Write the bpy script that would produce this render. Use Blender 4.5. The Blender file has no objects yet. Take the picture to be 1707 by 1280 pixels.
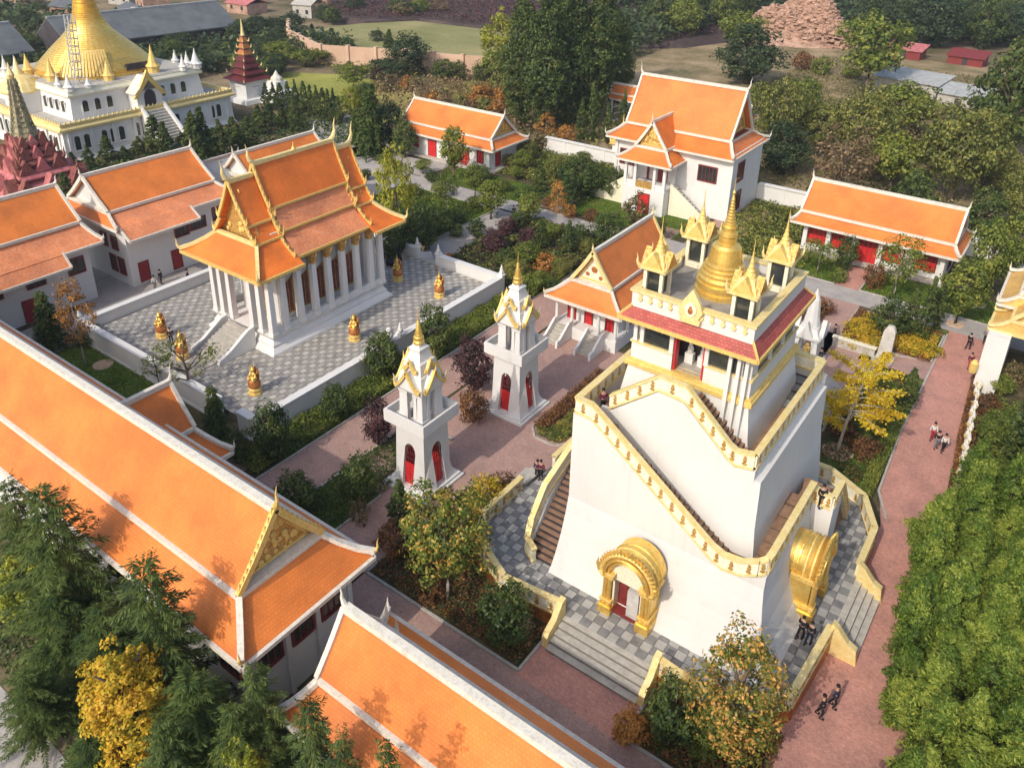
import bpy, bmesh, math, random
import numpy as np
from mathutils import Vector, Matrix
random.seed(3)
rng = np.random.default_rng(5)
S = bpy.context.scene
C = S.collection
PI = math.pi

# ------------------------------------------------------------------ camera, light, exposure
cam = bpy.data.cameras.new('camera')
cam_o = bpy.data.objects.new('camera', cam); C.objects.link(cam_o)
cam.sensor_fit = 'HORIZONTAL'; cam.sensor_width = 36
cam.lens = 28.851; cam.shift_y = -0.1251
cam.clip_start = 0.5; cam.clip_end = 4000
CAMROT = Matrix([[0.8079811, -0.2568656, 0.5302704], [0.5890155, 0.3290916, -0.7380782], [0.0150794, 0.9086907, 0.4171976]])
cam_o.matrix_world = Matrix.Translation((0, 0, 40)) @ CAMROT.to_4x4()
S.camera = cam_o

SUN = Vector((-0.09, -1.2, 1.0)).normalized()      # towards the sun
w = bpy.data.worlds.new('World'); S.world = w; w.use_nodes = True
nt = w.node_tree
bg = nt.nodes['Background']; sky = nt.nodes.new('ShaderNodeTexSky')
sky.sky_type = 'NISHITA'; sky.sun_disc = False
sky.sun_elevation = math.asin(SUN.z); sky.sun_rotation = math.atan2(SUN.x, SUN.y)
sky.air_density = 1.0; sky.dust_density = 3.0; sky.ozone_density = 1.0
nt.links.new(sky.outputs[0], bg.inputs[0]); bg.inputs[1].default_value = 0.15
sl = bpy.data.lights.new('sun', 'SUN'); sl.energy = 2.0; sl.angle = math.radians(0.6); sl.color = (1, 0.93, 0.82)
so = bpy.data.objects.new('sun', sl); C.objects.link(so)
so.rotation_euler = SUN.to_track_quat('Z', 'Y').to_euler(); so.location = (0, 0, 90)
S.view_settings.view_transform = 'Standard'; S.view_settings.look = 'None'
S.view_settings.exposure = 0.45; S.view_settings.gamma = 1
S.view_settings.use_curve_mapping = False
S.render.engine = 'CYCLES'
S.cycles.max_bounces = 6; S.cycles.diffuse_bounces = 3; S.cycles.glossy_bounces = 3; S.cycles.transparent_max_bounces = 6

# ------------------------------------------------------------------ materials
MATS = {}
def nodes(name):
    m = bpy.data.materials.new(name); m.use_nodes = True
    n = m.node_tree.nodes; l = m.node_tree.links
    b = n['Principled BSDF']
    return m, n, l, b
def ramp(n, stops):
    r = n.new('ShaderNodeValToRGB'); e = r.color_ramp.elements
    while len(e) < len(stops): e.new(0.5)
    for k, (p, c) in enumerate(stops):
        e[k].position = p; e[k].color = (*c, 1)
    return r
def noise(n, l, scale, detail=4, rough=0.6, vec=None, dim='3D'):
    t = n.new('ShaderNodeTexNoise'); t.inputs['Scale'].default_value = scale
    t.inputs['Detail'].default_value = detail; t.inputs['Roughness'].default_value = rough
    if vec is not None: l.new(vec, t.inputs['Vector'])
    return t
def mixc(n, l, a, b, fac, mode='MIX'):
    m = n.new('ShaderNodeMix'); m.data_type = 'RGBA'; m.blend_type = mode
    for s, v in ((m.inputs[6], a), (m.inputs[7], b), (m.inputs[0], fac)):
        if hasattr(v, 'links') or hasattr(v, 'is_linked'): l.new(v, s)
        elif isinstance(v, (int, float)): s.default_value = v
        else: s.default_value = (*v, 1)
    return m.outputs[2]
def bump(n, l, b, h, strength=0.3, dist=0.05):
    u = n.new('ShaderNodeBump'); u.inputs['Strength'].default_value = strength; u.inputs['Distance'].default_value = dist
    l.new(h, u.inputs['Height']); l.new(u.outputs[0], b.inputs['Normal']); return u
def geo_pos(n): return n.new('ShaderNodeNewGeometry').outputs['Position']

def mat_mottled(name, c1, c2, scale=1.5, rough=0.8, metal=0.0, bumps=0.15, bscale=14, streak=None, fine=None, spec=0.4):
    m, n, l, b = nodes(name)
    p = geo_pos(n)
    t = noise(n, l, scale, 6, 0.65, p)
    r = ramp(n, ((0.32, c1), (0.68, c2))); l.new(t.outputs[0], r.inputs[0])
    col = r.outputs[0]
    if streak:                                  # rain streaks and grime, darker patches
        mp = n.new('ShaderNodeMapping'); mp.inputs['Scale'].default_value = (2.2, 2.2, 0.28); l.new(p, mp.inputs[0])
        t2 = noise(n, l, 1.0, 8, 0.7, mp.outputs[0])
        r2 = ramp(n, ((0.52, (0, 0, 0)), (0.72, (1, 1, 1)))); l.new(t2.outputs[0], r2.inputs[0])
        f = n.new('ShaderNodeMath'); f.operation = 'MULTIPLY'; f.inputs[1].default_value = streak[1]; l.new(r2.outputs[0], f.inputs[0])
        col = mixc(n, l, col, streak[0], f.outputs[0])
    if fine:
        t3 = noise(n, l, fine[1], 3, 0.8, p)
        r3 = ramp(n, ((0.5, (0, 0, 0)), (0.62, (1, 1, 1)))); l.new(t3.outputs[0], r3.inputs[0])
        f = n.new('ShaderNodeMath'); f.operation = 'MULTIPLY'; f.inputs[1].default_value = fine[2]; l.new(r3.outputs[0], f.inputs[0])
        col = mixc(n, l, col, fine[0], f.outputs[0])
    l.new(col, b.inputs['Base Color']); b.inputs['Roughness'].default_value = rough; b.inputs['Metallic'].default_value = metal
    b.inputs['Specular IOR Level'].default_value = spec
    if bumps:
        t4 = noise(n, l, bscale, 5, 0.7, p); bump(n, l, b, t4.outputs[0], bumps, 0.04)
    MATS[name] = m; return m

mat_mottled('plaster', (0.67, 0.655, 0.62), (0.74, 0.725, 0.69), 0.5, 0.85, bumps=0.05, streak=((0.50, 0.48, 0.43), 0.22))
mat_mottled('tower_plaster', (0.63, 0.61, 0.575), (0.675, 0.66, 0.625), 0.25, 0.85, bumps=0.03, streak=((0.50, 0.47, 0.42), 0.30))
mat_mottled('trim', (0.66, 0.60, 0.49), (0.76, 0.71, 0.61), 2.0, 0.75, bumps=0.2, streak=((0.42, 0.38, 0.31), 0.35), fine=((0.36, 0.33, 0.28), 5, 0.35))
mat_mottled('cream', (0.78, 0.72, 0.52), (0.84, 0.79, 0.63), 2.0, 0.7, bumps=0.2, fine=((0.5, 0.45, 0.26), 9, 0.5))
mat_mottled('gold_paint', (0.80, 0.52, 0.13), (0.88, 0.68, 0.25), 3.0, 0.5, metal=0.25, bumps=0.5, bscale=18, fine=((0.42, 0.24, 0.06), 12, 0.55))
mat_mottled('gold', (0.84, 0.53, 0.11), (0.92, 0.68, 0.22), 1.6, 0.40, metal=0.72, bumps=0.12, bscale=9, fine=((0.55, 0.30, 0.05), 5, 0.35))
mat_mottled('carved_gold', (0.34, 0.16, 0.04), (0.80, 0.52, 0.16), 7.0, 0.5, metal=0.45, bumps=0.9, bscale=9)
mat_mottled('pale_gold', (0.78, 0.58, 0.20), (0.88, 0.74, 0.38), 2.0, 0.55, metal=0.15, bumps=0.3, fine=((0.55, 0.42, 0.18), 10, 0.5))
mat_mottled('copper', (0.36, 0.10, 0.03), (0.62, 0.26, 0.07), 5.0, 0.45, metal=0.4, bumps=0.6, bscale=14)
mat_mottled('red_door', (0.50, 0.018, 0.02), (0.62, 0.03, 0.03), 2.0, 0.5, bumps=0.1)
mat_mottled('dark_red', (0.16, 0.02, 0.02), (0.24, 0.04, 0.035), 3.0, 0.55)
mat_mottled('glass', (0.015, 0.02, 0.022), (0.05, 0.055, 0.05), 0.9, 0.12, bumps=0.02, spec=0.7)
mat_mottled('wine_door', (0.24, 0.012, 0.02), (0.32, 0.02, 0.03), 2.0, 0.5)
mat_mottled('curtain', (0.42, 0.40, 0.38), (0.60, 0.58, 0.55), 1.5, 0.9)
mat_mottled('stone_step', (0.36, 0.33, 0.28), (0.52, 0.49, 0.43), 2.5, 0.9, bumps=0.25)
mat_mottled('brown_step', (0.22, 0.12, 0.07), (0.36, 0.22, 0.14), 2.5, 0.9, bumps=0.25)
mat_mottled('tile_dark', (0.14, 0.14, 0.14), (0.27, 0.265, 0.255), 1.2, 0.6, bumps=0.1)
mat_mottled('tile_light', (0.30, 0.29, 0.265), (0.44, 0.425, 0.39), 1.2, 0.6, bumps=0.1)
mat_mottled('tile_cream', (0.40, 0.37, 0.325), (0.56, 0.53, 0.47), 1.2, 0.65, bumps=0.1)
mat_mottled('tile_brown', (0.22, 0.205, 0.18), (0.34, 0.315, 0.28), 1.2, 0.65, bumps=0.1)
mat_mottled('joint', (0.10, 0.09, 0.08), (0.16, 0.15, 0.13), 2.0, 0.9)
mat_mottled('kerb', (0.34, 0.32, 0.28), (0.50, 0.47, 0.42), 2.0, 0.9, bumps=0.2)
mat_mottled('rock', (0.40, 0.36, 0.30), (0.60, 0.56, 0.50), 1.5, 0.9, bumps=0.5)
mat_mottled('rubble', (0.26, 0.15, 0.10), (0.56, 0.36, 0.26), 0.7, 0.95, bumps=0.5)
mat_mottled('concrete_wall', (0.52, 0.34, 0.23), (0.66, 0.46, 0.33), 0.2, 0.9, streak=((0.36, 0.24, 0.17), 0.5))
mat_mottled('grey_roof', (0.085, 0.095, 0.105), (0.15, 0.16, 0.17), 0.25, 0.9, bumps=0.2, bscale=4)
mat_mottled('tin', (0.30, 0.31, 0.30), (0.46, 0.46, 0.44), 0.8, 0.6)
mat_mottled('pink_roof', (0.36, 0.085, 0.09), (0.58, 0.22, 0.21), 1.3, 0.7, bumps=0.3)
mat_mottled('maroon_wall', (0.16, 0.04, 0.035), (0.34, 0.13, 0.10), 2.5, 0.8, bumps=0.5)
mat_mottled('spire_mosaic', (0.07, 0.09, 0.04), (0.50, 0.42, 0.26), 2.2, 0.7, bumps=0.9, bscale=4)
mat_mottled('riser_shade', (0.17, 0.155, 0.135), (0.25, 0.23, 0.20), 2.0, 0.9)  # dark step fronts: shadow lines between treads put into the colour
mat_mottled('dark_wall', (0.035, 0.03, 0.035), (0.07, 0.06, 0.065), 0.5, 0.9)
mat_mottled('bark', (0.09, 0.06, 0.04), (0.20, 0.15, 0.11), 6.0, 0.95, bumps=0.6)
mat_mottled('pale_bark', (0.30, 0.26, 0.21), (0.46, 0.41, 0.35), 6.0, 0.95, bumps=0.4)
mat_mottled('mulch', (0.44, 0.30, 0.19), (0.58, 0.42, 0.30), 4.0, 0.95, bumps=0.5)
mat_mottled('skin', (0.42, 0.25, 0.17), (0.50, 0.30, 0.21), 8, 0.6)
for nm, c in (('cloth_black', (0.012, 0.012, 0.018)), ('cloth_grey', (0.16, 0.17, 0.19)), ('cloth_white', (0.62, 0.60, 0.58)),
              ('cloth_red', (0.35, 0.03, 0.05)), ('cloth_navy', (0.02, 0.03, 0.07)), ('cloth_wine', (0.14, 0.02, 0.05)), ('hair', (0.01, 0.008, 0.007))):
    mat_mottled(nm, tuple(v * 0.8 for v in c), tuple(min(1, v * 1.2) for v in c), 9, 0.85)

def mat_roof(name, c1, c2, c3, bw=0.22, bh=0.18, bstr=0.35):
    """small overlapping glazed tiles, laid out in metres by the UV map"""
    m, n, l, b = nodes(name)
    uv = n.new('ShaderNodeUVMap').outputs[0]
    br = n.new('ShaderNodeTexBrick'); l.new(uv, br.inputs['Vector'])
    br.inputs['Scale'].default_value = 1; br.inputs['Brick Width'].default_value = bw; br.inputs['Row Height'].default_value = bh
    br.inputs['Mortar Size'].default_value = 0.012; br.inputs['Mortar Smooth'].default_value = 0.6
    br.inputs['Color1'].default_value = (*c1, 1); br.inputs['Color2'].default_value = (*c2, 1); br.inputs['Mortar'].default_value = (*c3, 1)
    p = geo_pos(n)
    t = noise(n, l, 0.35, 5, 0.6, p)
    r = ramp(n, ((0.35, (0.80, 0.78, 0.80)), (0.65, (1.12, 1.1, 1.05)))); l.new(t.outputs[0], r.inputs[0])
    col = mixc(n, l, br.outputs[0], r.outputs[0], 1.0, 'MULTIPLY')
    t2 = noise(n, l, 2.3, 6, 0.75, p)
    r2 = ramp(n, ((0.58, (0, 0, 0)), (0.78, (1, 1, 1)))); l.new(t2.outputs[0], r2.inputs[0])
    f = n.new('ShaderNodeMath'); f.operation = 'MULTIPLY'; f.inputs[1].default_value = 0.35; l.new(r2.outputs[0], f.inputs[0])
    col = mixc(n, l, col, c3, f.outputs[0])
    l.new(col, b.inputs['Base Color']); b.inputs['Roughness'].default_value = 0.5; b.inputs['Specular IOR Level'].default_value = 0.35
    wv = n.new('ShaderNodeTexWave'); wv.wave_type = 'BANDS'; wv.bands_direction = 'Y'; wv.wave_profile = 'SAW'
    wv.inputs['Scale'].default_value = 1 / bh * 0.05 * PI; l.new(uv, wv.inputs['Vector'])
    a = n.new('ShaderNodeMath'); a.operation = 'ADD'; l.new(br.outputs['Fac'], a.inputs[0]); a.inputs[1].default_value = 0
    inv = n.new('ShaderNodeMath'); inv.operation = 'SUBTRACT'; inv.inputs[0].default_value = 1; l.new(a.outputs[0], inv.inputs[1])
    bump(n, l, b, inv.outputs[0], bstr, 0.03)
    MATS[name] = m; return m
mat_roof('orange_tile', (0.74, 0.222, 0.045), (0.69, 0.20, 0.038), (0.56, 0.15, 0.032))
mat_roof('temple_tile', (0.84, 0.215, 0.032), (0.78, 0.19, 0.028), (0.58, 0.13, 0.022))
mat_roof('temple_tile_pink', (0.84, 0.36, 0.18), (0.78, 0.25, 0.09), (0.56, 0.18, 0.08), 0.18, 0.18, bstr=0.6)
mat_roof('red_tile', (0.44, 0.095, 0.07), (0.34, 0.06, 0.045), (0.12, 0.02, 0.02))
mat_roof('yellow_tile', (0.72, 0.46, 0.12), (0.62, 0.36, 0.09), (0.45, 0.26, 0.08))

def mat_paving(name, c1, c2, mort, bw, bh, patch, rot=0.0):
    m, n, l, b = nodes(name)
    p = geo_pos(n)
    mp = n.new('ShaderNodeMapping'); mp.inputs['Rotation'].default_value = (0, 0, rot); l.new(p, mp.inputs[0])
    br = n.new('ShaderNodeTexBrick'); l.new(mp.outputs[0], br.inputs['Vector'])
    br.inputs['Scale'].default_value = 1; br.inputs['Brick Width'].default_value = bw; br.inputs['Row Height'].default_value = bh
    br.inputs['Mortar Size'].default_value = 0.012; br.inputs['Mortar Smooth'].default_value = 0.4
    br.inputs['Color1'].default_value = (*c1, 1); br.inputs['Color2'].default_value = (*c2, 1); br.inputs['Mortar'].default_value = (*mort, 1)
    t = noise(n, l, 0.55, 7, 0.7, p)
    r = ramp(n, ((0.30, patch[0]), (0.5, (1, 1, 1)), (0.72, patch[1]))); l.new(t.outputs[0], r.inputs[0])
    col = mixc(n, l, br.outputs[0], r.outputs[0], 1.0, 'MULTIPLY')
    t2 = noise(n, l, 5.0, 6, 0.8, p)
    r2 = ramp(n, ((0.35, (0.78, 0.78, 0.78)), (0.65, (1.15, 1.15, 1.15)))); l.new(t2.outputs[0], r2.inputs[0])
    col = mixc(n, l, col, r2.outputs[0], 1.0, 'MULTIPLY')
    l.new(col, b.inputs['Base Color']); b.inputs['Roughness'].default_value = 0.9; b.inputs['Specular IOR Level'].default_value = 0.25
    bump(n, l, b, t2.outputs[0], 0.35, 0.03)
    MATS[name] = m
mat_paving('red_brick', (0.55, 0.275, 0.215), (0.48, 0.235, 0.185), (0.41, 0.225, 0.18), 0.24, 0.12, ((0.78, 0.80, 0.84), (1.22, 1.18, 1.16)))
mat_paving('plaza_brick', (0.45, 0.29, 0.24), (0.40, 0.245, 0.205), (0.32, 0.22, 0.19), 0.24, 0.12, ((0.80, 0.80, 0.80), (1.18, 1.12, 1.08)))
mat_paving('grey_paving', (0.42, 0.385, 0.355), (0.38, 0.35, 0.32), (0.30, 0.275, 0.255), 0.6, 0.3, ((0.82, 0.82, 0.84), (1.2, 1.18, 1.15)))
mat_paving('asphalt_grey', (0.42, 0.39, 0.36), (0.40, 0.37, 0.34), (0.37, 0.345, 0.32), 3.0, 3.0, ((0.80, 0.80, 0.80), (1.2, 1.18, 1.15)))

def mat_ground(name, stops, scale=0.06, fine=1.2):
    m, n, l, b = nodes(name)
    p = geo_pos(n)
    t = noise(n, l, scale, 8, 0.62, p); t2 = noise(n, l, fine, 6, 0.75, p)
    a = n.new('ShaderNodeMath'); a.operation = 'MULTIPLY_ADD'; l.new(t2.outputs[0], a.inputs[0]); a.inputs[1].default_value = 0.55; a.inputs[2].default_value = -0.275
    s = n.new('ShaderNodeMath'); s.operation = 'ADD'; l.new(t.outputs[0], s.inputs[0]); l.new(a.outputs[0], s.inputs[1])
    r = ramp(n, stops); l.new(s.outputs[0], r.inputs[0])
    l.new(r.outputs[0], b.inputs['Base Color']); b.inputs['Roughness'].default_value = 1.0; b.inputs['Specular IOR Level'].default_value = 0.1
    bump(n, l, b, t2.outputs[0], 0.8, 0.15)
    MATS[name] = m
mat_ground('earth', ((0.30, (0.055, 0.065, 0.03)), (0.42, (0.12, 0.105, 0.055)), (0.55, (0.23, 0.175, 0.105)), (0.70, (0.34, 0.25, 0.165))))
mat_ground('soil', ((0.30, (0.04, 0.05, 0.02)), (0.5, (0.09, 0.075, 0.04)), (0.70, (0.17, 0.13, 0.08))), 0.3)
mat_ground('lawn_soil', ((0.30, (0.045, 0.085, 0.012)), (0.5, (0.075, 0.13, 0.02)), (0.70, (0.13, 0.14, 0.04))), 0.3)
mat_ground('field_grass', ((0.30, (0.15, 0.16, 0.06)), (0.5, (0.25, 0.24, 0.10)), (0.70, (0.36, 0.31, 0.15))), 0.05)
mat_ground('yellow_lawn', ((0.30, (0.20, 0.22, 0.05)), (0.5, (0.34, 0.33, 0.08)), (0.70, (0.46, 0.40, 0.14))), 0.05)
mat_ground('vineyard_soil', ((0.30, (0.05, 0.035, 0.035)), (0.5, (0.085, 0.06, 0.055)), (0.70, (0.13, 0.095, 0.08))), 0.05, 0.5)
mat_ground('tan_slope', ((0.30, (0.11, 0.11, 0.05)), (0.5, (0.26, 0.20, 0.11)), (0.70, (0.42, 0.31, 0.19))), 0.12)

def mat_leaf(name, stops, patch=None, scale=0.5, trans=0.3, orand=0.16):
    """leaf colour varies leaf by leaf (random per island), clump by clump and tree by tree"""
    m = bpy.data.materials.new(name); m.use_nodes = True; n = m.node_tree.nodes; l = m.node_tree.links
    for x in list(n): n.remove(x)
    out = n.new('ShaderNodeOutputMaterial')
    g = n.new('ShaderNodeNewGeometry'); oi = n.new('ShaderNodeObjectInfo')
    t = noise(n, l, scale, 3, 0.6, g.outputs['Position'])
    a = n.new('ShaderNodeMath'); a.operation = 'MULTIPLY_ADD'; l.new(g.outputs['Random Per Island'], a.inputs[0]); a.inputs[1].default_value = 0.45; a.inputs[2].default_value = -0.225
    s = n.new('ShaderNodeMath'); s.operation = 'ADD'; l.new(t.outputs[0], s.inputs[0]); l.new(a.outputs[0], s.inputs[1])
    o = n.new('ShaderNodeMath'); o.operation = 'MULTIPLY_ADD'; l.new(oi.outputs['Random'], o.inputs[0]); o.inputs[1].default_value = orand; o.inputs[2].default_value = -orand / 2
    s2 = n.new('ShaderNodeMath'); s2.operation = 'ADD'; l.new(s.outputs[0], s2.inputs[0]); l.new(o.outputs[0], s2.inputs[1])
    k_ = {'leaf_dark': 1.65, 'leaf_blue': 1.5, 'leaf_purple': 1.5, 'leaf_cedar': 0.95, 'leaf_ginkgo': 1.1, 'leaf_gold': 1.05, 'leaf_lime': 1.1, 'leaf_green': 1.5, 'leaf_grass': 1.45, 'leaf_olive': 1.4}.get(name, 1.25)
    stops = [(p_, tuple(min(.8, v_ * k_) for v_ in c_)) for p_, c_ in stops]
    r = ramp(n, stops); l.new(s2.outputs[0], r.inputs[0])
    d = n.new('ShaderNodeBsdfDiffuse'); tr = n.new('ShaderNodeBsdfTranslucent'); gl = n.new('ShaderNodeBsdfGlossy')
    gl.inputs['Roughness'].default_value = 0.45; gl.inputs['Color'].default_value = (1, 1, 1, 1)
    l.new(r.outputs[0], d.inputs[0]); l.new(r.outputs[0], tr.inputs[0])
    mx = n.new('ShaderNodeMixShader'); mx.inputs[0].default_value = trans; l.new(d.outputs[0], mx.inputs[1]); l.new(tr.outputs[0], mx.inputs[2])
    m2 = n.new('ShaderNodeMixShader'); m2.inputs[0].default_value = 0.012; l.new(mx.outputs[0], m2.inputs[1]); l.new(gl.outputs[0], m2.inputs[2])
    l.new(m2.outputs[0], out.inputs[0]); MATS[name] = m
mat_leaf('leaf_green', ((0.25, (0.044, 0.066, 0.014)), (0.5, (0.106, 0.138, 0.024)), (0.75, (0.200, 0.204, 0.038))))
mat_leaf('leaf_dark', ((0.25, (0.020, 0.039, 0.012)), (0.5, (0.045, 0.067, 0.019)), (0.75, (0.094, 0.112, 0.025))))
mat_leaf('leaf_blue', ((0.25, (0.015, 0.031, 0.015)), (0.5, (0.035, 0.056, 0.025)), (0.75, (0.069, 0.087, 0.032))))
mat_leaf('leaf_olive', ((0.25, (0.05, 0.065, 0.016)), (0.5, (0.13, 0.145, 0.035)), (0.75, (0.26, 0.24, 0.06))))
mat_leaf('leaf_brown', ((0.25, (0.08, 0.055, 0.03)), (0.5, (0.19, 0.13, 0.07)), (0.75, (0.32, 0.22, 0.12))))
mat_leaf('leaf_scrub', ((0.25, (0.06, 0.055, 0.022)), (0.5, (0.17, 0.135, 0.06)), (0.75, (0.33, 0.25, 0.13))))
mat_leaf('leaf_yellow', ((0.25, (0.20, 0.17, 0.02)), (0.5, (0.42, 0.34, 0.03)), (0.75, (0.60, 0.46, 0.05))))
mat_leaf('leaf_lime', ((0.25, (0.12, 0.16, 0.02)), (0.5, (0.26, 0.28, 0.03)), (0.75, (0.42, 0.38, 0.05))))
mat_leaf('leaf_gold', ((0.25, (0.22, 0.22, 0.02)), (0.45, (0.50, 0.38, 0.03)), (0.7, (0.66, 0.40, 0.04))))
mat_leaf('leaf_ginkgo', ((0.25, (0.50, 0.34, 0.02)), (0.5, (0.70, 0.50, 0.03)), (0.75, (0.80, 0.60, 0.06))), trans=0.4)
mat_leaf('leaf_orange', ((0.25, (0.07, 0.10, 0.02)), (0.42, (0.17, 0.18, 0.03)), (0.55, (0.46, 0.26, 0.06)), (0.75, (0.62, 0.33, 0.10))), scale=0.9)
mat_leaf('leaf_autumn', ((0.28, (0.05, 0.09, 0.018)), (0.48, (0.14, 0.18, 0.03)), (0.6, (0.30, 0.26, 0.045)), (0.74, (0.56, 0.32, 0.09))), scale=0.9)
mat_leaf('leaf_rust', ((0.25, (0.06, 0.035, 0.02)), (0.5, (0.16, 0.075, 0.03)), (0.75, (0.30, 0.14, 0.05))), scale=1.2)
mat_leaf('leaf_purple', ((0.25, (0.025, 0.018, 0.018)), (0.5, (0.06, 0.03, 0.035)), (0.75, (0.12, 0.05, 0.05))))
mat_leaf('leaf_red', ((0.25, (0.35, 0.02, 0.02)), (0.5, (0.60, 0.05, 0.03)), (0.75, (0.72, 0.14, 0.08))))
mat_leaf('leaf_orangetree', ((0.25, (0.16, 0.08, 0.02)), (0.5, (0.36, 0.17, 0.04)), (0.75, (0.52, 0.26, 0.06))))
mat_leaf('leaf_cedar', ((0.22, (0.027, 0.051, 0.017)), (0.5, (0.069, 0.107, 0.025)), (0.78, (0.163, 0.204, 0.051))), scale=0.8, trans=0.2)
mat_leaf('leaf_bamboo', ((0.22, (0.04, 0.08, 0.012)), (0.5, (0.12, 0.175, 0.025)), (0.78, (0.27, 0.30, 0.05))), scale=0.8, trans=0.2, orand=0.3)
mat_leaf('leaf_grass', ((0.22, (0.044, 0.076, 0.010)), (0.5, (0.106, 0.153, 0.017)), (0.78, (0.213, 0.224, 0.034))), scale=0.4)

# ------------------------------------------------------------------ mesh builder
class MB:
    def __init__(s): s.v = []; s.f = []; s.uv = {}
    def add(s, vs, fs):
        o = len(s.v); s.v += [tuple(map(float, p)) for p in vs]; s.f += [tuple(i + o for i in f) for f in fs]; return o
    def quad(s, a, b, c, d, uv=None):
        o = len(s.v); s.v += [tuple(a), tuple(b), tuple(c), tuple(d)]; s.f.append((o, o + 1, o + 2, o + 3))
        if uv: s.uv[len(s.f) - 1] = uv
    def box(s, x0, y0, z0, x1, y1, z1):
        s.add([(x0, y0, z0), (x1, y0, z0), (x1, y1, z0), (x0, y1, z0), (x0, y0, z1), (x1, y0, z1), (x1, y1, z1), (x0, y1, z1)],
              [(0, 3, 2, 1), (4, 5, 6, 7), (0, 1, 5, 4), (1, 2, 6, 5), (2, 3, 7, 6), (3, 0, 4, 7)]); return s
    def frustum(s, cx, cy, hx0, hy0, z0, hx1, hy1, z1):
        s.add([(cx - hx0, cy - hy0, z0), (cx + hx0, cy - hy0, z0), (cx + hx0, cy + hy0, z0), (cx - hx0, cy + hy0, z0),
               (cx - hx1, cy - hy1, z1), (cx + hx1, cy - hy1, z1), (cx + hx1, cy + hy1, z1), (cx - hx1, cy + hy1, z1)],
              [(0, 3, 2, 1), (4, 5, 6, 7), (0, 1, 5, 4), (1, 2, 6, 5), (2, 3, 7, 6), (3, 0, 4, 7)]); return s
    def stack(s, cx, cy, prof):
        """prof: (half x, half y, z) levels -> closed square-plan body"""
        vs = []; fs = []
        for hx, hy, z in prof: vs += [(cx - hx, cy - hy, z), (cx + hx, cy - hy, z), (cx + hx, cy + hy, z), (cx - hx, cy + hy, z)]
        n = len(prof)
        for k in range(n - 1):
            for j in range(4): fs.append((4 * k + j, 4 * k + (j + 1) % 4, 4 * k + 4 + (j + 1) % 4, 4 * k + 4 + j))
        fs.append((3, 2, 1, 0)); fs.append(tuple(4 * (n - 1) + j for j in range(4)))
        s.add(vs, fs); return s
    def bar(s, p, q, w, h, up=(0, 0, 1)):
        """box beam from p to q, w across, h along up, centred"""
        p = Vector(p); q = Vector(q); d = (q - p)
        if d.length < 1e-6: return s
        d.normalize(); u = Vector(up); sd = d.cross(u)
        if sd.length < 1e-4: sd = d.cross(Vector((1, 0, 0)))
        sd.normalize(); u = sd.cross(d).normalized()
        a = sd * (w / 2); b = u * (h / 2)
        vs = [p - a - b, p + a - b, p + a + b, p - a + b, q - a - b, q + a - b, q + a + b, q - a + b]
        s.add(vs, [(0, 1, 2, 3), (7, 6, 5, 4), (0, 4, 5, 1), (1, 5, 6, 2), (2, 6, 7, 3), (3, 7, 4, 0)]); return s
    def strip(s, pts, w, h, up=(0, 0, 1)):
        for a, b in zip(pts[:-1], pts[1:]): s.bar(a, b, w, h, up)
        return s
    def lathe(s, cx, cy, prof, n=24, cap=True, sq=0):
        vs = []; fs = []
        for r, z in prof:
            for j in range(n):
                t = 2 * PI * j / n; rr = r
                if sq: rr = r / max(abs(math.cos(t)), abs(math.sin(t))) * sq + r * (1 - sq)
                vs.append((cx + rr * math.cos(t), cy + rr * math.sin(t), z))
        m = len(prof)
        for k in range(m - 1):
            for j in range(n): fs.append((k * n + j, k * n + (j + 1) % n, (k + 1) * n + (j + 1) % n, (k + 1) * n + j))
        if cap: fs.append(tuple(reversed(range(n)))); fs.append(tuple((m - 1) * n + j for j in range(n)))
        s.add(vs, fs); return s
    def prism(s, poly, z0, z1):
        n = len(poly)
        vs = [(x, y, z0) for x, y in poly] + [(x, y, z1) for x, y in poly]
        s.add(vs, [tuple(reversed(range(n))), tuple(range(n, 2 * n))] + [(j, (j + 1) % n, n + (j + 1) % n, n + j) for j in range(n)]); return s
    def plate(s, pts, off):
        """closed plate from planar outline pts extruded by vector off"""
        n = len(pts); o = Vector(off)
        vs = [Vector(p) for p in pts] + [Vector(p) + o for p in pts]
        s.add(vs, [tuple(reversed(range(n))), tuple(range(n, 2 * n))] + [(j, (j + 1) % n, n + (j + 1) % n, n + j) for j in range(n)]); return s
    def tube(s, pts, rad, n=6):
        pts = [Vector(p) for p in pts]; m = len(pts)
        if not hasattr(rad, '__len__'): rad = [rad] * m
        vs = []; fs = []
        for k, p in enumerate(pts):
            d = (pts[min(k + 1, m - 1)] - pts[max(k - 1, 0)]).normalized()
            a = d.cross(Vector((0, 0, 1)))
            if a.length < 1e-3: a = Vector((1, 0, 0))
            a.normalize(); b = d.cross(a)
            for j in range(n):
                t = 2 * PI * j / n; vs.append(p + (a * math.cos(t) + b * math.sin(t)) * rad[k])
        for k in range(m - 1):
            for j in range(n): fs.append((k * n + j, k * n + (j + 1) % n, (k + 1) * n + (j + 1) % n, (k + 1) * n + j))
        fs.append(tuple(reversed(range(n)))); fs.append(tuple((m - 1) * n + j for j in range(n)))
        s.add(vs, fs); return s
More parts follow.
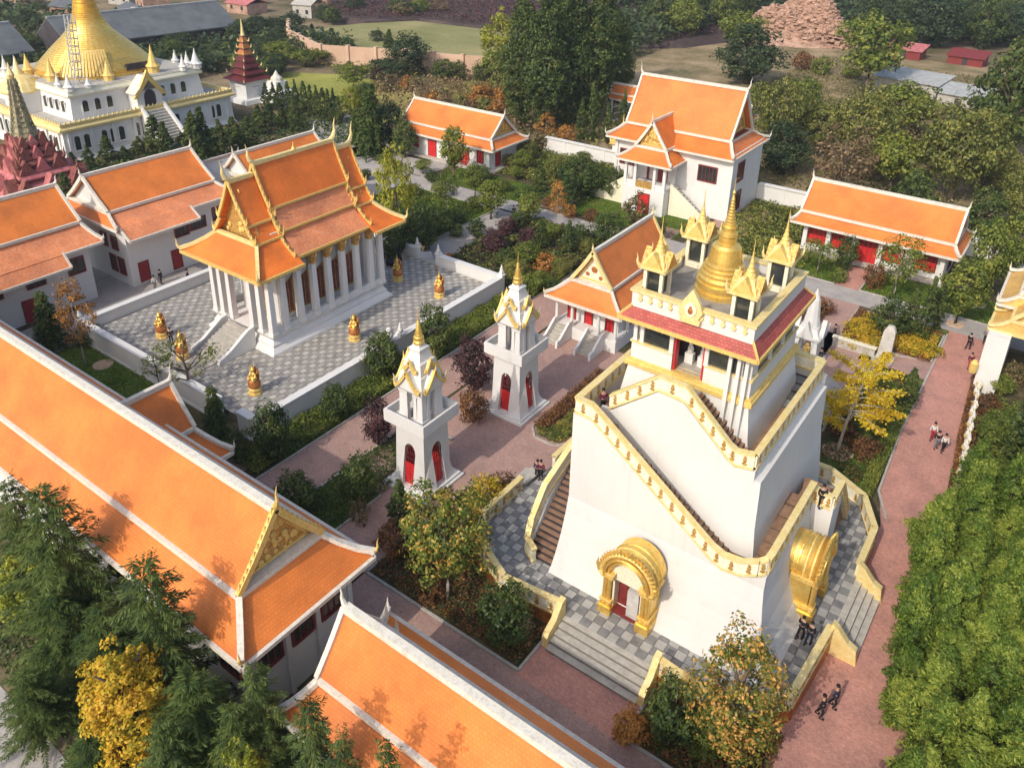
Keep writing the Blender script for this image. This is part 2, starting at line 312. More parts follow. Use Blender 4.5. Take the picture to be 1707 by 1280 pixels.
    def ball(s, c, r, n=8, m=6, st=(1, 1, 1)):
        pr = []
        vs = []; fs = []
        for k in range(1, m):
            ph = PI * k / m - PI / 2
            for j in range(n):
                t = 2 * PI * j / n
                vs.append((c[0] + r * st[0] * math.cos(ph) * math.cos(t), c[1] + r * st[1] * math.cos(ph) * math.sin(t), c[2] + r * st[2] * math.sin(ph)))
        vs.append((c[0], c[1], c[2] - r * st[2])); vs.append((c[0], c[1], c[2] + r * st[2])); b, t_ = len(vs) - 2, len(vs) - 1
        for k in range(m - 2):
            for j in range(n): fs.append((k * n + j, k * n + (j + 1) % n, (k + 1) * n + (j + 1) % n, (k + 1) * n + j))
        for j in range(n): fs.append((b, (j + 1) % n, j)); fs.append((t_, (m - 2) * n + j, (m - 2) * n + (j + 1) % n))
        s.add(vs, fs); return s
    def slab(s, a, b, c, d, t, uvo=(0, 0)):
        """roof slab: top quad a,b (low edge) c,d (high edge), thickness t downwards, UV in metres"""
        a, b, c, d = map(Vector, (a, b, c, d))
        L = (b - a).length; U = (b - a).normalized()
        def uv(p):
            r = p - a; u = r.dot(U); v = (r - U * u).length; return (u + uvo[0], v + uvo[1])
        s.quad(a, b, c, d, [uv(a), uv(b), uv(c), uv(d)])
        dz = Vector((0, 0, -t))
        o = len(s.v); s.v += [tuple(p + dz) for p in (a, b, c, d)]
        s.f.append((o + 3, o + 2, o + 1, o)); T = o - 4
        for j in range(4): s.f.append((T + (j + 1) % 4, T + j, o + j, o + (j + 1) % 4))
        return s
    def mesh(s, name, mat, smooth=False, off=(0, 0, 0)):
        me = bpy.data.meshes.new(name)
        v = np.array(s.v, dtype=np.float64) - np.array(off) if s.v else np.zeros((0, 3))
        me.from_pydata(v.tolist(), [], s.f)
        if s.uv:
            ul = me.uv_layers.new(name='UVMap')
            for fi, us in s.uv.items():
                p = me.polygons[fi]
                for li, u in zip(p.loop_indices, us): ul.data[li].uv = u
        me.materials.append(MATS[mat] if isinstance(mat, str) else mat)
        if smooth: me.polygons.foreach_set('use_smooth', [True] * len(me.polygons))
        me.update(); return me

def link(name, me, parent=None):
    o = bpy.data.objects.new(name, me); C.objects.link(o)
    if parent is not None: o.parent = parent
    return o
def wpos(o):
    p = Vector((0, 0, 0))
    while o is not None: p += Vector(o.location); o = o.parent
    return p
def part(name, mb, mat, parent=None, smooth=False, world=True, label=None):
    """one part; mb in world coordinates (or in the thing's own when world=False)"""
    off = wpos(parent) if (parent is not None and world) else (0, 0, 0)
    o = link(name, mb.mesh(name, mat, smooth, off), parent)
    if label: o['label'] = label
    return o
def thing(name, label, cat, loc=(0, 0, 0), group=None, rz=0):
    o = bpy.data.objects.new(name, None); C.objects.link(o); o.location = loc; o.rotation_euler = (0, 0, rz)
    o.empty_display_size = 0.3
    o['label'] = label; o['category'] = cat
    if group: o['group'] = group
    return o
def tag(o, label, cat, group=None, kind=None):
    o['label'] = label; o['category'] = cat
    if group: o['group'] = group
    if kind: o['kind'] = kind
    return o
def struct(name, mb, mat, smooth=False):
    o = link(name, mb.mesh(name, mat, smooth)); o['kind'] = 'structure'; return o
def copy_tree(o, parent=None):
    c = o.copy(); C.objects.link(c); c.parent = parent
    for ch in list(o.children): copy_tree(ch, c)
    return c
def dup(root, loc, rz=0, label=None, scale=None):
    c = copy_tree(root); c.location = loc; c.rotation_euler = (0, 0, rz)
    if label: c['label'] = label
    if scale is not None: c.scale = scale if hasattr(scale, '__len__') else (scale,) * 3
    return c
def inst(name, me, parent, loc, rz=0, scale=None, rot=None):
    """small repeated piece sharing mesh data, loc in world coordinates"""
    o = link(name, me, parent); o.location = Vector(loc) - wpos(parent)
    o.rotation_euler = rot if rot is not None else (0, 0, rz)
    if scale is not None: o.scale = scale if hasattr(scale, '__len__') else (scale,) * 3
    return o

# ------------------------------------------------------------------ architectural helpers
def axf(axis, c):
    if axis == 'x': return lambda a, d, z: (a, c + d, z)
    return lambda a, d, z: (c + d, a, z)
def horn(p, out, h, r=0.12, lean=0.35):
    """upcurved finial from point p, leaning along horizontal unit vector out, tip up"""
    p = Vector(p); out = Vector(out)
    mb = MB()
    pts = [p + out * (-lean * 0.3 * h) + Vector((0, 0, -0.05)), p + out * (lean * 0.25 * h) + Vector((0, 0, 0.12 * h)), p + out * (lean * 0.55 * h) + Vector((0, 0, 0.38 * h)),
           p + out * (lean * 0.50 * h) + Vector((0, 0, 0.65 * h)), p + out * (lean * 0.75 * h) + Vector((0, 0, h))]
    mb.tube(pts, [r * 1.3, r * 1.25, r * 0.8, r * 0.45, r * 0.08], 6)
    return mb
def thai_roof(root, axis, c, a0, a1, rz, bd, bz, ed, ez, e0=1.5, e1=1.5, tile='orange_tile', trim='trim', barge=None, gable='plaster',
              tw=0.32, neg=True, sag=0.10, horns=1.3, gable0=True, gable1=True, lift=0.25, cap=0.42, ed2=None, horn_mat=None, corner_horns=True, gin=0.5, eave_pos=None, tile2=None):
    P = axf(axis, c); horns = horns * .85; cap = cap * .85; tw = tw * .88; barge = barge or trim; horn_mat = horn_mat or barge
    hm = lambda a, b, t: a + (b - a) * t
    for s in (-1, 1):
        if s == -1 and not neg: continue
        # upper slope, slightly concave
        mb = MB(); n = 4
        pr = [(0.02 + (bd) * t, rz + (bz - rz) * t - sag * math.sin(PI * t) * (rz - bz) * 0.35) for t in np.linspace(0, 1, n + 1)]
        vo = 0
        for (d0, z0), (d1, z1) in zip(pr[:-1], pr[1:]):
            L = math.hypot(d1 - d0, z1 - z0); vo -= L
            lo = (P(a0, s * d1, z1), P(a1, s * d1, z1)); hi = (P(a1, s * d0, z0), P(a0, s * d0, z0))
            mb.slab(lo[0], lo[1], hi[0], hi[1], 0.12, (a0, vo + 50))
        part('roof_slope', mb, tile, root)
        # lower slope, hipped at the ends
        mb = MB(); n = 3
        ee = ed2 if (ed2 and s == 1) else ed
        zb = bz - 0.28
        for k in range(n):
            t0, t1 = k / n, (k + 1) / n
            q = lambda t: (hm(bd - 0.05, ee, t), hm(zb, ez, t) - 0.12 * math.sin(PI * t), a0 - e0 * t, a1 + e1 * t)
            d0, z0, A0, A1 = q(t0); d1, z1, B0, B1 = q(t1)
            mb.slab(P(B0, s * d1, z1 + lift * t1 * 0), P(B1, s * d1, z1), P(A1, s * d0, z0), P(A0, s * d0, z0), 0.12, (a0, 60 - t1 * 4))
        part('lower_roof_slope', mb, tile2 or tile, root)
        b = MB(); b.bar(P(a0 - 0.02, s * bd, bz - 0.10), P(a1 + 0.02, s * bd, bz - 0.10), tw * 1.25, 0.30); part('roof_band', b, trim, root)
        for q0, q1 in (eave_pos if (eave_pos and s == 1) else ((a0 - e0, a1 + e1),)):
            b = MB(); b.bar(P(q0, s * ee, ez - 0.06), P(q1, s * ee, ez - 0.06), 0.22, 0.24); part('eave_trim', b, trim, root)
    for a, e, sg, on in ((a0, e0, -1, gable0), (a1, e1, 1, gable1)):
        if e > 0.05:
            mb = MB(); n = 3; zb = bz - 0.28
            for k in range(n):
                t0, t1 = k / n, (k + 1) / n
                f = lambda t: (hm(bd - 0.05, ed, t), hm(zb, ez, t) - 0.12 * math.sin(PI * t), a + sg * e * t)
                d0, z0, A0 = f(t0); d1, z1, A1 = f(t1)
                mb.slab(P(A1, d1 * 1, z1), P(A1, -d1, z1), P(A0, -d0, z0), P(A0, d0, z0), 0.12, (0, 60 - t1 * 4))
            part('end_roof_slope', mb, tile, root)
            b = MB(); b.bar(P(a + sg * e, -ed, ez - 0.06), P(a + sg * e, ed, ez - 0.06), 0.22, 0.24); part('eave_trim', b, trim, root)
            for s in (-1, 1):
                b = MB()
                pts = [P(hm(a, a + sg * e, t), s * hm(bd, ed, t), hm(bz - 0.12, ez + 0.06, t) - 0.08 * math.sin(PI * t) + (lift * t ** 3)) for t in (0, .33, .66, 1)]
                b.strip(pts, tw, 0.26); part('hip_rail', b, trim, root)
                if corner_horns and horns:
                    o = Vector(P(sg * 1.0, s * 1.0, 0)) - Vector(P(0, 0, 0)); o.normalize()
                    h = horn(P(a + sg * e, s * ed, ez + lift), o, horns * 0.6, 0.09); part('corner_finial', h, horn_mat, root)
        if on:
            b = MB(); b.bar(P(a - sg * (gin + .1) / 2, -bd, bz - 0.17), P(a - sg * (gin + .1) / 2, bd, bz - 0.17), gin + .35, 0.3); part('gable_sill', b, trim, root)
            g = MB(); i = -sg * gin
            out = Vector(P(sg * 0.10, 0, 0)) - Vector(P(0, 0, 0))
            g.plate([P(a + i, -bd + 0.1, bz - 0.3), P(a + i, bd - 0.1, bz - 0.3), P(a + i, 0, rz - 0.2)], out)
            gp = part('gable_panel', g, gable, root)
            g2 = MB()
            zz = bz + 0.1; H_ = rz - bz
            # raised frame and boss on the gable
            o2 = Vector(P(sg * 0.16, 0, 0)) - Vector(P(0, 0, 0))
            for (u0, v0, u1, v1) in ((-0.78, 0.06, 0.78, 0.06), (-0.78, 0.06, 0, 0.86), (0.78, 0.06, 0, 0.86)):
                g2.bar(Vector(P(a + i, u0 * bd, bz + v0 * H_)) + o2, Vector(P(a + i, u1 * bd, bz + v1 * H_)) + o2, 0.12, 0.12)
            if gable != 'plaster': part('gable_frame', g2, 'carved_gold' if gable == 'gold_paint' else 'gold_paint', gp and root)
            if gable == 'carved_gold' and H_ > 2:
                cv = MB(); Rr = random.Random(int(c * 7) + sg)
                for i_ in range(46):
                    v_ = Rr.uniform(.06, .8); u_ = Rr.uniform(-1, 1) * (.88 - v_) * bd * .9; q_ = Vector(P(a + i, u_, bz + v_ * H_)) + o2 * .8
                    cv.ball(q_, Rr.uniform(.10, .2) * H_ / 3, 6, 4, (.5, 1, 1.2) if axis == 'x' else (1, .5, 1.2))
                part('carving', cv, 'gold_paint', root)
            b = MB()
            for s in (-1, 1):
                pts = [P(a + sg * 0.06, s * bd * t, rz + (bz - rz) * t - sag * math.sin(PI * t) * (rz - bz) * 0.35 + 0.06) for t in np.linspace(0, 1.02, 6)]
                b.strip(pts, 0.26, 0.34)
                if barge in ('gold_paint', 'gold'):
                    for t in np.linspace(0.08, 0.97, int(7 + H_)):
                        z = rz + (bz - rz) * t - sag * math.sin(PI * t) * (rz - bz) * 0.35
                        q = Vector(P(a + sg * 0.06, s * bd * t, z + 0.2))
                        b.frustum(q.x, q.y, 0.12, 0.12, q.z - .05, 0.02, 0.02, q.z + 0.34)
            part('barge_board', b, barge, root)
            if horns:
                o = Vector(P(sg, 0, 0)) - Vector(P(0, 0, 0)); part('ridge_finial', horn(P(a, 0, rz + 0.1), o, horns), horn_mat, root)
    b = MB(); b.bar(P(a0 - 0.05, 0, rz + 0.08), P(a1 + 0.05, 0, rz + 0.08), cap, 0.36); part('ridge_cap', b, trim, root)

def face(side, plane):
    if side == '+x': return lambda u, o, z: (plane + o, u, z)
    if side == '-x': return lambda u, o, z: (plane - o, u, z)
    if side == '+y': return lambda u, o, z: (u, plane + o, z)
    return lambda u, o, z: (u, plane - o, z)
def fbox(mb, F, u0, u1, o0, o1, z0, z1):
    p = F(u0, o0, z0); q = F(u1, o1, z1)
    mb.box(min(p[0], q[0]), min(p[1], q[1]), z0, max(p[0], q[0]), max(p[1], q[1]), z1)
def window(root, side, plane, u, z, w, h, fmat='dark_red', pmat='glass', bars=2, sill='plaster', ft=0.14, arch=False, kind='window'):
    F = face(side, plane); mb = MB()
    fbox(mb, F, u - w / 2 - ft, u - w / 2, -0.02, 0.10, z - ft, z + h + ft); fbox(mb, F, u + w / 2, u + w / 2 + ft, -0.02, 0.10, z - ft, z + h + ft)
    fbox(mb, F, u - w / 2, u + w / 2, -0.02, 0.10, z + h, z + h + ft); fbox(mb, F, u - w / 2, u + w / 2, -0.02, 0.13, z - ft, z)
    for k in range(1, bars + 1): fbox(mb, F, u - w / 2 + w * k / (bars + 1) - 0.03, u - w / 2 + w * k / (bars + 1) + 0.03, 0.02, 0.07, z, z + h)
    f = part(kind, mb, fmat, root)
    p = MB(); fbox(p, F, u - w / 2, u + w / 2, -0.01, 0.03, z, z + h); part('pane', p, pmat, f)
    return f
def door(root, side, plane, u, z, w, h, leaf='red_door', frame='dark_red', panels=True):
    F = face(side, plane); mb = MB()
    fbox(mb, F, u - w / 2 - 0.10, u - w / 2, -0.02, 0.10, z, z + h + 0.1); fbox(mb, F, u + w / 2, u + w / 2 + 0.10, -0.02, 0.10, z, z + h + 0.1)
    fbox(mb, F, u - w / 2, u + w / 2, -0.02, 0.10, z + h, z + h + 0.1)
    f = part('door', mb, frame, root)
    for s in (-1, 1):
        p = MB(); c = u + s * w / 4
        fbox(p, F, c - w / 4 + 0.01, c + w / 4 - 0.01, -0.01, 0.05, z, z + h)
        if panels:
            for zz in (0.08, 0.54): fbox(p, F, c - w / 4 + 0.08, c + w / 4 - 0.08, 0.05, 0.075, z + h * zz, z + h * (zz + 0.38))
        part('door_leaf', p, leaf, f)
    return f
def steps(root, side, plane, u0, u1, z0, z1, n, tread, mat='stone_step', name='step'):
    F = face(side, plane)
    for k in range(n):
        mb = MB(); zt = z0 + (z1 - z0) * (k + 1) / n
        fbox(mb, F, u0, u1, (n - k - 1) * tread, (n - k) * tread - 0.004, z0, zt - 0.004)
        part(name, mb, mat, root)
        mb = MB(); fbox(mb, F, u0 + .02, u1 - .02, (n - k) * tread - 0.004, (n - k) * tread + 0.004, zt - (z1 - z0) / n, zt - 0.035); part('riser_shade', mb, 'riser_shade', root)  # thin dark strip painted in as the shadow line of each step

# ------------------------------------------------------------------ ground and paving
g = MB(); g.quad((-1500, -600, -0.02), (1200, -600, -0.02), (1200, 2600, -0.02), (-1500, 2600, -0.02)); struct('ground', g, 'earth')
_lay = [0.004]
def sheet(name, polys, mat, z, kind=True):
    mb = MB()
    for p in polys: mb.add([(x, y, z) for x, y in p], [tuple(range(len(p)))])
    return struct(name, mb, mat)
def rect(x0, x1, y0, y1): return [(x0, y0), (x1, y0), (x1, y1), (x0, y1)]
sheet('compound_ground', [rect(-100, 4, 14.9, 107)], 'soil', 0.0)
sheet('plaza', [rect(-38.0, -25.6, 32.0, 59.5), rect(-42.6, -38.3, 23, 90)], 'plaza_brick', 0.02)
sheet('path', [rect(-34.0, -29.9, 23, 32.2), rect(-60, 6, 22.4, 26.2)], 'plaza_brick', 0.016)
sheet('path', [rect(-18.0, -11.5, 26.0, 30.4), [(-5.0, 22.0), (3.0, 22.0), (2.0, 30), (0.0, 37), (-0.9, 45), (-1.9, 60), (-2.5, 84), (-6.2, 84), (-6.0, 62), (-5.6, 54), (-4.7, 50.5), (-4.6, 45), (-4.6, 37), (-5.0, 32)],
      rect(-18.4, -15.9, 84, 92.6)], 'red_brick', 0.024)
sheet('plaza', [[(-22, 70), (-14.7, 70), (-14.7, 84), (-22, 84)], [(-16.0, 66), (-11.0, 66), (-11.0, 75.5), (-16.0, 75.5)], [(-12, 72.0), (-5.5, 72), (-5.5, 76.2), (-12, 76.2)]], 'plaza_brick', 0.012)
sheet('path', [rect(-45, 1.5, 83.0, 86.5), [(-12.6, 50), (-10.6, 50), (-12.0, 58), (-11.6, 66), (-14, 68), (-14.6, 60)]], 'grey_paving', 0.028)
sheet('path', [rect(-62, -45, 81.6, 85.4), rect(-80, -62, 81.4, 85.2), rect(-61.0, -56.4, 63.8, 82), rect(-81.6, -78, 85, 92.3)], 'grey_paving', 0.020)
sheet('path', [rect(-58.6, -54.5, 86, 93), rect(-36.5, -31.5, 86, 104)], 'plaza_brick', 0.012)
sheet('road', [rect(-96, -77.6, 56, 91), [(-96, 80), (-88, 92), (-108, 104), (-118, 99)], rect(-60, -30, -4, 8.8)], 'asphalt_grey', 0.010)
sheet('courtyard', [rect(-77.6, -71.2, 24, 62), rect(-90, -77.6, 34, 41)], 'grey_paving', 0.014)
sheet('path', [rect(-57.5, -44, 24.8, 28.4)], 'plaza_brick', 0.022)
for nm, polys in (('lawn', [rect(-72, -57.6, 24.2, 30.6), rect(-44.6, -42.6, 30, 62), rect(-38.2, -34.1, 24.4, 40)]),
                  ('lawn', [rect(-77.8, -61.2, 63.5, 81.2), rect(-76, -59, 85.5, 92), rect(-54.4, -38, 86.8, 96), rect(-55, -46, 94, 104)]),
                  ('lawn', [rect(-28, -18.6, 86.8, 92.6), rect(-15.7, -2.5, 86.8, 92.8), rect(-9.4, -2.2, 80.4, 82.9)]),
                  ('lawn', [rect(-14.4, -11.4, 53, 58), rect(-10.4, -6.3, 50, 71.8)])):
    sheet(nm, polys, 'lawn_soil', 0.006)
# kerbs along beds
def kerb(name, pts, w=0.16, h=0.12, mat='kerb'):
    mb = MB(); mb.strip([(x, y, h / 2) for x, y in pts], w, h); return struct(name, mb, mat)
for pts in ([(-29.8, 36.3), (-29.8, 26.3), (-18.0, 26.3), (-18.0, 29.2)], [(-11.4, 29.6), (-11.4, 26.3), (-4.6, 26.3)], [(-42.5, 23.2), (-42.5, 62)], [(-38.2, 24.4), (-38.2, 40), (-34.1, 40)], [(-34.1, 24.4), (-34.1, 32)],
            [(-6.2, 82), (-6.1, 62), (-5.7, 54), (-4.6, 51.4)], [(-14.7, 75.8), (-14.7, 82.2), (-6.4, 81.6), (-6.4, 75.8), (-9, 74.9), (-14.7, 75.8)], [(-30.0, 55.4), (-30.1, 45.1), (-29.2, 44.1), (-27.4, 44.1), (-26.8, 44.8)],
            [(-28, 86.6), (-18.5, 86.6), (-18.5, 92.4)], [(-15.8, 92.4), (-15.8, 86.6), (-2.5, 86.6)], [(-38.2, 72), (-38.2, 82)], [(-56.3, 64), (-56.3, 81.4), (-42.7, 81.4), (-42.7, 62)], [(-61.1, 64), (-61.1, 81.2), (-78, 81.2)]):
    kerb('kerb', pts)
# far ground: lawns, fields, slopes
def gsheet(name, poly, mat, z):
    mb = MB(); mb.add([(x, y, z) for x, y in poly], [tuple(range(len(poly)))]); return struct(name, mb, mat)
gsheet('lawn', [(-140, 104), (-96, 103), (-96, 118), (-112, 126), (-136, 126), (-150, 118)], 'yellow_lawn', 0.02)
gsheet('lawn', [(-112, 126), (-96, 118), (-86, 124), (-92, 140), (-112, 140)], 'yellow_lawn', 0.03)
gsheet('waste_ground', [(-60, 108), (20, 108), (20, 230), (-100, 230), (-90, 150)], 'tan_slope', 0.01)

# terraced field on a raised bank, with the dark vineyard beyond
def mound(name, pts, z0, z1, mat, n=2):
    mb = MB(); c = Vector((sum(p[0] for p in pts) / len(pts), sum(p[1] for p in pts) / len(pts)))
    low = pts; hi = [((x - c.x) * 0.95 + c.x, (y - c.y) * 0.95 + c.y) for x, y in pts]
    k = len(pts)
    mb.add([(x, y, z0) for x, y in low] + [(x, y, z1) for x, y in hi], [tuple(range(k, 2 * k))] + [(j, (j + 1) % k, k + (j + 1) % k, k + j) for j in range(k)])
    return struct(name, mb, mat)
mound('field', [(-182, 152), (-150, 141), (-118, 152), (-104, 164), (-117, 181), (-145, 187), (-170, 185), (-179, 170)], -0.1, 1.6, 'field_grass')
mound('vineyard', [(-218, 178), (-180, 172), (-171, 187), (-145, 189), (-116, 183), (-92, 205), (-80, 240), (-120, 300), (-240, 300), (-260, 230)], -0.1, 1.5, 'vineyard_soil')

# ------------------------------------------------------------------ long halls in the foreground
root = thing('long_hall', 'very long white hall whose orange roof ends in a carved golden gable at the right', 'hall', (-27, 19.05, 0))
thai_roof(root, 'x', 19.05, -78, -28.0, 11.3, 2.65, 7.85, 4.4, 6.0, 0, 2.2, barge='gold_paint', gable='carved_gold', horns=1.9, lift=0.35, cap=0.5, tw=0.36, gable0=False, gin=0.55)
b = MB(); b.box(-78, 15.6, 0, -27.0, 22.5, 6.2); part('wall', b, 'plaster', root)
for k, u in enumerate((17.0, 19.1, 21.1)): window(root, '+x', -27.0, u, 3.2, 1.25, 1.7, bars=2)
for u in np.arange(-70, -28, 5.2): window(root, '-y', 15.6, float(u), 3.0, 1.5, 1.6)
for k, s in enumerate((15.7, 18.05, 20.1, 22.4)):
    b = MB(); b.box(-27.0, s - 0.14, 0, -26.86, s + 0.14, 6.0); part('pilaster', b, 'plaster', root)

root = thing('lower_hall', 'lower white hall with orange roof and white ridge at the bottom of the picture', 'hall', (-22, 18.5, 0))
thai_roof(root, 'x', 18.5, -22.6, 12, 8.6, 1.95, 5.9, 3.7, 4.3, 1.1, 0, barge='trim', gable='plaster', horns=1.4, gable1=False, cap=0.5, tw=0.34)
b = MB(); b.box(-23.2, 15.4, 0, 12, 21.5, 4.4); part('wall', b, 'plaster', root)
for u in (16.4, 18.6, 20.7): window(root, '-x', -23.2, u, 1.2, 0.9, 1.4)
for dx in (0.0, 0.7): part('crest_horn', horn((-22.6 + dx, 20.9, 5.6 - dx * .5), (0.1, 0.95, 0), 1.2 - dx * 0.4, 0.14, 0.2), 'trim', root)

root = thing('gate_pavilion', 'small orange gate roof joined to the far side of the long hall', 'gate roof', (-47, 23, 0))
thai_roof(root, 'y', -47.0, 20.3, 25.0, 8.0, 2.15, 5.25, 4.9, 3.8, 0, 1.0, barge='trim', gable='carved_gold', horns=1.6, gable0=False)
b = MB(); b.box(-50.6, 21, 0, -43.4, 24.4, 3.9); part('wall', b, 'plaster', root)
for x in (-50.4, -48.4, -45.6, -43.6):
    b = MB(); b.lathe(x, 25.2, [(0.26, 0), (0.2, 0.3), (0.18, 3.5), (0.26, 3.75)], 10); part('column', b, 'plaster', root)
door(root, '+y', 24.4, -47, 0, 2.0, 2.7)

# ------------------------------------------------------------------ two white halls at the left and the ones beyond
def side_hall(label, cat, x_wall, xr, y0, y1, rz, bx, bz, ex, ez, low, group, doors, wins, loc, e0=1.2, e1=1.2, g0=True, g1=True, wy0=None, wy1=None, upper=()):
    root = thing('monastery_hall', label, cat, loc, group)
    hw = abs(ex - xr)
    thai_roof(root, 'y', xr, y0, y1, rz, abs(bx - xr), bz, hw, ez, e0, e1, gable0=g0, gable1=g1, horns=1.2, tile2='temple_tile_pink', eave_pos=([(max(l[1] for l in low), y1 + e1)] if low else None))
    wy0 = y0 + 0.3 if wy0 is None else wy0; wy1 = y1 - 0.3 if wy1 is None else wy1
    b = MB(); b.box(2 * xr - x_wall, wy0, 0, x_wall, wy1, ez - 0.1); part('wall', b, 'plaster', root)
    for lo, hi, exx, ezz in low:                       # deeper canopy over part of the front
        b = MB(); b.slab((exx, lo, ezz), (exx, hi, ezz), (ex - 0.25, hi, ez + 0.16), (ex - 0.25, lo, ez + 0.16), 0.14, (lo, 40)); part('canopy_roof', b, 'temple_tile_pink', root)
        b = MB(); b.bar((exx, lo, ezz - 0.05), (exx, hi, ezz - 0.05), 0.2, 0.24)
        for yy in (lo, hi): b.bar((exx, yy, ezz - 0.03), (ex - 0.25, yy, ez + 0.12), 0.2, 0.24)
        part('canopy_trim', b, 'trim', root)
    for u, z, w_, h_ in wins: window(root, '+x', x_wall, u, z, w_, h_)
    for u, z, w_, h_ in doors: door(root, '+x', x_wall, u, z, w_, h_, leaf='wine_door')
    for sgn, plane, us in upper:
        for u, z, w_, h_ in us: window(root, sgn, plane, u, z, w_, h_)
    return root
GH = 'white halls with orange roofs left of the temple'
side_hall('white hall with orange roof cut by the left edge of the picture', 'hall', -78.6, -83.3, 12, 36.4, 11.1, -79.8, 8.1, -77.6, 6.15,
          [(10, 33.3, -76.6, 5.05)], GH, [(29.5, 0.05, 1.1, 2.3), (24.5, 0.05, 1.1, 2.3)], [(34.6, 3.4, 1.5, 1.5), (30.6, 3.5, 1.6, 1.0), (26.6, 3.5, 1.6, 1.0)], (-83, 25, 0), g0=False, e0=0, e1=0.9,
          upper=(('+y', 36.1, ((-80.6, 2.6, 1.0, 1.4),)),))
side_hall('white hall with a notched orange lower roof directly left of the golden gabled temple', 'hall', -77.7, -83.4, 39.3, 52.0, 11.2, -79.6, 8.2, -77.0, 6.9,
          [(39.0, 47.2, -75.7, 6.0)], GH, [(41.0, 0.25, 1.0, 2.2), (44.9, 0.25, 1.0, 2.2)], [(47.7, 0.9, 1.6, 1.7), (48.0, 4.1, 1.9, 1.1), (50.8, 4.4, 1.4, 1.3), (50.9, 1.2, 1.8, 1.3), (46.0, 3.9, 1.5, 1.0)], (-83, 46, 0), e0=0.7,
          upper=(('-y', 39.6, ((-79.3, 1.2, 1.0, 1.7), (-80.9, 1.2, 1.0, 1.7), (-80.0, 3.9, 1.0, 1.3), (-82.0, 3.9, 1.0, 1.3))),))
side_hall('orange roofed hall mostly hidden behind the temple roof ridge', 'hall', -75.5, -80.2, 55.6, 67.6, 10.2, -77.6, 7.8, -74.6, 6.2, [], GH, [], [], (-80, 61, 0))
root = thing('grey_roofed_annex', 'low building with a plain grey roof between two orange roofs left of the temple', 'annex', (-82, 53.5, 0))
thai_roof(root, 'y', -83.6, 52.6, 58.5, 9.0, 2.6, 7.4, 6.4, 5.6, 0, 0.4, tile='tin', trim='kerb', horns=0.8, gable='tin')
b = MB(); b.box(-88, 52.8, 0, -78.4, 58, 5.6); part('wall', b, 'plaster', root)

# ------------------------------------------------------------------ temple terrace
troot = thing('temple_terrace', 'raised white walled terrace with diamond checkered floor round the golden gabled temple', 'terrace', (-58.6, 46.4, 0))
b = MB(); b.box(-70.6, 31.3, 0, -46.6, 61.6, 0.9); part('terrace_base', b, 'joint', troot)
# wall rings: outer face, coping; openings at the far stairs
TX0, TX1, TY0, TY1 = -71.3, -46.0, 30.7, 62.2
def parapet(name, segs, parent, h=2.1, t=0.5, z0=0.0, mat='plaster'):
    for (x0, y0), (x1, y1) in segs:
        mb = MB(); hx = t / 2 if x0 == x1 else 0; hy = t / 2 if y0 == y1 else 0
        mb.box(min(x0, x1) - hx, min(y0, y1) - hy, z0, max(x0, x1) + hx, max(y0, y1) + hy, h - 0.12)
        o = part(name, mb, mat, parent)
        mb = MB(); mb.box(min(x0, x1) - hx * 1.4, min(y0, y1) - hy * 1.4, h - 0.12, max(x0, x1) + hx * 1.4, max(y0, y1) + hy * 1.4, h)
        mb.box(min(x0, x1) - hx * 1.25, min(y0, y1) - hy * 1.25, 0.0, max(x0, x1) + hx * 1.25, max(y0, y1) + hy * 1.25, 0.25)
        part('coping', mb, mat, o)
parapet('parapet', [((TX1, TY0), (TX1, TY1)), ((TX0, TY0 + .3), (TX0, TY1)), ((TX0 + .26, TY0), (-50.5, TY0)), ((-48.0, TY0), (TX1 - .26, TY0)), ((TX0 + .26, TY1), (-57.9, TY1)), ((-54.6, TY1), (TX1 - .26, TY1))], troot, 2.15)
def post(x, y, h, parent, z=0.0, r=0.24, name='post', mat='plaster', tip='plaster'):
    mb = MB(); mb.stack(x, y, [(r, r, z), (r, r, h - 0.5), (r * 1.35, r * 1.35, h - 0.45), (r * 1.35, r * 1.35, h - 0.25), (r * 0.9, r * 0.9, h - 0.2), (r * 0.9, r * 0.9, h)]); o = part(name, mb, mat, parent)
    mb = MB(); mb.lathe(x, y, [(r * 0.9, h), (r * 1.0, h + 0.12), (r * 0.55, h + 0.3), (r * 0.62, h + 0.42), (r * 0.1, h + 0.85)], 8, cap=True); part('post_finial', mb, tip, o)
for x, y in ((TX0, TY0), (TX0, TY1), (TX1, TY1), (-57.8, TY1), (-54.7, TY1), (-46.0, 44.0), (-46.0, 46.8)): post(x, y, 2.6, troot)
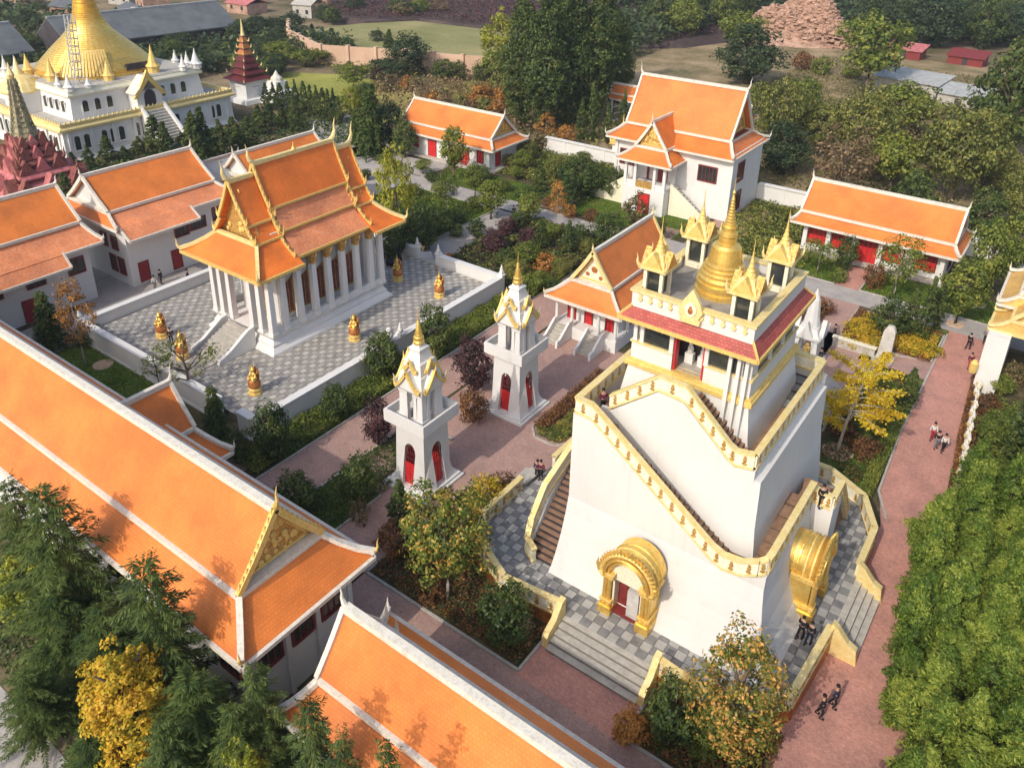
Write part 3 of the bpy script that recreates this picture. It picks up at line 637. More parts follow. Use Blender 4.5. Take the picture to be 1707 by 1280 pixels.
# diamond floor tiles, laid parallel to the walls: the nearest ones are parts, the rest one stuff mesh
def tile_field(root, x0, x1, y0, y1, z, step, gap, mats, pick, skip=None, near=None, limit=150, t=0.04, diag=False):
    me = {}
    for nm in set(mats):
        mb = MB(); h = step / 2 - gap
        mb.stack(0, 0, [(h, h, -t), (h, h, -0.008), (h - 0.012, h - 0.012, 0)]); me[nm] = mb.mesh('floor_tile', nm)
    cells = []
    nx = int((x1 - x0) / step); ny = int((y1 - y0) / step)
    for i in range(nx + 1):
        for j in range(ny + 1):
            x = x0 + (i + .5) * step; y = y0 + (j + .5) * step
            if x > x1 - step * .2 or y > y1 - step * .2: continue
            if skip and skip(x, y): continue
            cells.append((x, y, pick(i, j)))
    cells.sort(key=lambda c: (c[0]) ** 2 + (c[1]) ** 2)
    off = wpos(root)
    for x, y, m in cells[:limit]: inst('floor_tile', me[m], root, (x, y, z + rng.uniform(-0.004, 0.004)))
    for m in set(mats):
        mb = MB(); h = step / 2 - gap
        for x, y, mm in cells[limit:]:
            if mm == m:
                zz = z + float(rng.uniform(-0.004, 0.004)); mb.box(x - h, y - h, zz - t, x + h, y + h, zz)
        if mb.f:
            o = part('floor_tiles', mb, m, root); o['kind'] = 'stuff'
pk = ('tile_cream', 'tile_brown', 'tile_light', 'tile_brown')
tile_field(troot, -70.9, -46.4, 31.1, 61.9, 0.945, 0.52, 0.016, pk, lambda i, j: ('tile_cream' if (i % 2 == 0) else 'tile_light') if (i + j) % 2 == 0 else 'tile_brown',
           skip=lambda x, y: (-62.6 < x < -54.0 and 38.9 < y < 53.3), limit=290)

# ------------------------------------------------------------------ temple
root = thing('temple', 'ornate temple with tiered orange roofs, golden gables and tall white columns on the checkered terrace', 'temple', (-58.3, 46.1, 0.9))
TC = -58.3
b = MB(); b.stack(TC, 46.1, [(4.75, 7.65, 0.92), (4.7, 7.6, 1.1), (4.3, 7.2, 1.5), (4.3, 7.2, 1.7), (4.05, 6.95, 2.1), (4.2, 7.1, 2.35), (4.35, 7.25, 2.6)]); part('plinth', b, 'plaster', root)
b = MB(); b.box(-60.9, 41.2, 2.6, -55.7, 51.0, 11.4); part('cella_wall', b, 'plaster', root)
# side windows of the cella with carved dark shutters and drapes
for u in (42.4, 44.3, 46.2, 48.1, 50.0):
    for sd, pl in (('+x', -55.7), ('-x', -60.9)):
        f = window(root, sd, pl, u, 3.3, 0.85, 3.2, fmat='carved_gold', pmat='maroon_wall', bars=1, ft=0.16, kind='shuttered_window')
door(root, '-y', 41.2, TC, 2.6, 1.5, 3.4, frame='carved_gold')
door(root, '+y', 51.0, TC, 2.6, 1.5, 3.4, frame='carved_gold')
# tapered square columns with golden brackets
def col_mesh(h=6.3):
    mb = MB(); mb.stack(0, 0, [(0.34, 0.34, 0), (0.34, 0.34, 0.22), (0.29, 0.29, 0.28), (0.23, 0.23, h - 0.25), (0.28, 0.28, h - 0.15), (0.28, 0.28, h)]); return mb.mesh('column', 'plaster')
def capital_mesh():
    mb = MB(); mb.stack(0, 0, [(0.24, 0.24, -1.0), (0.255, 0.255, -0.95), (0.26, 0.26, -0.45), (0.36, 0.36, -0.1), (0.36, 0.36, 0)]); return mb.mesh('capital', 'carved_gold')
def bracket_mesh():
    mb = MB(); mb.tube([(0, 0, -1.35), (0.22, 0, -1.0), (0.30, 0, -0.6), (0.62, 0, -0.25), (0.78, 0, 0.12)], [0.05, 0.09, 0.07, 0.08, 0.04], 6); return mb.mesh('bracket', 'carved_gold')
cm, cp, bk = col_mesh(), capital_mesh(), bracket_mesh()
cols = []
for y in (39.3, 40.7, 42.5, 44.3, 46.1, 47.9, 49.7, 51.5, 52.9): cols += [(TC + 4.0, y, 0), (TC - 4.0, y, PI)]
for x in (-2.75, -1.5, 1.5, 2.75): cols += [(TC + x, 39.2, -PI / 2), (TC + x, 53.0, PI / 2)]
for x, y, rz in cols:
    o = inst('column', cm, root, (x, y, 2.6)); inst('capital', cp, o, (x, y, 8.9)); inst('bracket', bk, o, (x, y, 8.9), rz)
for x in (-1, 1):          # low wall between the side columns
    b = MB(); b.box(TC + x * 4.0 - 0.16, 39.3, 2.6, TC + x * 4.0 + 0.16, 52.9, 3.15); part('low_wall', b, 'plaster', root)
b = MB(); b.box(TC - 4.3, 38.95, 8.9, TC + 4.3, 53.25, 9.25); part('architrave', b, 'carved_gold', root)
b = MB(); b.box(TC - 1.9, 41.0, 9.2, TC + 1.9, 52.0, 10.9); part('attic', b, 'dark_red', root)
for yy in (42.35, 51.05):
    b = MB(); b.plate([(TC - 1.6, yy, 13.3), (TC + 1.6, yy, 13.3), (TC, yy, 16.8)], (0, .1, 0)); part('gable_infill', b, 'carved_gold', root)
    b = MB(); b.plate([(TC - 4.2, yy, 9.3), (TC + 4.2, yy, 9.3), (TC + 2.6, yy, 11.2), (TC + 1.7, yy, 13.3), (TC - 1.7, yy, 13.3), (TC - 2.6, yy, 11.2)], (0, .1, 0)); part('gable_infill', b, 'dark_red', root)
# curtains gathered between columns
for y in (41.6, 43.4, 45.2, 47.0, 48.8):
    b = MB(); b.add([(TC + 3.3, y - .75, 8.8), (TC + 3.3, y + .75, 8.8), (TC + 3.3, y + .75, 7.2), (TC + 3.3, y - .2, 6.6), (TC + 3.3, y - .75, 3.3), (TC + 3.36, y - .75, 8.8), (TC + 3.36, y + .75, 8.8), (TC + 3.36, y + .75, 7.2), (TC + 3.36, y - .2, 6.6), (TC + 3.36, y - .75, 3.3)],
                    [(0, 1, 2, 3, 4), (9, 8, 7, 6, 5)]); part('curtain', b, 'curtain', root)
def tiers(root, y0, y1, tiers_, side_only=False):
    for k, (dA, zA, dB, zB, tl) in enumerate(tiers_):
        for s in (-1, 1):
            mb = MB(); n = 3
            pr = [(dA + (dB - dA) * t, zA + (zB - zA) * t - 0.10 * math.sin(PI * t) * (zA - zB) * 0.5) for t in np.linspace(0, 1, n + 1)]
            vo = 0
            for (d0, z0), (d1, z1) in zip(pr[:-1], pr[1:]):
                vo -= math.hypot(d1 - d0, z1 - z0)
                mb.slab((TC + s * d1, y0, z1), (TC + s * d1, y1, z1), (TC + s * d0, y1, z0), (TC + s * d0, y0, z0), 0.14, (0, 40 + vo))
            part('roof_slope', mb, tl, root)
            b = MB(); b.bar((TC + s * (dB + .04), y0 - .02, zB - .05), (TC + s * (dB + .04), y1 + .02, zB - .05), 0.14, 0.2); part('roof_edge', b, 'gold_paint', root)
            for yy, sg in ((y0, -1), (y1, 1)):
                b = MB(); b.strip([(TC + s * d, yy + sg * 0.05, z + 0.06) for d, z in pr], 0.18, 0.24)
                for t in np.linspace(0.1, 0.95, 7 if k == 0 else 4):
                    d = dA + (dB - dA) * t; z = zA + (zB - zA) * t - 0.10 * math.sin(PI * t) * (zA - zB) * 0.5
                    b.frustum(TC + s * d, yy + sg * .05, 0.10, 0.10, z + 0.2, 0.02, 0.02, z + 0.52)
                part('barge_board', b, 'gold_paint', root)
                part('barge_horn', horn((TC + s * dB, yy + sg * .05, zB + 0.1), (s * 0.9, sg * 0.1, 0), 0.9, 0.10), 'gold_paint', root)
tiers(root, 42.1, 51.3, [(0.05, 17.0, 1.75, 13.3, 'temple_tile'), (1.55, 13.15, 2.75, 11.35, 'temple_tile_pink'), (2.5, 11.2, 4.5, 9.35, 'temple_tile_pink')])
tiers(root, 39.4, 42.3, [(0.05, 16.1, 1.95, 12.5, 'temple_tile'), (1.8, 12.35, 2.85, 11.0, 'temple_tile')])
tiers(root, 51.1, 53.4, [(0.05, 16.1, 1.95, 12.5, 'temple_tile'), (1.8, 12.35, 2.85, 11.0, 'temple_tile')])
for y0, y1, z in ((42.0, 51.4, 17.0), (39.3, 42.0, 16.1), (51.4, 53.5, 16.1)):
    b = MB(); b.bar((TC, y0, z + .1), (TC, y1, z + .1), 0.4, 0.36); part('ridge_cap', b, 'pale_gold', root)
b = MB(); b.lathe(TC, 46.7, [(0.14, 17.2), (0.2, 17.35), (0.06, 17.6), (0.02, 18.0)], 8); part('ridge_spike', b, 'gold_paint', root)
for y, s, z, h in ((42.05, -1, 17.2, 1.8), (51.35, 1, 17.2, 2.0), (39.35, -1, 16.3, 1.9), (53.45, 1, 16.3, 2.1)):
    part('ridge_finial', horn((TC, y, z), (0, s, 0), h, 0.17), 'pale_gold', root)
# skirt roofs around both ends
for s, ya, yb, yc in ((-1, 39.5, 37.3, 42.3), (1, 53.3, 55.2, 51.1)):
    mb = MB(); n = 3; hm = lambda a, b_, t: a + (b_ - a) * t
    for k in range(n):
        t0, t1 = k / n, (k + 1) / n
        q = lambda t: (hm(2.8, 5.5, t), hm(10.85, 8.95, t) - .16 * math.sin(PI * t), hm(ya, yb, t))
        d0, z0, y0_ = q(t0); d1, z1, y1_ = q(t1)
        mb.slab((TC - d1, y1_, z1), (TC + d1, y1_, z1), (TC + d0, y0_, z0), (TC - d0, y0_, z0), 0.14, (0, 50 - t1 * 3.4))
    part('end_roof_slope', mb, 'temple_tile', root)
    for sx in (-1, 1):
        mb = MB()
        for k in range(n):
            t0, t1 = k / n, (k + 1) / n
            d0, z0, y0_ = q(t0); d1, z1, y1_ = q(t1)
            mb.slab((TC + sx * d1, y1_, z1), (TC + sx * d1, yc, z1), (TC + sx * d0, yc, z0), (TC + sx * d0, y0_, z0), 0.14, (0, 50 - t1 * 3.4))
        part('side_roof_slope', mb, 'temple_tile', root)
        b = MB(); b.strip([(TC + sx * hm(2.8, 5.5, t), hm(ya, yb, t), hm(10.95, 9.1, t) - .14 * math.sin(PI * t) + .15 * t ** 3) for t in (0, .33, .66, 1)], 0.3, 0.3); part('hip_rail', b, 'pale_gold', root)
        b = MB(); b.bar((TC + sx * 5.5, yb, 8.9), (TC + sx * 5.5, yc, 8.9), 0.2, 0.26); part('eave_trim', b, 'gold_paint', root)
        part('corner_finial', horn((TC + sx * 5.5, yb, 9.2), (sx * .7, s * .7, 0), 1.1, .11), 'pale_gold', root)
    b = MB(); b.bar((TC - 5.5, yb, 8.9), (TC + 5.5, yb, 8.9), 0.2, 0.26); part('eave_trim', b, 'gold_paint', root)
    b = MB(); b.bar((TC - 2.9, ya - s * .05, 10.95), (TC + 2.9, ya - s * .05, 10.95), 0.3, 0.34); part('gable_sill', b, 'pale_gold', root)
    b = MB(); yg = ya - s * 0.75; b.plate([(TC - 2.75, yg, 10.9), (TC + 2.75, yg, 10.9), (TC + 1.85, yg, 12.5), (TC, yg, 16.0), (TC - 1.85, yg, 12.5)], (0, -s * 0.15 * -1, 0)); gp = part('gable_panel', b, 'carved_gold', root)
    b = MB(); yo = yg + s * 0.2                                      # carved scrolls standing out of the gable
    for i in range(34):
        z = 11.1 + rng.uniform(0, 4.2); hwid = max(0.1, (1.9 - (z - 12.5) * .5) if z > 12.5 else 2.5 - (z - 10.9) * .4) * 0.85
        x = rng.uniform(-hwid, hwid); b.ball((TC + x, yo, z), float(rng.uniform(.12, .26)), 6, 4, (1, .45, 1.2))
    part('carving', b, 'gold_paint', root)
# curved stair with side walls at the front
b0 = wpos(root)
for k in range(9):
    zt = 0.94 + 1.66 * (k + 1) / 9; y1 = 38.6 - (8 - k) * 0.42; y0 = y1 - 0.41
    b = MB(); b.box(TC - 1.45 + .0 * k, y0, 0.92, TC + 1.45, y1, zt); part('step', b, 'stone_step', root)
for sx in (-1, 1):
    b = MB(); x = TC + sx * 1.75
    pts = [(x, 38.7, .92), (x, 38.7, 3.1), (x, 38.0, 2.95), (x, 37.0, 2.35), (x, 36.0, 1.75), (x, 35.2, 1.45), (x, 34.8, 1.3), (x, 34.7, .92)]
    b.plate(pts, (sx * 0.34, 0, 0)); part('stair_wall', b, 'plaster', root)

# statues on urn-like pedestals (built once, then copied)
def make_statue():
    t = thing('guardian_statue', 'x', 'statue', (0, 0, 0), 'golden guardian statues around the temple')
    b = MB(); b.lathe(0, 0, [(0.72, 0), (0.72, 0.16), (0.6, 0.2), (0.6, 0.42), (0.68, 0.46), (0.68, 0.6), (0.5, 0.7)], 8); part('pedestal', b, 'gold_paint', t, world=False)
    b = MB(); b.lathe(0, 0, [(0.46, 0.7), (0.62, 0.85), (0.66, 1.15), (0.56, 1.5), (0.46, 1.62)], 12); part('urn_base', b, 'copper', t, world=False)
    b = MB()
    b.ball((0, 0, 1.75), 0.42, 10, 7, (1, .9, .55)); b.ball((0, 0.02, 2.1), 0.33, 10, 7, (.95, .7, 1.1))
    for s in (-1, 1):
        b.ball((s * .34, -.28, 1.72), .2, 8, 6, (1, 1.3, .75)); b.tube([(s * .3, 0, 2.32), (s * .46, -.08, 2.05), (s * .36, -.34, 1.86)], [.11, .10, .08], 7)
        b.ball((s * .36, -.36, 1.85), .1, 7, 5)
        b.tube([(s * .40, .05, 2.3), (s * .55, .1, 2.55), (s * .5, .12, 2.8)], [.07, .05, .01], 5)
    b.tube([(0, 0, 2.3), (0, 0, 2.5)], .11, 8); b.ball((0, -.02, 2.64), .2, 10, 8, (1, 1, 1.12)); b.ball((0, -.2, 2.62), .05, 6, 4)
    part('figure', b, 'gold', t, smooth=True, world=False)
    b = MB(); b.lathe(0, 0, [(.2, 2.72), (.22, 2.8), (.15, 2.9), (.17, 2.96), (.09, 3.08), (.1, 3.14), (.02, 3.6)], 10); part('crown', b, 'gold', t, world=False)
    b = MB(); b.plate([(-.42, .3, 1.6), (.42, .3, 1.6), (.5, .3, 2.3), (.3, .3, 2.75), (0, .3, 2.95), (-.3, .3, 2.75), (-.5, .3, 2.3)], (0, .08, 0)); part('backrest', b, 'copper', t, world=False)
    return t
st = make_statue(); st.scale = (.82, .82, .82)
sts = [(-64.6, 34.6, 'golden statue at the far left corner of the terrace, next to the back parapet', 0), (-59.9, 33.6, 'golden statue in front of the left side of the temple stairs, behind bare branches', 0),
       (-50.4, 34.0, 'golden statue nearest the front corner of the terrace', 0), (-50.2, 45.1, 'golden statue beside the right side of the column hall', 0),
       (-49.6, 56.4, 'golden statue on the far right part of the terrace', 0), (-55.6, 56.6, 'reddish statue half hidden by the last column of the temple', 0)]
for i, (x, y, lb, rz) in enumerate(sts):
    if i == 0: st.location = (x, y, 0.945); st['label'] = lb
    else: dup(st, (x, y, 0.945), rz, lb)
# small things on the terrace
t = thing('incense_burner', 'black tiered incense burner on the terrace near the far stairs', 'incense burner', (-58.5, 58.6, 0.945))
b = MB(); b.box(-.5, -.3, .25, .5, .3, .75); part('body', b, 'cloth_black', t, world=False)
b = MB()
for x in (-.4, .4):
    for y in (-.22, .22): b.box(x - .06, y - .06, 0, x + .06, y + .06, .26)
part('feet', b, 'cloth_black', t, world=False)
t = thing('incense_tower', 'slim black incense tower behind the low burner on the terrace', 'incense tower', (-58.9, 60.3, 0.945))
b = MB(); b.lathe(0, 0, [(.34, 0), (.3, .3), (.22, .4), (.22, .9), (.36, 1.0), (.2, 1.15), (.18, 1.5), (.28, 1.6), (.1, 1.8), (.03, 2.1)], 8); part('body', b, 'cloth_black', t, world=False)
# far stairs with two golden nagas
t = thing('terrace_stair', 'short white stair with curving side walls down to the back garden path', 'stair', (-56.2, 62.6, 0))
for k in range(5):
    b = MB(); b.box(-57.5, 62.0 + k * .42, 0, -55.0, 62.41 + k * .42, 0.9 - k * .18); part('step', b, 'stone_step', t)
for x in (-57.75, -54.75):
    b = MB(); b.plate([(x, 62.3, 0), (x, 62.3, 1.8), (x, 63.1, 1.3), (x, 64.2, 1.0), (x, 64.6, 0)], (.25 if x < -56 else -.25, 0, 0)); part('stair_wall', b, 'plaster', t)
def naga(label, loc, rz, mat='gold_paint', sc=1.0, group=None):
    t = thing('naga_statue', label, 'serpent statue', loc, group, rz); t.scale = (sc,) * 3
    b = MB(); b.tube([(0, 2.4, .1), (0, 1.6, .35), (0, .9, .2), (0, .3, .35), (0, 0, .9), (0, -.25, 1.3), (0, -.5, 1.25)], [.08, .2, .24, .26, .22, .16, .08], 8)
    b.tube([(0, 2.4, .1), (0, 2.7, .5), (0, 2.75, 1.1), (0, 2.95, 1.5)], [.08, .1, .07, .01], 6); part('body', b, mat, t, smooth=True, world=False)
    b = MB(); b.add([(0, 0, .5), (-.4, .1, 1.0), (-.25, .1, 1.6), (0, .1, 1.95), (.25, .1, 1.6), (.4, .1, 1.0), (0, .22, .5), (-.4, .22, 1.0), (-.25, .22, 1.6), (0, .22, 1.95), (.25, .22, 1.6), (.4, .22, 1.0)],
              [(0, 1, 2, 3, 4, 5), (11, 10, 9, 8, 7, 6)] + [(j, (j + 1) % 6, 6 + (j + 1) % 6, 6 + j) for j in range(6)]); part('crest', b, mat, t, world=False)
naga('golden naga on the left side wall of the far terrace stair', (-58.3, 63.4, .3), PI * .95)
naga('orange naga on the right side wall of the far terrace stair', (-54.2, 63.4, .3), PI * 1.05, 'copper')
t = thing('stone_lion', 'small white carved lion on the terrace wall behind the nearer bell tower', 'statue', (-45.9, 45.4, 2.15))
b = MB(); b.box(-.3, -.3, 0, .3, .3, .3); part('plinth', b, 'plaster', t, world=False)
b = MB(); b.ball((0, 0, .65), .34, 8, 6, (.8, 1, 1.2)); b.ball((0, -.12, 1.2), .26, 8, 6); b.tube([(-.15, -.2, .3), (-.12, -.2, .8)], .09); b.tube([(.15, -.2, .3), (.12, -.2, .8)], .09); b.tube([(0, .3, .4), (0, .42, .9), (0, .3, 1.2)], [.08, .07, .03]); part('body', b, 'plaster', t, smooth=True, world=False)

# ------------------------------------------------------------------ bell towers
def make_bell_tower():
    t = thing('bell_tower', 'x', 'bell tower', (0, 0, 0), 'white bell towers on the brick plaza')
    b = MB(); b.stack(0, 0, [(2.1, 2.1, 0), (2.1, 2.1, .2), (1.9, 1.9, .2), (1.9, 1.9, .38)]); part('base_slab', b, 'plaster', t, world=False)
    hw = lambda z: 1.27 + 0.42 * max(0, (1.3 - z)) ** 1.7 + (5.25 - z) * 0.025
    for k, sd in enumerate(('-y', '+x', '+y', '-x')):
        R_ = Matrix.Rotation(k * PI / 2, 4, 'Z')
        out = [(-hw(z), z) for z in (.38, .6, .9, 1.3, 3, 5.3)]; out = out + [(hw(z), z) for z in (5.3, 3, 1.3, .9, .6, .38)]
        hole = [(.5, .38), (.5, 3.2)] + [(.5 * math.cos(a), 3.2 + .72 * math.sin(a)) for a in np.linspace(0, PI, 9)[1:-1]] + [(-.5, 3.2), (-.5, .38)]
        poly = out + hole
        n = len(poly); mb = MB()
        f_ = [tuple(R_ @ Vector((u, -hw(z), z))) for u, z in poly]; i_ = [tuple(R_ @ Vector((max(-hw(z) + .3, min(hw(z) - .3, u)), -hw(z) + .3, z))) for u, z in poly]
        mb.add(f_ + i_, [tuple(range(n)), tuple(reversed(range(n, 2 * n)))] + [(j, (j + 1) % n, n + (j + 1) % n, n + j) for j in range(n)])
        part('arched_wall', mb, 'tower_plaster', t, world=False)
        def rb(x0, y0, z0, x1, y1, z1, mb):
            o = len(mb.v); mb.box(x0, y0, z0, x1, y1, z1)
            for q in range(o, len(mb.v)): mb.v[q] = tuple(R_ @ Vector(mb.v[q]))
        mb = MB(); rb(-.48, -1.33, .38, .48, -1.27, 2.25, mb)
        for s in (-1, 1): rb(s * .24 - .17, -1.36, .6, s * .24 + .17, -1.33, 2.05, mb)
        d = part('door', mb, 'red_door', t, world=False)
        mb = MB()
        for x in (-.48, -.24, 0, .24, .44): rb(x, -1.30, 2.25, x + .04, -1.27, 3.85 if abs(x) < .3 else 3.5, mb)
        for z in (2.6, 3.1): rb(-.48, -1.30, z, .48, -1.27, z + .04, mb)
        part('grille', mb, 'dark_red', t, world=False)
    b = MB(); b.box(-1.05, -1.05, .38, 1.05, 1.05, .42); b.box(-1.05, -1.05, 4.4, 1.05, 1.05, 5.2); part('inner_floor', b, 'dark_wall', t, world=False)
    b = MB(); b.stack(0, 0, [(1.42, 1.42, 5.2), (1.62, 1.62, 5.4), (1.8, 1.8, 5.42), (1.8, 1.8, 5.7)]); part('gallery_floor', b, 'tower_plaster', t, world=False)
    b = MB()
    for s in (-1, 1):
        b.box(-1.85, s * 1.78 - .08, 5.5, 1.85, s * 1.78 + .08, 6.42); b.box(s * 1.78 - .079, -1.70, 5.501, s * 1.78 + .079, 1.70, 6.418)
    part('gallery_parapet', b, 'tower_plaster', t, world=False)
    mb = MB(); mb.stack(0, 0, [(.32, .32, 0), (.32, .32, .3), (.25, .25, .4), (.21, .21, 2.1), (.27, .27, 2.2), (.27, .27, 2.75)]); cmesh = mb.mesh('column', 'tower_plaster')
    for x in (-.82, .82):
        for y in (-.82, .82): inst('column', cmesh, t, (x, y, 5.7))
    mb = MB(); mb.stack(0, 0, [(.16, .16, 0), (.13, .13, 2.0), (.16, .16, 2.4)]); c2 = mb.mesh('slim_column', 'tower_plaster')
    for x, y in ((-.42, -.95), (.42, -.95), (-.42, .95), (.42, .95), (-.95, -.42), (-.95, .42), (.95, -.42), (.95, .42)): inst('slim_column', c2, t, (x, y, 5.7))
    b = MB(); b.lathe(0, 0, [(.5, 6.6), (.46, 6.8), (.36, 7.3), (.3, 7.6), (.1, 7.75), (.05, 8.2)], 14); part('bell', b, 'copper', t, smooth=True, world=False)
    b = MB(); b.stack(0, 0, [(1.12, 1.12, 8.1), (1.25, 1.25, 8.3), (1.25, 1.25, 8.5), (1.12, 1.12, 8.6)]); part('cornice', b, 'tower_plaster', t, world=False)
    b = MB(); b.stack(0, 0, [(1.12, 1.12, 8.5), (.98, .98, 9.2), (.95, .95, 9.4), (.88, .88, 9.45), (.74, .74, 10.2), (.76, .76, 10.3), (.62, .62, 10.4), (.44, .44, 11.0), (.5, .5, 11.1), (.5, .5, 11.25), (.3, .3, 11.35), (.3, .3, 11.5)]); part('roof', b, 'tower_plaster', t, world=False)
    for k in range(4):
        R_ = Matrix.Rotation(k * PI / 2, 4, 'Z')
        for (yy, zb, hw_, hh) in ((-1.36, 8.45, 1.0, 1.35), (-.98, 9.75, .5, .75)):
            mb = MB()
            tri = [(-hw_ * .8, yy + .05, zb), (hw_ * .8, yy + .05, zb), (0, yy + .05, zb + hh * .85)]
            mb.plate([tuple(R_ @ Vector(p)) for p in tri], tuple(R_ @ Vector((0, .25, 0)))); part('gable_panel', mb, 'tower_plaster', t, world=False)
            mb = MB()
            for s in (-1, 1):
                pp = [R_ @ Vector((s * hw_ * q, yy - .02, zb + hh * (1 - q) - .12 * math.sin(PI * q))) for q in (0, .35, .7, 1.0)]
                mb.strip(pp, .2, .2)
                e = R_ @ Vector((s * hw_, yy - .02, zb)); o = R_ @ Vector((s, 0, 0))
                h_ = horn(e, o, .5 * hh, .09); mb.add(h_.v, h_.f)
            h_ = horn(R_ @ Vector((0, yy, zb + hh)), R_ @ Vector((0, -1, 0)), .45 * hh, .08); mb.add(h_.v, h_.f)
            part('gable_board', mb, 'gold_paint', t, world=False)
            if hw_ > .9:
                mb = MB()
                for s in (-1, 1):
                    a = R_ @ Vector((0, yy + .1, zb + hh)); b_ = R_ @ Vector((s * hw_, yy + .1, zb + .05)); c_ = R_ @ Vector((s * hw_, -.7, zb + .05)); d_ = R_ @ Vector((0, -.7, zb + hh))
                    mb.slab(b_, c_, d_, a, .08)
                part('gable_roof', mb, 'tower_plaster', t, world=False)
    mb = MB()
    for x in (-1.15, 1.15):
        for y in (-1.15, 1.15):
            h_ = horn((x, y, 8.55), (x * .7, y * .7, 0), .7, .09); mb.add(h_.v, h_.f)
    part('corner_finial', mb, 'tower_plaster', t, world=False)
    pr = [(.26, 11.45), (.38, 11.5), (.40, 11.65), (.30, 11.75), (.36, 11.85), (.36, 12.0), (.24, 12.1)]
    z = 12.1; r = .27
    while z < 13.1: pr += [(r, z), (r, z + .1), (r * .82, z + .13)]; z += .16; r *= .86
    pr += [(.05, 13.2), (.03, 13.8), (.01, 14.2)]
    b = MB(); b.lathe(0, 0, pr, 14); part('spire', b, 'gold', t, smooth=False, world=False)
    return t
bt = make_bell_tower(); bt.location = (-32.9, 35.2, 0); bt['label'] = 'nearer white bell tower with gold spire and red doors, beside the yellow bush'
c = dup(bt, (-32.9, 46.6, 0), 0, 'farther white bell tower with gold spire, close to the orange gabled hall'); c.scale = (1, 1, 1.0)

# ------------------------------------------------------------------ the white stair tower
plat = thing('tower_platform', 'checkered stone platform with cream and gold balustrade round the white stair tower', 'platform', (-14.3, 41, 0))
PP = [(-17.7, 30.4), (-11.6, 30.4), (-7.9, 29.9), (-5.1, 32.4), (-4.7, 37.2), (-4.7, 44.0), (-4.8, 47.6), (-6.2, 50.4), (-8.8, 51.8), (-19.8, 51.8), (-24.4, 49), (-25.3, 45), (-25.3, 41), (-26.0, 37.6), (-26.0, 33.4), (-24.6, 31.4), (-21.6, 29.9)]
b = MB(); b.prism(PP, 0, .96); part('platform_base', b, 'joint', plat)
from mathutils.geometry import intersect_point_tri_2d
def inpoly(x, y, poly):
    c = False; n = len(poly)
    for i in range(n):
        x0, y0 = poly[i]; x1, y1 = poly[(i + 1) % n]
        if (y0 > y) != (y1 > y) and x < (x1 - x0) * (y - y0) / (y1 - y0) + x0: c = not c
    return c
def tiny(x, y): return not inpoly(x, y, PP) or (-19.2 < x < -7.6 and 33.6 < y < 48.5)
tile_field(plat, -26.2, -4.6, 29.7, 51.9, 1.0, .60, .015, ('tile_dark', 'tile_light'), lambda i, j: 'tile_dark' if (i + j) % 2 else 'tile_light', skip=tiny, limit=290)

def balustrade(name, pts, parent, h=1.0, t=0.24, orn=True, panel='cream', rail='pale_gold', step=0.85, low=True):
    """solid balustrade along 3-D points at its foot; gold rails, cream panels, raised gilt ornaments"""
    up = Vector((0, 0, 1))
    mb = MB(); r1 = MB(); sp = []
    V = [Vector(p) for p in pts]
    for a, c_ in zip(V[:-1], V[1:]):
        d = c_ - a; hd = Vector((d.x, d.y, 0)).normalized(); s = hd.cross(up) * (t / 2)
        vs = [a - s, a + s, c_ + s, c_ - s]; vs += [v + up * h for v in vs]
        mb.add(vs, [(0, 1, 2, 3), (7, 6, 5, 4), (0, 4, 5, 1), (1, 5, 6, 2), (2, 6, 7, 3), (3, 7, 4, 0)])
        for zz, ww, hh in ((h - .02, t + .17, .14), (.08 if low else .05, t + .13, .15)):
            s2 = hd.cross(up) * (ww / 2)
            q = [a - s2, a + s2, c_ + s2, c_ - s2]; q = [v + up * (zz - hh / 2) for v in q] + [v + up * (zz + hh / 2) for v in q]
            r1.add(q, [(0, 1, 2, 3), (7, 6, 5, 4), (0, 4, 5, 1), (1, 5, 6, 2), (2, 6, 7, 3), (3, 7, 4, 0)])
        if orn:
            n = max(1, int(d.length / step))
            for k in range(n):
                p = a + d * ((k + .5) / n) + up * (h * .5); sp.append((p, math.atan2(hd.y, hd.x), (t / 2)))
    o = part(name, mb, panel, parent); part('rail', r1, rail, o)
    for p, ang, off in sp:
        for sg in (-1, 1):
            if not hasattr(balustrade, 'me'):
                m2 = MB(); m2.stack(0, 0, [(.055, .035, -.30), (.16, .05, -.2), (.05, .035, -.08), (.13, .05, .06), (.06, .035, .16), (.10, .04, .24), (.02, .03, .32)]); balustrade.me = m2.mesh('ornament', 'carved_gold')
            q = p + Vector((-math.sin(ang), math.cos(ang), 0)) * (off * sg)
            inst('ornament', balustrade.me, o, q, ang)
    return o
balustrade.n = 0
ZP = 1.0
for seg in ([(-26.0, 37.8), (-26.0, 33.3), (-24.6, 31.3), (-21.6, 29.8), (-17.9, 30.2)], [(-11.5, 30.2), (-7.8, 29.8), (-5.0, 32.4), (-4.65, 38.0)], [(-4.65, 43.7), (-4.7, 47.6), (-6.1, 50.4), (-8.8, 51.9), (-13, 51.9)], [(-16, 51.9), (-19.8, 51.9), (-24.4, 49), (-25.4, 45), (-25.4, 41)]):
    balustrade('balustrade', [(x, y, ZP - .15) for x, y in seg], plat, 1.1)
    kb = MB(); kb.strip([(x, y, .45) for x, y in seg], .42, .9); part('base_moulding', kb, 'copper', plat)
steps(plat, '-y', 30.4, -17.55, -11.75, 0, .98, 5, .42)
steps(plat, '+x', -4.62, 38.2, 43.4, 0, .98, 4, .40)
def newel(name, pts, off, parent, mat='pale_gold'):
    b = MB(); b.plate(pts, off); o = part(name, b, mat, parent)
    return o
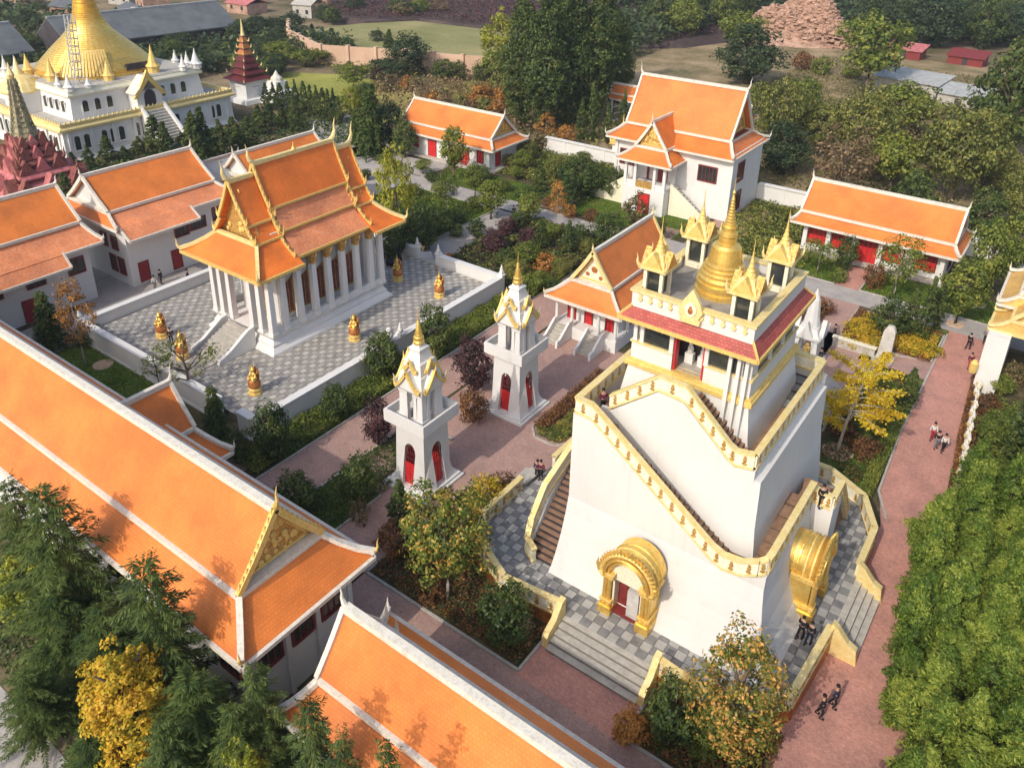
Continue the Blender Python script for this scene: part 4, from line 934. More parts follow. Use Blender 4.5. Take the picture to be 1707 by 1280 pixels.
for x, s in ((-17.75, 1), (-11.55, 1)):
    newel('newel_scroll', [(x - .18, 30.4, 0), (x - .18, 30.4, 2.25), (x - .18, 30.0, 2.15), (x - .18, 29.4, 1.3), (x - .18, 28.7, .95), (x - .18, 28.5, .7), (x - .18, 28.45, 0)], (.36, 0, 0), plat)
for y in (38.05, 43.55):
    newel('newel_scroll', [(-4.6, y - .2, 0), (-4.6, y - .2, 2.3), (-4.2, y - .2, 2.0), (-3.6, y - .2, 1.3), (-3.1, y - .2, 1.05), (-2.95, y - .2, 0)], (0, .4, 0), plat, 'pale_gold')
steps(plat, '-x', -25.9, 38.4, 40.6, 0, .98, 4, .4)

tow = thing('stair_tower', 'massive white tower with outer stairs, cream and gold balustrades and golden spire on top', 'stair tower', (-14.3, 41, 1.0))
# outer body: flared walls, top follows the rising stair
def wallmesh(levels, top):
    """levels: list of (z, x0, x1, y0, y1) rectangles from the base; top: list of (x, z) for the front edge"""
    mb = MB(); vs = []; fs = []
    for z, x0, x1, y0, y1 in levels: vs += [(x0, y0, z), (x1, y0, z), (x1, y1, z), (x0, y1, z)]
    n = len(levels)
    for k in range(n - 1):
        for j in range(4): fs.append((4 * k + j, 4 * k + (j + 1) % 4, 4 * k + 4 + (j + 1) % 4, 4 * k + 4 + j))
    fs.append(tuple(4 * (n - 1) + j for j in range(4)))
    mb.add(vs, fs); return mb
b = wallmesh([(.96, -20.15, -6.2, 32.4, 42.19), (1.3, -20.15, -6.5, 32.75, 42.19), (2.0, -20.15, -6.95, 33.2, 42.19), (3.2, -20.15, -7.35, 33.75, 42.19), (4.6, -20.15, -7.65, 34.2, 42.19), (5.6, -20.15, -7.8, 34.42, 42.19)], None)
part('lower_wall', b, 'tower_plaster', tow, smooth=False)
b = MB(); b.box(-20.14, 42.2, .97, -9.4, 48.2, 5.6); part('rear_wall', b, 'tower_plaster', tow)
# front parapet wall above z 5.6 following the stair, thickness to the second tier
def front_profile(y0, y1, pts, zb, name, mat='tower_plaster', parent=tow):
    mb = MB(); poly = [(pts[0][0], zb)] + [(x, z) for x, z in pts] + [(pts[-1][0], zb)]
    mb.plate([(x, y0, z) for x, z in reversed(poly)], (0, y1 - y0, 0)); return part(name, mb, mat, parent)
fa = [(-20.15, 11.75), (-18.95, 11.75), (-18.3, 11.3), (-10.9, 5.95), (-10.2, 5.6), (-9.2, 5.75), (-7.8, 6.5)]
front_profile(34.45, 34.75, fa, 5.4, 'front_wall')
b = MB(); b.box(-20.15, 34.75, 5.59, -19.85, 48.5, 11.8); part('left_wall', b, 'tower_plaster', tow)
b = MB(); b.box(-8.12, 34.76, 5.59, -7.82, 42.2, 6.7); part('right_wall', b, 'tower_plaster', tow)
b = MB(); b.box(-20.1, 47.9, 5.61, -9.6, 48.2, 11.5); part('back_wall', b, 'tower_plaster', tow)
# second tier
fb = [(-18.8, 11.6), (-18.6, 11.65), (-15.75, 14.1), (-14.15, 14.0), (-11.3, 11.45), (-10.9, 11.25), (-9.75, 11.5)]
mb = MB(); mb.stack(-14.3, 41.95, [(5.9, 6.3, .97), (5.5, 6.15, 3.5), (5.3, 6.05, 5.6), (5.05, 5.9, 7.8), (4.92, 5.8, 10.9)])
part('second_tier', mb, 'tower_plaster', tow)
front_profile(36.1, 36.4, [(-19.3, 11.6)] + fb[1:], 10.7, 'second_front_wall')
b = MB(); b.box(-10.05, 36.41, 10.7, -9.76, 47.9, 11.6); part('second_right_wall', b, 'tower_plaster', tow)
b = MB(); b.box(-19.85, 34.76, 10.4, -18.0, 48.2, 10.9); part('left_walk', b, 'brown_step', tow)
b = MB(); b.box(-19.0, 36.42, 10.91, -10.06, 47.6, 11.0); part('upper_walk', b, 'brown_step', tow)
# stair flights: front lower flight (6.0 at right up to 10.9 at left)
def flight(x0, x1, y0, y1, z0, z1, n, axis, mat='brown_step', zb=None):
    for k in range(n):
        b = MB(); z = z0 + (z1 - z0) * (k + 1) / n; zz = (z0 if zb is None else zb) - .02
        if axis == 'x': u0 = x0 + (x1 - x0) * k / n; u1 = x0 + (x1 - x0) * (k + 1) / n - .003 * (1 if x1 > x0 else -1); b.box(min(u0, u1), y0, zz, max(u0, u1), y1, z)
        else: u0 = y0 + (y1 - y0) * k / n; u1 = y0 + (y1 - y0) * (k + 1) / n - .003 * (1 if y1 > y0 else -1); b.box(x0, min(u0, u1), zz, x1, max(u0, u1), z)
        part('step', b, mat, tow)
        r_ = MB(); zz0 = z - (z1 - z0) / n + .01
        if axis == 'x': e_ = -.004 if x1 > x0 else .004; r_.box(min(u0 + e_, u0), y0 + .01, zz0, max(u0 + e_, u0), y1 - .01, z - .03)
        else: e_ = -.004 if y1 > y0 else .004; r_.box(x0 + .01, min(u0 + e_, u0), zz0, x1 - .01, max(u0 + e_, u0), z - .03)
        part('riser_shade', r_, 'dark_wall', tow)  # step front coloured dark to draw a shade line between treads
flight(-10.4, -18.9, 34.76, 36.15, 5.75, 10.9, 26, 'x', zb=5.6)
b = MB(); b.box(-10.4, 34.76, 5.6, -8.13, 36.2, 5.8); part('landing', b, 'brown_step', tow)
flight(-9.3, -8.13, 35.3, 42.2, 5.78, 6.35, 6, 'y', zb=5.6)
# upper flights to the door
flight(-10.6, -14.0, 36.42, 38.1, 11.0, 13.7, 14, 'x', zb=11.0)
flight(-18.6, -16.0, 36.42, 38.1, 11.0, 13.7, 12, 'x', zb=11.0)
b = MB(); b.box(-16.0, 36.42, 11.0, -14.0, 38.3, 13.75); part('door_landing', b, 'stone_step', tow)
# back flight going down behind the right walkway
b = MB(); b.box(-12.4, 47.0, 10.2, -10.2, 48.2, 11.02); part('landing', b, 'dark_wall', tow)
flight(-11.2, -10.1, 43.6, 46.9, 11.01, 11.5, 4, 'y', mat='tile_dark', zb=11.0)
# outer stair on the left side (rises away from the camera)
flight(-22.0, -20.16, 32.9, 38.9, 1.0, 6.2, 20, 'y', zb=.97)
b = MB(); b.box(-22.0, 38.9, .97, -20.16, 48.5, 6.2); part('left_stair_base', b, 'tower_plaster', tow)
b = MB(); b.plate([(-22.15, 32.8, .97), (-22.15, 33.3, 1.6), (-22.15, 34.9, 3.6), (-22.15, 38.5, 6.1), (-22.15, 48.5, 6.2), (-22.15, 48.5, .97)][::-1], (.14, 0, 0)); part('left_stair_wall', b, 'tower_plaster', tow)
# outer stair block on the right side
b = MB(); b.box(-7.79, 42.2, .97, -6.55, 42.5, 6.3); b.box(-6.85, 42.501, .97, -6.551, 44.2, 6.2); part('right_stair_wall', b, 'tower_plaster', tow)
b = MB(); b.box(-8.7, 42.5, .97, -6.86, 44.2, 6.1); part('landing', b, 'brown_step', tow)
flight(-8.9, -6.86, 48.4, 44.2, 1.0, 6.1, 20, 'y', zb=.97)
# balustrades
balustrade('balustrade', [(-20.0, 34.5, 11.85), (-18.95, 34.5, 11.85), (-18.2, 34.5, 11.35), (-10.9, 34.5, 6.0), (-10.2, 34.5, 5.72), (-9.2, 34.5, 5.85), (-8.3, 34.55, 6.35), (-7.95, 34.75, 6.55), (-7.9, 35.2, 6.6), (-7.9, 42.2, 6.7)], tow, 1.0, .22)
balustrade('balustrade', [(-7.9, 42.35, 6.3), (-6.7, 42.35, 6.1)], tow, .95, .26, step=.4)
balustrade('balustrade', [(-6.7, 48.4, 1.0), (-6.7, 44.2, 6.1), (-6.7, 42.4, 6.1)], tow, .95, .2)
balustrade('balustrade', [(-20.0, 34.6, 11.8), (-20.0, 48.3, 11.8)], tow, .95, .26)
balustrade('balustrade', [(-21.3, 32.6, .95), (-22.1, 32.9, 1.3), (-22.3, 33.6, 2.2), (-22.25, 34.9, 4.0), (-22.1, 37.0, 5.2), (-22.05, 39.0, 6.0), (-22.05, 48.5, 6.2)], tow, 1.05, .22, orn=False)
balustrade('balustrade', [(-18.75, 36.25, 11.65), (-15.75, 36.25, 14.15), (-14.1, 36.25, 14.05), (-11.3, 36.25, 11.5), (-10.9, 36.25, 11.3), (-9.9, 36.25, 11.5), (-9.9, 47.9, 11.55)], tow, 1.0, .2)
balustrade('balustrade', [(-9.9, 48.0, 11.5), (-13, 48.0, 11.5)], tow, 1.0, .24, orn=False)
# core
mb = MB(); mb.stack(-15.05, 42.1, [(4.2, 4.15, 10.9), (3.75, 3.8, 13.7)]); part('core_wall', mb, 'tower_plaster', tow)
for x in (-11.65, -12.1, -12.6): # corner pilasters
    b = MB(); b.plate([(x - .12, 38.0, 11.0), (x + .12, 38.0, 11.0), (x + .10, 38.25, 17.2), (x - .10, 38.25, 17.2)], (0, -.18, 0)); part('pilaster', b, 'tower_plaster', tow)
mb = MB(); mb.stack(-15.05, 42.1, [(3.78, 3.83, 13.7), (3.95, 4.0, 13.8), (3.95, 4.0, 14.05), (3.85, 3.9, 14.1), (3.85, 3.9, 14.2), (3.7, 3.75, 14.25)]); part('gold_band', mb, 'gold_paint', tow)
mb = MB()
for (x0, x1, y0, y1) in ((-18.72, -16.1, 38.36, 38.6), (-14.15, -11.38, 38.36, 38.6), (-18.72, -11.38, 45.6, 45.84), (-18.72, -18.48, 38.61, 45.59), (-11.62, -11.38, 38.61, 45.59)): mb.box(x0, y0, 14.25, x1, y1, 15.3)
part('gallery_wall', mb, 'tower_plaster', tow)
mb = MB()
for (x0, x1, y0, y1) in ((-18.8, -16.1, 38.28, 38.68), (-14.15, -11.3, 38.28, 38.68), (-18.8, -18.4, 38.69, 45.9), (-11.7, -11.3, 38.69, 45.9)): mb.box(x0, y0, 15.3, x1, y1, 15.42)
part('window_sill', mb, 'pale_gold', tow)
for (x0, x1, y0, y1) in ((-17.95, -16.3, 38.45, 38.5), (-13.9, -12.15, 38.45, 38.5)):
    b = MB(); b.box(x0, y0, 15.42, x1, y1, 17.05); part('gallery_window', b, 'glass', tow)
for y0 in (39.3, 41.4, 43.5):
    for x in (-11.5, -18.6):
        b = MB(); b.box(x - .03, y0, 15.42, x + .03, y0 + 1.7, 17.05); part('gallery_window', b, 'glass', tow)
pm = MB(); pm.stack(0, 0, [(.15, .15, 0), (.12, .12, .1), (.12, .12, 1.7), (.17, .17, 1.9)]); pmm = pm.mesh('gallery_pillar', 'tower_plaster')
for x, y in [(-18.55, 38.5), (-18.1, 38.45), (-16.2, 38.4), (-14.05, 38.4), (-12.05, 38.45), (-11.55, 38.5), (-11.55, 39.2), (-11.5, 41.25), (-11.5, 43.35), (-11.55, 45.3), (-18.6, 39.2), (-18.6, 41.2), (-18.6, 43.3), (-18.6, 45.3)]: inst('gallery_pillar', pmm, tow, (x, y, 15.4))
b = MB(); b.box(-18.3, 39.0, 14.25, -11.8, 45.4, 14.3); part('gallery_floor', b, 'stone_step', tow)
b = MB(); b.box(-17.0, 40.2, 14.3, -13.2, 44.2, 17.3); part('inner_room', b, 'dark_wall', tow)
for x in (-16.05, -14.3, -13.6):
    b = MB(); b.box(x, 38.42 if x < -14 else 38.55, 14.3, x + .1 if x < -14 else x + .5, 38.9 if x < -14 else 38.6, 16.9); part('red_screen', b, 'red_door', tow)
for k in range(3):
    b = MB(); b.box(-16.0, 38.3 + k * .2, 13.75 + .17 * k, -14.2, 38.5 + k * .2, 13.92 + .17 * k); part('step', b, 'stone_step', tow)
for x in (-15.6, -14.8):
    b = MB(); b.ball((x, 39.8, 15.2), .2, 8, 6, (1, .8, 1.3)); b.ball((x, 39.75, 15.55), .12, 8, 6); b.box(x - .25, 39.6, 14.3, x + .25, 40.0, 14.95); part('shrine_figure', b, 'plaster', tow)
# red skirt roof
x0, x1, y0, y1 = -19.3, -10.95, 37.45, 46.9; X0, X1, Y0, Y1 = -18.6, -11.6, 38.1, 46.1; zl, zh = 17.25, 18.0
for q, nm in ((((x0, y0, zl), (x1, y0, zl), (X1, Y0, zh), (X0, Y0, zh)), 'f'), (((x1, y0, zl), (x1, y1, zl), (X1, Y1, zh), (X1, Y0, zh)), 'r'), (((x1, y1, zl), (x0, y1, zl), (X0, Y1, zh), (X1, Y1, zh)), 'b'), (((x0, y1, zl), (x0, y0, zl), (X0, Y0, zh), (X0, Y1, zh)), 'l')):
    b = MB(); b.slab(*q, .1); part('skirt_roof', b, 'red_tile', tow)
b = MB()
for a_, c_ in (((x0, y0), (x1, y0)), ((x1, y0), (x1, y1)), ((x1, y1), (x0, y1)), ((x0, y1), (x0, y0))): b.bar((*a_, zl - .08), (*c_, zl - .08), .16, .22)
part('eave_trim', b, 'gold_paint', tow)
b = MB()
for a_, c_ in (((x0, y0), (X0, Y0)), ((x1, y0), (X1, Y0)), ((x1, y1), (X1, Y1)), ((x0, y1), (X0, Y1))): b.bar((*a_, zl + .03), (*c_, zh + .03), .12, .1)
part('hip_rail', b, 'gold_paint', tow)
bm_ = MB(); bm_.tube([(0, 0, -.7), (0, -.18, -.4), (0, -.5, -.05)], [.03, .06, .04], 5); bmm = bm_.mesh('eave_bracket', 'gold_paint')
for x in np.arange(-18.6, -11.3, .9): inst('eave_bracket', bmm, tow, (float(x), 38.25, 17.2))
for y in np.arange(38.8, 46, .9): inst('eave_bracket', bmm, tow, (-11.42, float(y), 17.2), PI / 2)
# roof terrace parapet
mb = MB()
for (a0, a1, c0, c1) in ((-18.75, -11.5, 37.95, 38.2), (-18.75, -11.5, 46.0, 46.25), (-18.75, -18.5, 38.21, 45.99), (-11.75, -11.5, 38.21, 45.99)): mb.box(a0, c0, 17.6, a1, c1, 18.8)
part('roof_parapet', mb, 'tower_plaster', tow)
mb = MB()
for (a0, a1, c0, c1) in ((-18.85, -11.4, 37.85, 38.3), (-18.85, -11.4, 45.9, 46.35), (-18.85, -18.4, 38.31, 45.89), (-11.85, -11.4, 38.31, 45.89)): mb.box(a0, c0, 18.8, a1, c1, 18.95)
part('parapet_rail', mb, 'pale_gold', tow)
for x in np.arange(-18.4, -11.6, .62):
    b = MB(); b.stack(float(x) + .2, 37.9, [(.05, .045, 18.3), (.14, .05, 18.45), (.06, .045, 18.6), (.1, .05, 18.72)]); part('parapet_ornament', b, 'pale_gold', tow)
b = MB(); b.box(-18.5, 38.2, 17.9, -11.75, 46.0, 18.2); part('roof_deck', b, 'tile_brown', tow)
# plaque in the middle of the parapet
b = MB(); b.plate([(-15.6, 37.9, 18.0), (-14.5, 37.9, 18.0), (-14.45, 37.9, 18.3), (-14.6, 37.9, 18.35), (-14.35, 37.9, 18.8), (-14.55, 37.9, 19.3), (-15.05, 37.9, 20.1), (-15.55, 37.9, 19.3), (-15.75, 37.9, 18.8), (-15.5, 37.9, 18.35), (-15.65, 37.9, 18.3)], (0, -.22, 0)); pl = part('plaque', b, 'pale_gold', tow)
b = MB(); b.lathe(0, 0, [(.34, 0), (.34, .04)], 16)
mbb = MB(); mbb.add([(v[0] - 15.05, 37.66 - v[2], v[1] * 1.2 + 18.88) for v in b.v], b.f); part('medallion', mbb, 'cream', pl)
b = MB(); b.ball((-15.05, 37.62, 18.8), .16, 8, 6, (1, .5, 1.2)); b.ball((-15.05, 37.62, 19.03), .09, 8, 6, (1, .6, 1)); part('medallion_figure', b, 'copper', pl)
# gold stupa
pr = [(1.55, 18.2), (1.55, 18.45), (1.42, 18.5), (1.42, 18.7), (1.5, 18.75), (1.5, 18.95), (1.38, 19.0), (1.4, 19.2), (1.46, 19.25), (1.3, 19.4), (1.34, 19.55), (1.2, 19.65), (1.24, 19.8), (1.1, 19.9), (1.14, 20.05), (.98, 20.15), (.95, 20.4), (.88, 20.8), (.83, 21.1), (.7, 21.25), (.5, 21.35), (.5, 21.6), (.42, 21.65), (.42, 21.75), (.52, 21.8), (.5, 21.95), (.36, 22.05), (.36, 22.25), (.44, 22.3), (.42, 22.4)]
z, r = 22.4, .33
while z < 23.9: pr += [(r, z), (r, z + .12), (r * .88, z + .15)]; z += .18; r *= .87
pr += [(.06, 24.2), (.09, 24.35), (.03, 24.5), (.012, 25.2)]
b = MB(); b.lathe(-15.1, 42.1, pr, 32); part('gold_stupa', b, 'gold', tow)
# four little roof shrines
def roof_shrine(x, y, i):
    b = MB(); b.box(x - .62, y - .62, 18.2, x + .62, y + .62, 18.55); p = part('shrine_base', b, 'cream', tow)
    b = MB(); b.box(x - .42, y - .42, 18.55, x + .42, y + .42, 20.0); part('shrine_room', b, 'glass', p)
    for sx in (-1, 1):
        for sy in (-1, 1):
            b = MB(); b.box(x + sx * .5 - .1, y + sy * .5 - .1, 18.55, x + sx * .5 + .1, y + sy * .5 + .1, 20.05); part('shrine_pillar', b, 'cream', p)
    b = MB(); b.stack(x, y, [(.74, .74, 20.05), (.86, .86, 20.12), (.86, .86, 20.28), (.66, .66, 20.33), (.62, .62, 20.62), (.48, .48, 20.67), (.42, .42, 20.95), (.3, .3, 21.0)]); part('shrine_roof', b, 'pale_gold', p)
    for k in range(4):
        R_ = Matrix.Rotation(k * PI / 2, 3, 'Z'); c0 = Vector((x, y, 0))
        b = MB(); b.plate([c0 + R_ @ Vector((u, -.84, z)) for u, z in ((-.62, 20.25), (.62, 20.25), (.36, 20.65), (0, 21.2), (-.36, 20.65))], R_ @ Vector((0, .4, 0))); part('shrine_gable', b, 'carved_gold' if k % 2 else 'gold_paint', p)
        hh = horn(c0 + R_ @ Vector((-.8, -.8, 20.25)), R_ @ Vector((-.7, -.7, 0)), .8, .09); part('shrine_horn', hh, 'pale_gold', p)
    pr = [(.30, 20.9), (.34, 21.0), (.3, 21.15), (.2, 21.3), (.24, 21.36), (.15, 21.5), (.18, 21.56), (.1, 21.8), (.12, 21.86), (.06, 22.1), (.03, 22.5), (.01, 23.2)]
    b = MB(); b.lathe(x, y, pr, 12); part('shrine_spire', b, 'gold_paint', p)
for i, (x, y) in enumerate(((-17.85, 39.15), (-12.6, 39.25), (-17.8, 44.7), (-12.6, 44.6))): roof_shrine(x, y, i)
# golden porches
def porch(F, c, parent, w=1.22):
    """arched portal; F maps (u, out, z)"""
    def P_(u, o, z): return Vector(F(c + u, o, z))
    for s in (-1, 1):
        mb = MB()
        for (u, w_, o0, o1, z0, z1) in ((w, .42, -.2, 1.35, 1.0, 1.55), (w, .34, -.2, 1.28, 1.55, 1.75)):
            a = P_(s * u - w_, o0, z0); c_ = P_(s * u + w_, o1, z1); mb.box(min(a.x, c_.x), min(a.y, c_.y), z0, max(a.x, c_.x), max(a.y, c_.y), z1)
        part('column_base', mb, 'gold', parent)
    for s in (-1, 1):
        for (u, o) in ((w - .14, 1.08), (w + .14, 1.08), (w + .1, .5)):
            p = P_(s * u, o, 0); mb = MB(); mb.lathe(p.x, p.y, [(.17, 1.75), (.14, 1.95), (.14, 3.6), (.19, 3.75), (.21, 3.95)], 10); part('column', mb, 'gold', parent)
    # barrel vault
    mb = MB(); n = 14; O = [(-.6), (1.15)]
    def ring(r, o, zc=3.95, k=1.15): return [P_(r * math.cos(t), o, zc + r * k * math.sin(t)) for t in np.linspace(0, PI, n + 1)]
    a, c_ = ring(w + .30, -.8), ring(w + .30, 1.1); a2, c2 = ring(w - .1, -.8), ring(w - .1, 1.1)
    m = n + 1
    mb.add(a + c_ + a2 + c2, [(j, j + 1, m + j + 1, m + j) for j in range(n)] + [(2 * m + j + 1, 2 * m + j, 3 * m + j, 3 * m + j + 1) for j in range(n)] + [(m + j, m + j + 1, 3 * m + j + 1, 3 * m + j) for j in range(n)] + [(0, m, 3 * m, 2 * m), (m - 1, 3 * m - 1, 4 * m - 1, 2 * m - 1)])
    part('vault', mb, 'gold', parent, smooth=True)
    for s in (-1, 1):
        a_ = P_(s * w - .24, -.3, 1.5); b_ = P_(s * w + .24, .9, 3.95); mb = MB(); mb.box(min(a_.x, b_.x), min(a_.y, b_.y), 1.5, max(a_.x, b_.x), max(a_.y, b_.y), 3.95); part('pier', mb, 'gold', parent)
        for z_, g_ in ((1.9, .08), (3.7, .08), (3.95, .14)):
            a_ = P_(s * w - .3 - g_, -.3, z_); b_ = P_(s * w + .3 + g_, 1.2 + g_, z_ + .1); mb = MB(); mb.box(min(a_.x, b_.x), min(a_.y, b_.y), z_, max(a_.x, b_.x), max(a_.y, b_.y), z_ + .1); part('pier_moulding', mb, 'gold_paint', parent)
    for r, o, rr in ((w + .42, 1.18, .13), (w + .18, 1.28, .1), (w - .05, 1.2, .08), (w + .33, .75, .09), (w + .33, .35, .07), (w + .30, -.1, .08)):
        mb = MB(); mb.tube(ring(r, o), rr, 6); part('arch_moulding', mb, 'gold_paint' if r > w + .3 else 'gold', parent)
    mb = MB()
    for t in np.linspace(.1, PI - .1, 23):
        p = P_((w + .45) * math.cos(t), 1.15, 3.95 + (w + .45) * 1.15 * math.sin(t)); q = P_((w + .68) * math.cos(t), 1.22, 3.95 + (w + .68) * 1.15 * math.sin(t) + .12)
        mb.tube([p, (p + q) / 2, q], [.15, .12, .03], 5)
    part('flame_ornament', mb, 'gold', parent)
    for s in (-1, 1):
        mb = MB(); mb.tube([P_(s * (w + .2), 1.2, 3.9), P_(s * (w + .5), 1.2, 4.05), P_(s * (w + .68), 1.2, 4.45), P_(s * (w + .66), 1.2, 4.9)], [.17, .15, .09, .02], 6); part('naga_horn', mb, 'gold', parent)
    mb = MB(); pts = ring(w - .1, .9)
    mb.plate([P_(-(w - .1), .9, 3.55)] + list(reversed(pts)) + [P_(w - .1, .9, 3.55)], P_(0, .86, 0) - P_(0, .9, 0)); part('tympanum', mb, 'cream', parent)
    mb = MB()
    for s in (-1, 1):
        a_ = P_(s * (w - .34) - .06, -.6, 1.0); b_ = P_(s * (w - .34) + .06, .95, 3.55); mb.box(min(a_.x, b_.x), min(a_.y, b_.y), 1.0, max(a_.x, b_.x), max(a_.y, b_.y), 3.55)
    part('jamb', mb, 'cream', parent)
    a_ = P_(-(w - .4), .30, 1.0); b_ = P_(w - .4, .36, 3.55); mb = MB(); mb.box(min(a_.x, b_.x), min(a_.y, b_.y), 1.0, max(a_.x, b_.x), max(a_.y, b_.y), 3.55); d = part('doorway', mb, 'dark_red', parent)
    a_ = P_(.0, .36, 1.35); b_ = P_(w - .5, .9, 1.42); mb = MB(); mb.box(min(a_.x, b_.x), min(a_.y, b_.y), 1.0, max(a_.x, b_.x), max(a_.y, b_.y), 3.2); part('door_leaf', mb, 'curtain', d)
    a_ = P_(-(w - .4), .36, 1.0); b_ = P_(w - .4, .95, 1.2); mb = MB(); mb.box(min(a_.x, b_.x), min(a_.y, b_.y), 1.0, max(a_.x, b_.x), max(a_.y, b_.y), 1.25); part('threshold', mb, 'dark_red', parent)
porch(face('-y', 33.1), -14.6, tow)
porch(face('+x', -7.1), 39.9, tow)
# little shrine figure at the left foot of the tower
t = thing('golden_guardian', 'golden guardian figure half hidden behind the left stair of the white tower', 'statue', (-23.2, 41.2, 1.0))
b = MB(); b.lathe(0, 0, [(.4, 0), (.35, .3), (.25, .4)], 8); part('pedestal', b, 'gold_paint', t, world=False)
b = MB(); b.ball((0, 0, 1.3), .36, 8, 6, (1, .8, 1.9)); b.ball((0, -.05, 2.2), .24, 8, 6); b.tube([(-.3, 0, 1.7), (-.55, -.2, 1.3), (-.3, -.4, 1.1)], .1); b.tube([(.3, 0, 1.7), (.55, -.2, 1.3), (.3, -.4, 1.1)], .1); part('figure', b, 'gold_paint', t, smooth=True, world=False)

# ------------------------------------------------------------------ small gabled hall behind the tower
root = thing('gabled_hall', 'white hall with painted white gable and two small stairs, half hidden by the stair tower', 'hall', (-33.8, 65, 0))
thai_roof(root, 'y', -33.8, 59.8, 71.3, 9.1, 2.1, 5.95, 4.1, 4.15, 1.6, 1.6, gable='cream', barge='pale_gold', horns=1.1, tw=.26, cap=.34)
b = MB(); b.box(-37.2, 58.9, 0, -30.4, 72.2, 1.25); part('plinth', b, 'plaster', root)
b = MB(); b.box(-36.6, 60.4, 1.25, -31.0, 71.6, 4.3); part('wall', b, 'plaster', root)
mb = MB(); mb.lathe(0, 0, [(.22, 0), (.17, .2), (.15, 2.7), (.22, 2.9)], 10); cmm = mb.mesh('column', 'plaster')
for x in (-37.0, -35.3, -32.4, -30.6): inst('column', cmm, root, (x, 59.1, 1.25))
for y in (61.5, 64, 66.5, 69): inst('column', cmm, root, (-30.6, y, 1.25)); inst('column', cmm, root, (-37.0, y, 1.25))
for u in (-36.1, -34.6 + .4, -31.9): door(root, '-y', 60.4, u, 1.25, .75, 2.1)
for y in (62.5, 65.5, 68.5): door(root, '+x', -31.0, y, 1.25, .8, 2.0)
for u0 in (-36.8, -33.2):
    F = face('-y', 58.9)
    for k in range(6):
        b = MB(); fbox(b, F, u0, u0 + 1.4, (5 - k) * .34, (6 - k) * .34 - .004, 0, 1.25 * (k + 1) / 6); part('step', b, 'stone_step', root)
    for s in (u0 - .22, u0 + 1.4):
        b = MB(); b.plate([(s, 58.9, 0), (s, 58.9, 1.9), (s, 58.5, 1.85), (s, 57.0, .75), (s, 56.5, .7), (s, 56.4, 0)], (.22, 0, 0)); part('stair_wall', b, 'plaster', root)
b = MB()
for x, z in ((-33.8, 7.2), (-34.5, 6.6), (-33.1, 6.5)): b.ball((x, 60.2, z), .22 if x != -33.8 else .34, 8, 6, (1, .2, 1))
part('gable_painting', b, 'copper', root)

# ------------------------------------------------------------------ tall white hall with central porch gable
root = thing('tall_hall', 'tall two storey white hall with steep orange roof, central gabled porch and outer stairs', 'hall', (-44, 101.5, 0))
thai_roof(root, 'x', 101.6, -51.4, -36.5, 16.0, 3.6, 10.2, 6.3, 8.5, 1.6, 1.6, gable='carved_gold', barge='trim', horns=1.9, tw=.42, cap=.55, lift=.3, gin=.9)
b = MB(); b.box(-51.8, 96.3, 0, -35.2, 106.6, 8.8); part('wall', b, 'plaster', root)
b = MB(); b.box(-50.5, 98.8, 8.7, -36.5, 104.4, 10.2); part('upper_wall', b, 'dark_red', root)
window(root, '-y', 96.3, -38.4, 4.9, 2.4, 1.9, bars=4); window(root, '-y', 96.3, -50.0, 4.9, 2.2, 1.9, bars=4)
for y in (99.3,): window(root, '+x', -35.2, y, 4.9, 2.0, 2.4, bars=3); window(root, '+x', -35.2, y, .9, 2.0, 2.4, bars=3)
for x in (-51.75, -35.25):
    b = MB(); b.box(x - .2, 96.1, 0, x + .2, 96.5, 8.4); part('corner_pilaster', b, 'plaster', root)
# porch
thai_roof(root, 'y', -45.4, 93.6, 101.0, 12.0, 2.15, 8.7, 3.9, 7.0, 1.9, 0, gable='carved_gold', barge='trim', horns=1.5, tw=.32, gable1=False, cap=.3, lift=.25)
b = MB(); b.box(-48.4, 92.4, 0, -42.4, 96.3, 3.4); part('porch_base', b, 'plaster', root)
mb = MB(); mb.stack(0, 0, [(.26, .26, 0), (.2, .2, .2), (.18, .18, 3.4), (.26, .26, 3.6)]); c3 = mb.mesh('porch_column', 'plaster')
for x, y in ((-48.2, 92.6), (-46.8, 92.6), (-44.0, 92.6), (-42.6, 92.6), (-48.2, 95.5), (-42.6, 95.5)): inst('porch_column', c3, root, (x, y, 3.4))
b = MB(); b.box(-46.6, 92.5, 3.4, -44.2, 92.7, 4.3); part('porch_rail', b, 'carved_gold', root)
for (a0, a1) in ((-48.0, -47.0), (-43.8, -42.8)):
    b = MB(); b.box(a0, 92.5, 3.4, a1, 92.7, 4.2); part('porch_rail', b, 'plaster', root)
b = MB(); b.box(-46.9, 96.1, 3.4, -43.9, 96.28, 6.8); part('porch_opening', b, 'dark_red', root)
b = MB(); b.box(-46.4, 95.9, 3.6, -45.2, 96.09, 6.4); part('porch_curtain', b, 'curtain', root)
door(root, '-y', 92.4, -45.2, 0, 1.5, 2.7)
for s in (-1, 1):
    xa = -45.4 + s * 3.1; xb = -45.4 + s * 8.0
    for k in range(10):
        b = MB(); u0 = xa + s * k * .45; z = 3.4 * (1 - k / 10); b.box(min(u0, u0 + s * .446), 94.0, 0, max(u0, u0 + s * .446), 95.8, z); part('step', b, 'stone_step', root)
    b = MB(); b.plate([(xa, 93.9, 0), (xa, 93.9, 4.3), (xa + s * 4.9, 93.9, .8), (xa + s * 5.3, 93.9, .7), (xa + s * 5.3, 93.9, 0)][::s], (0, .22, 0)); part('stair_wall', b, 'cream', root)

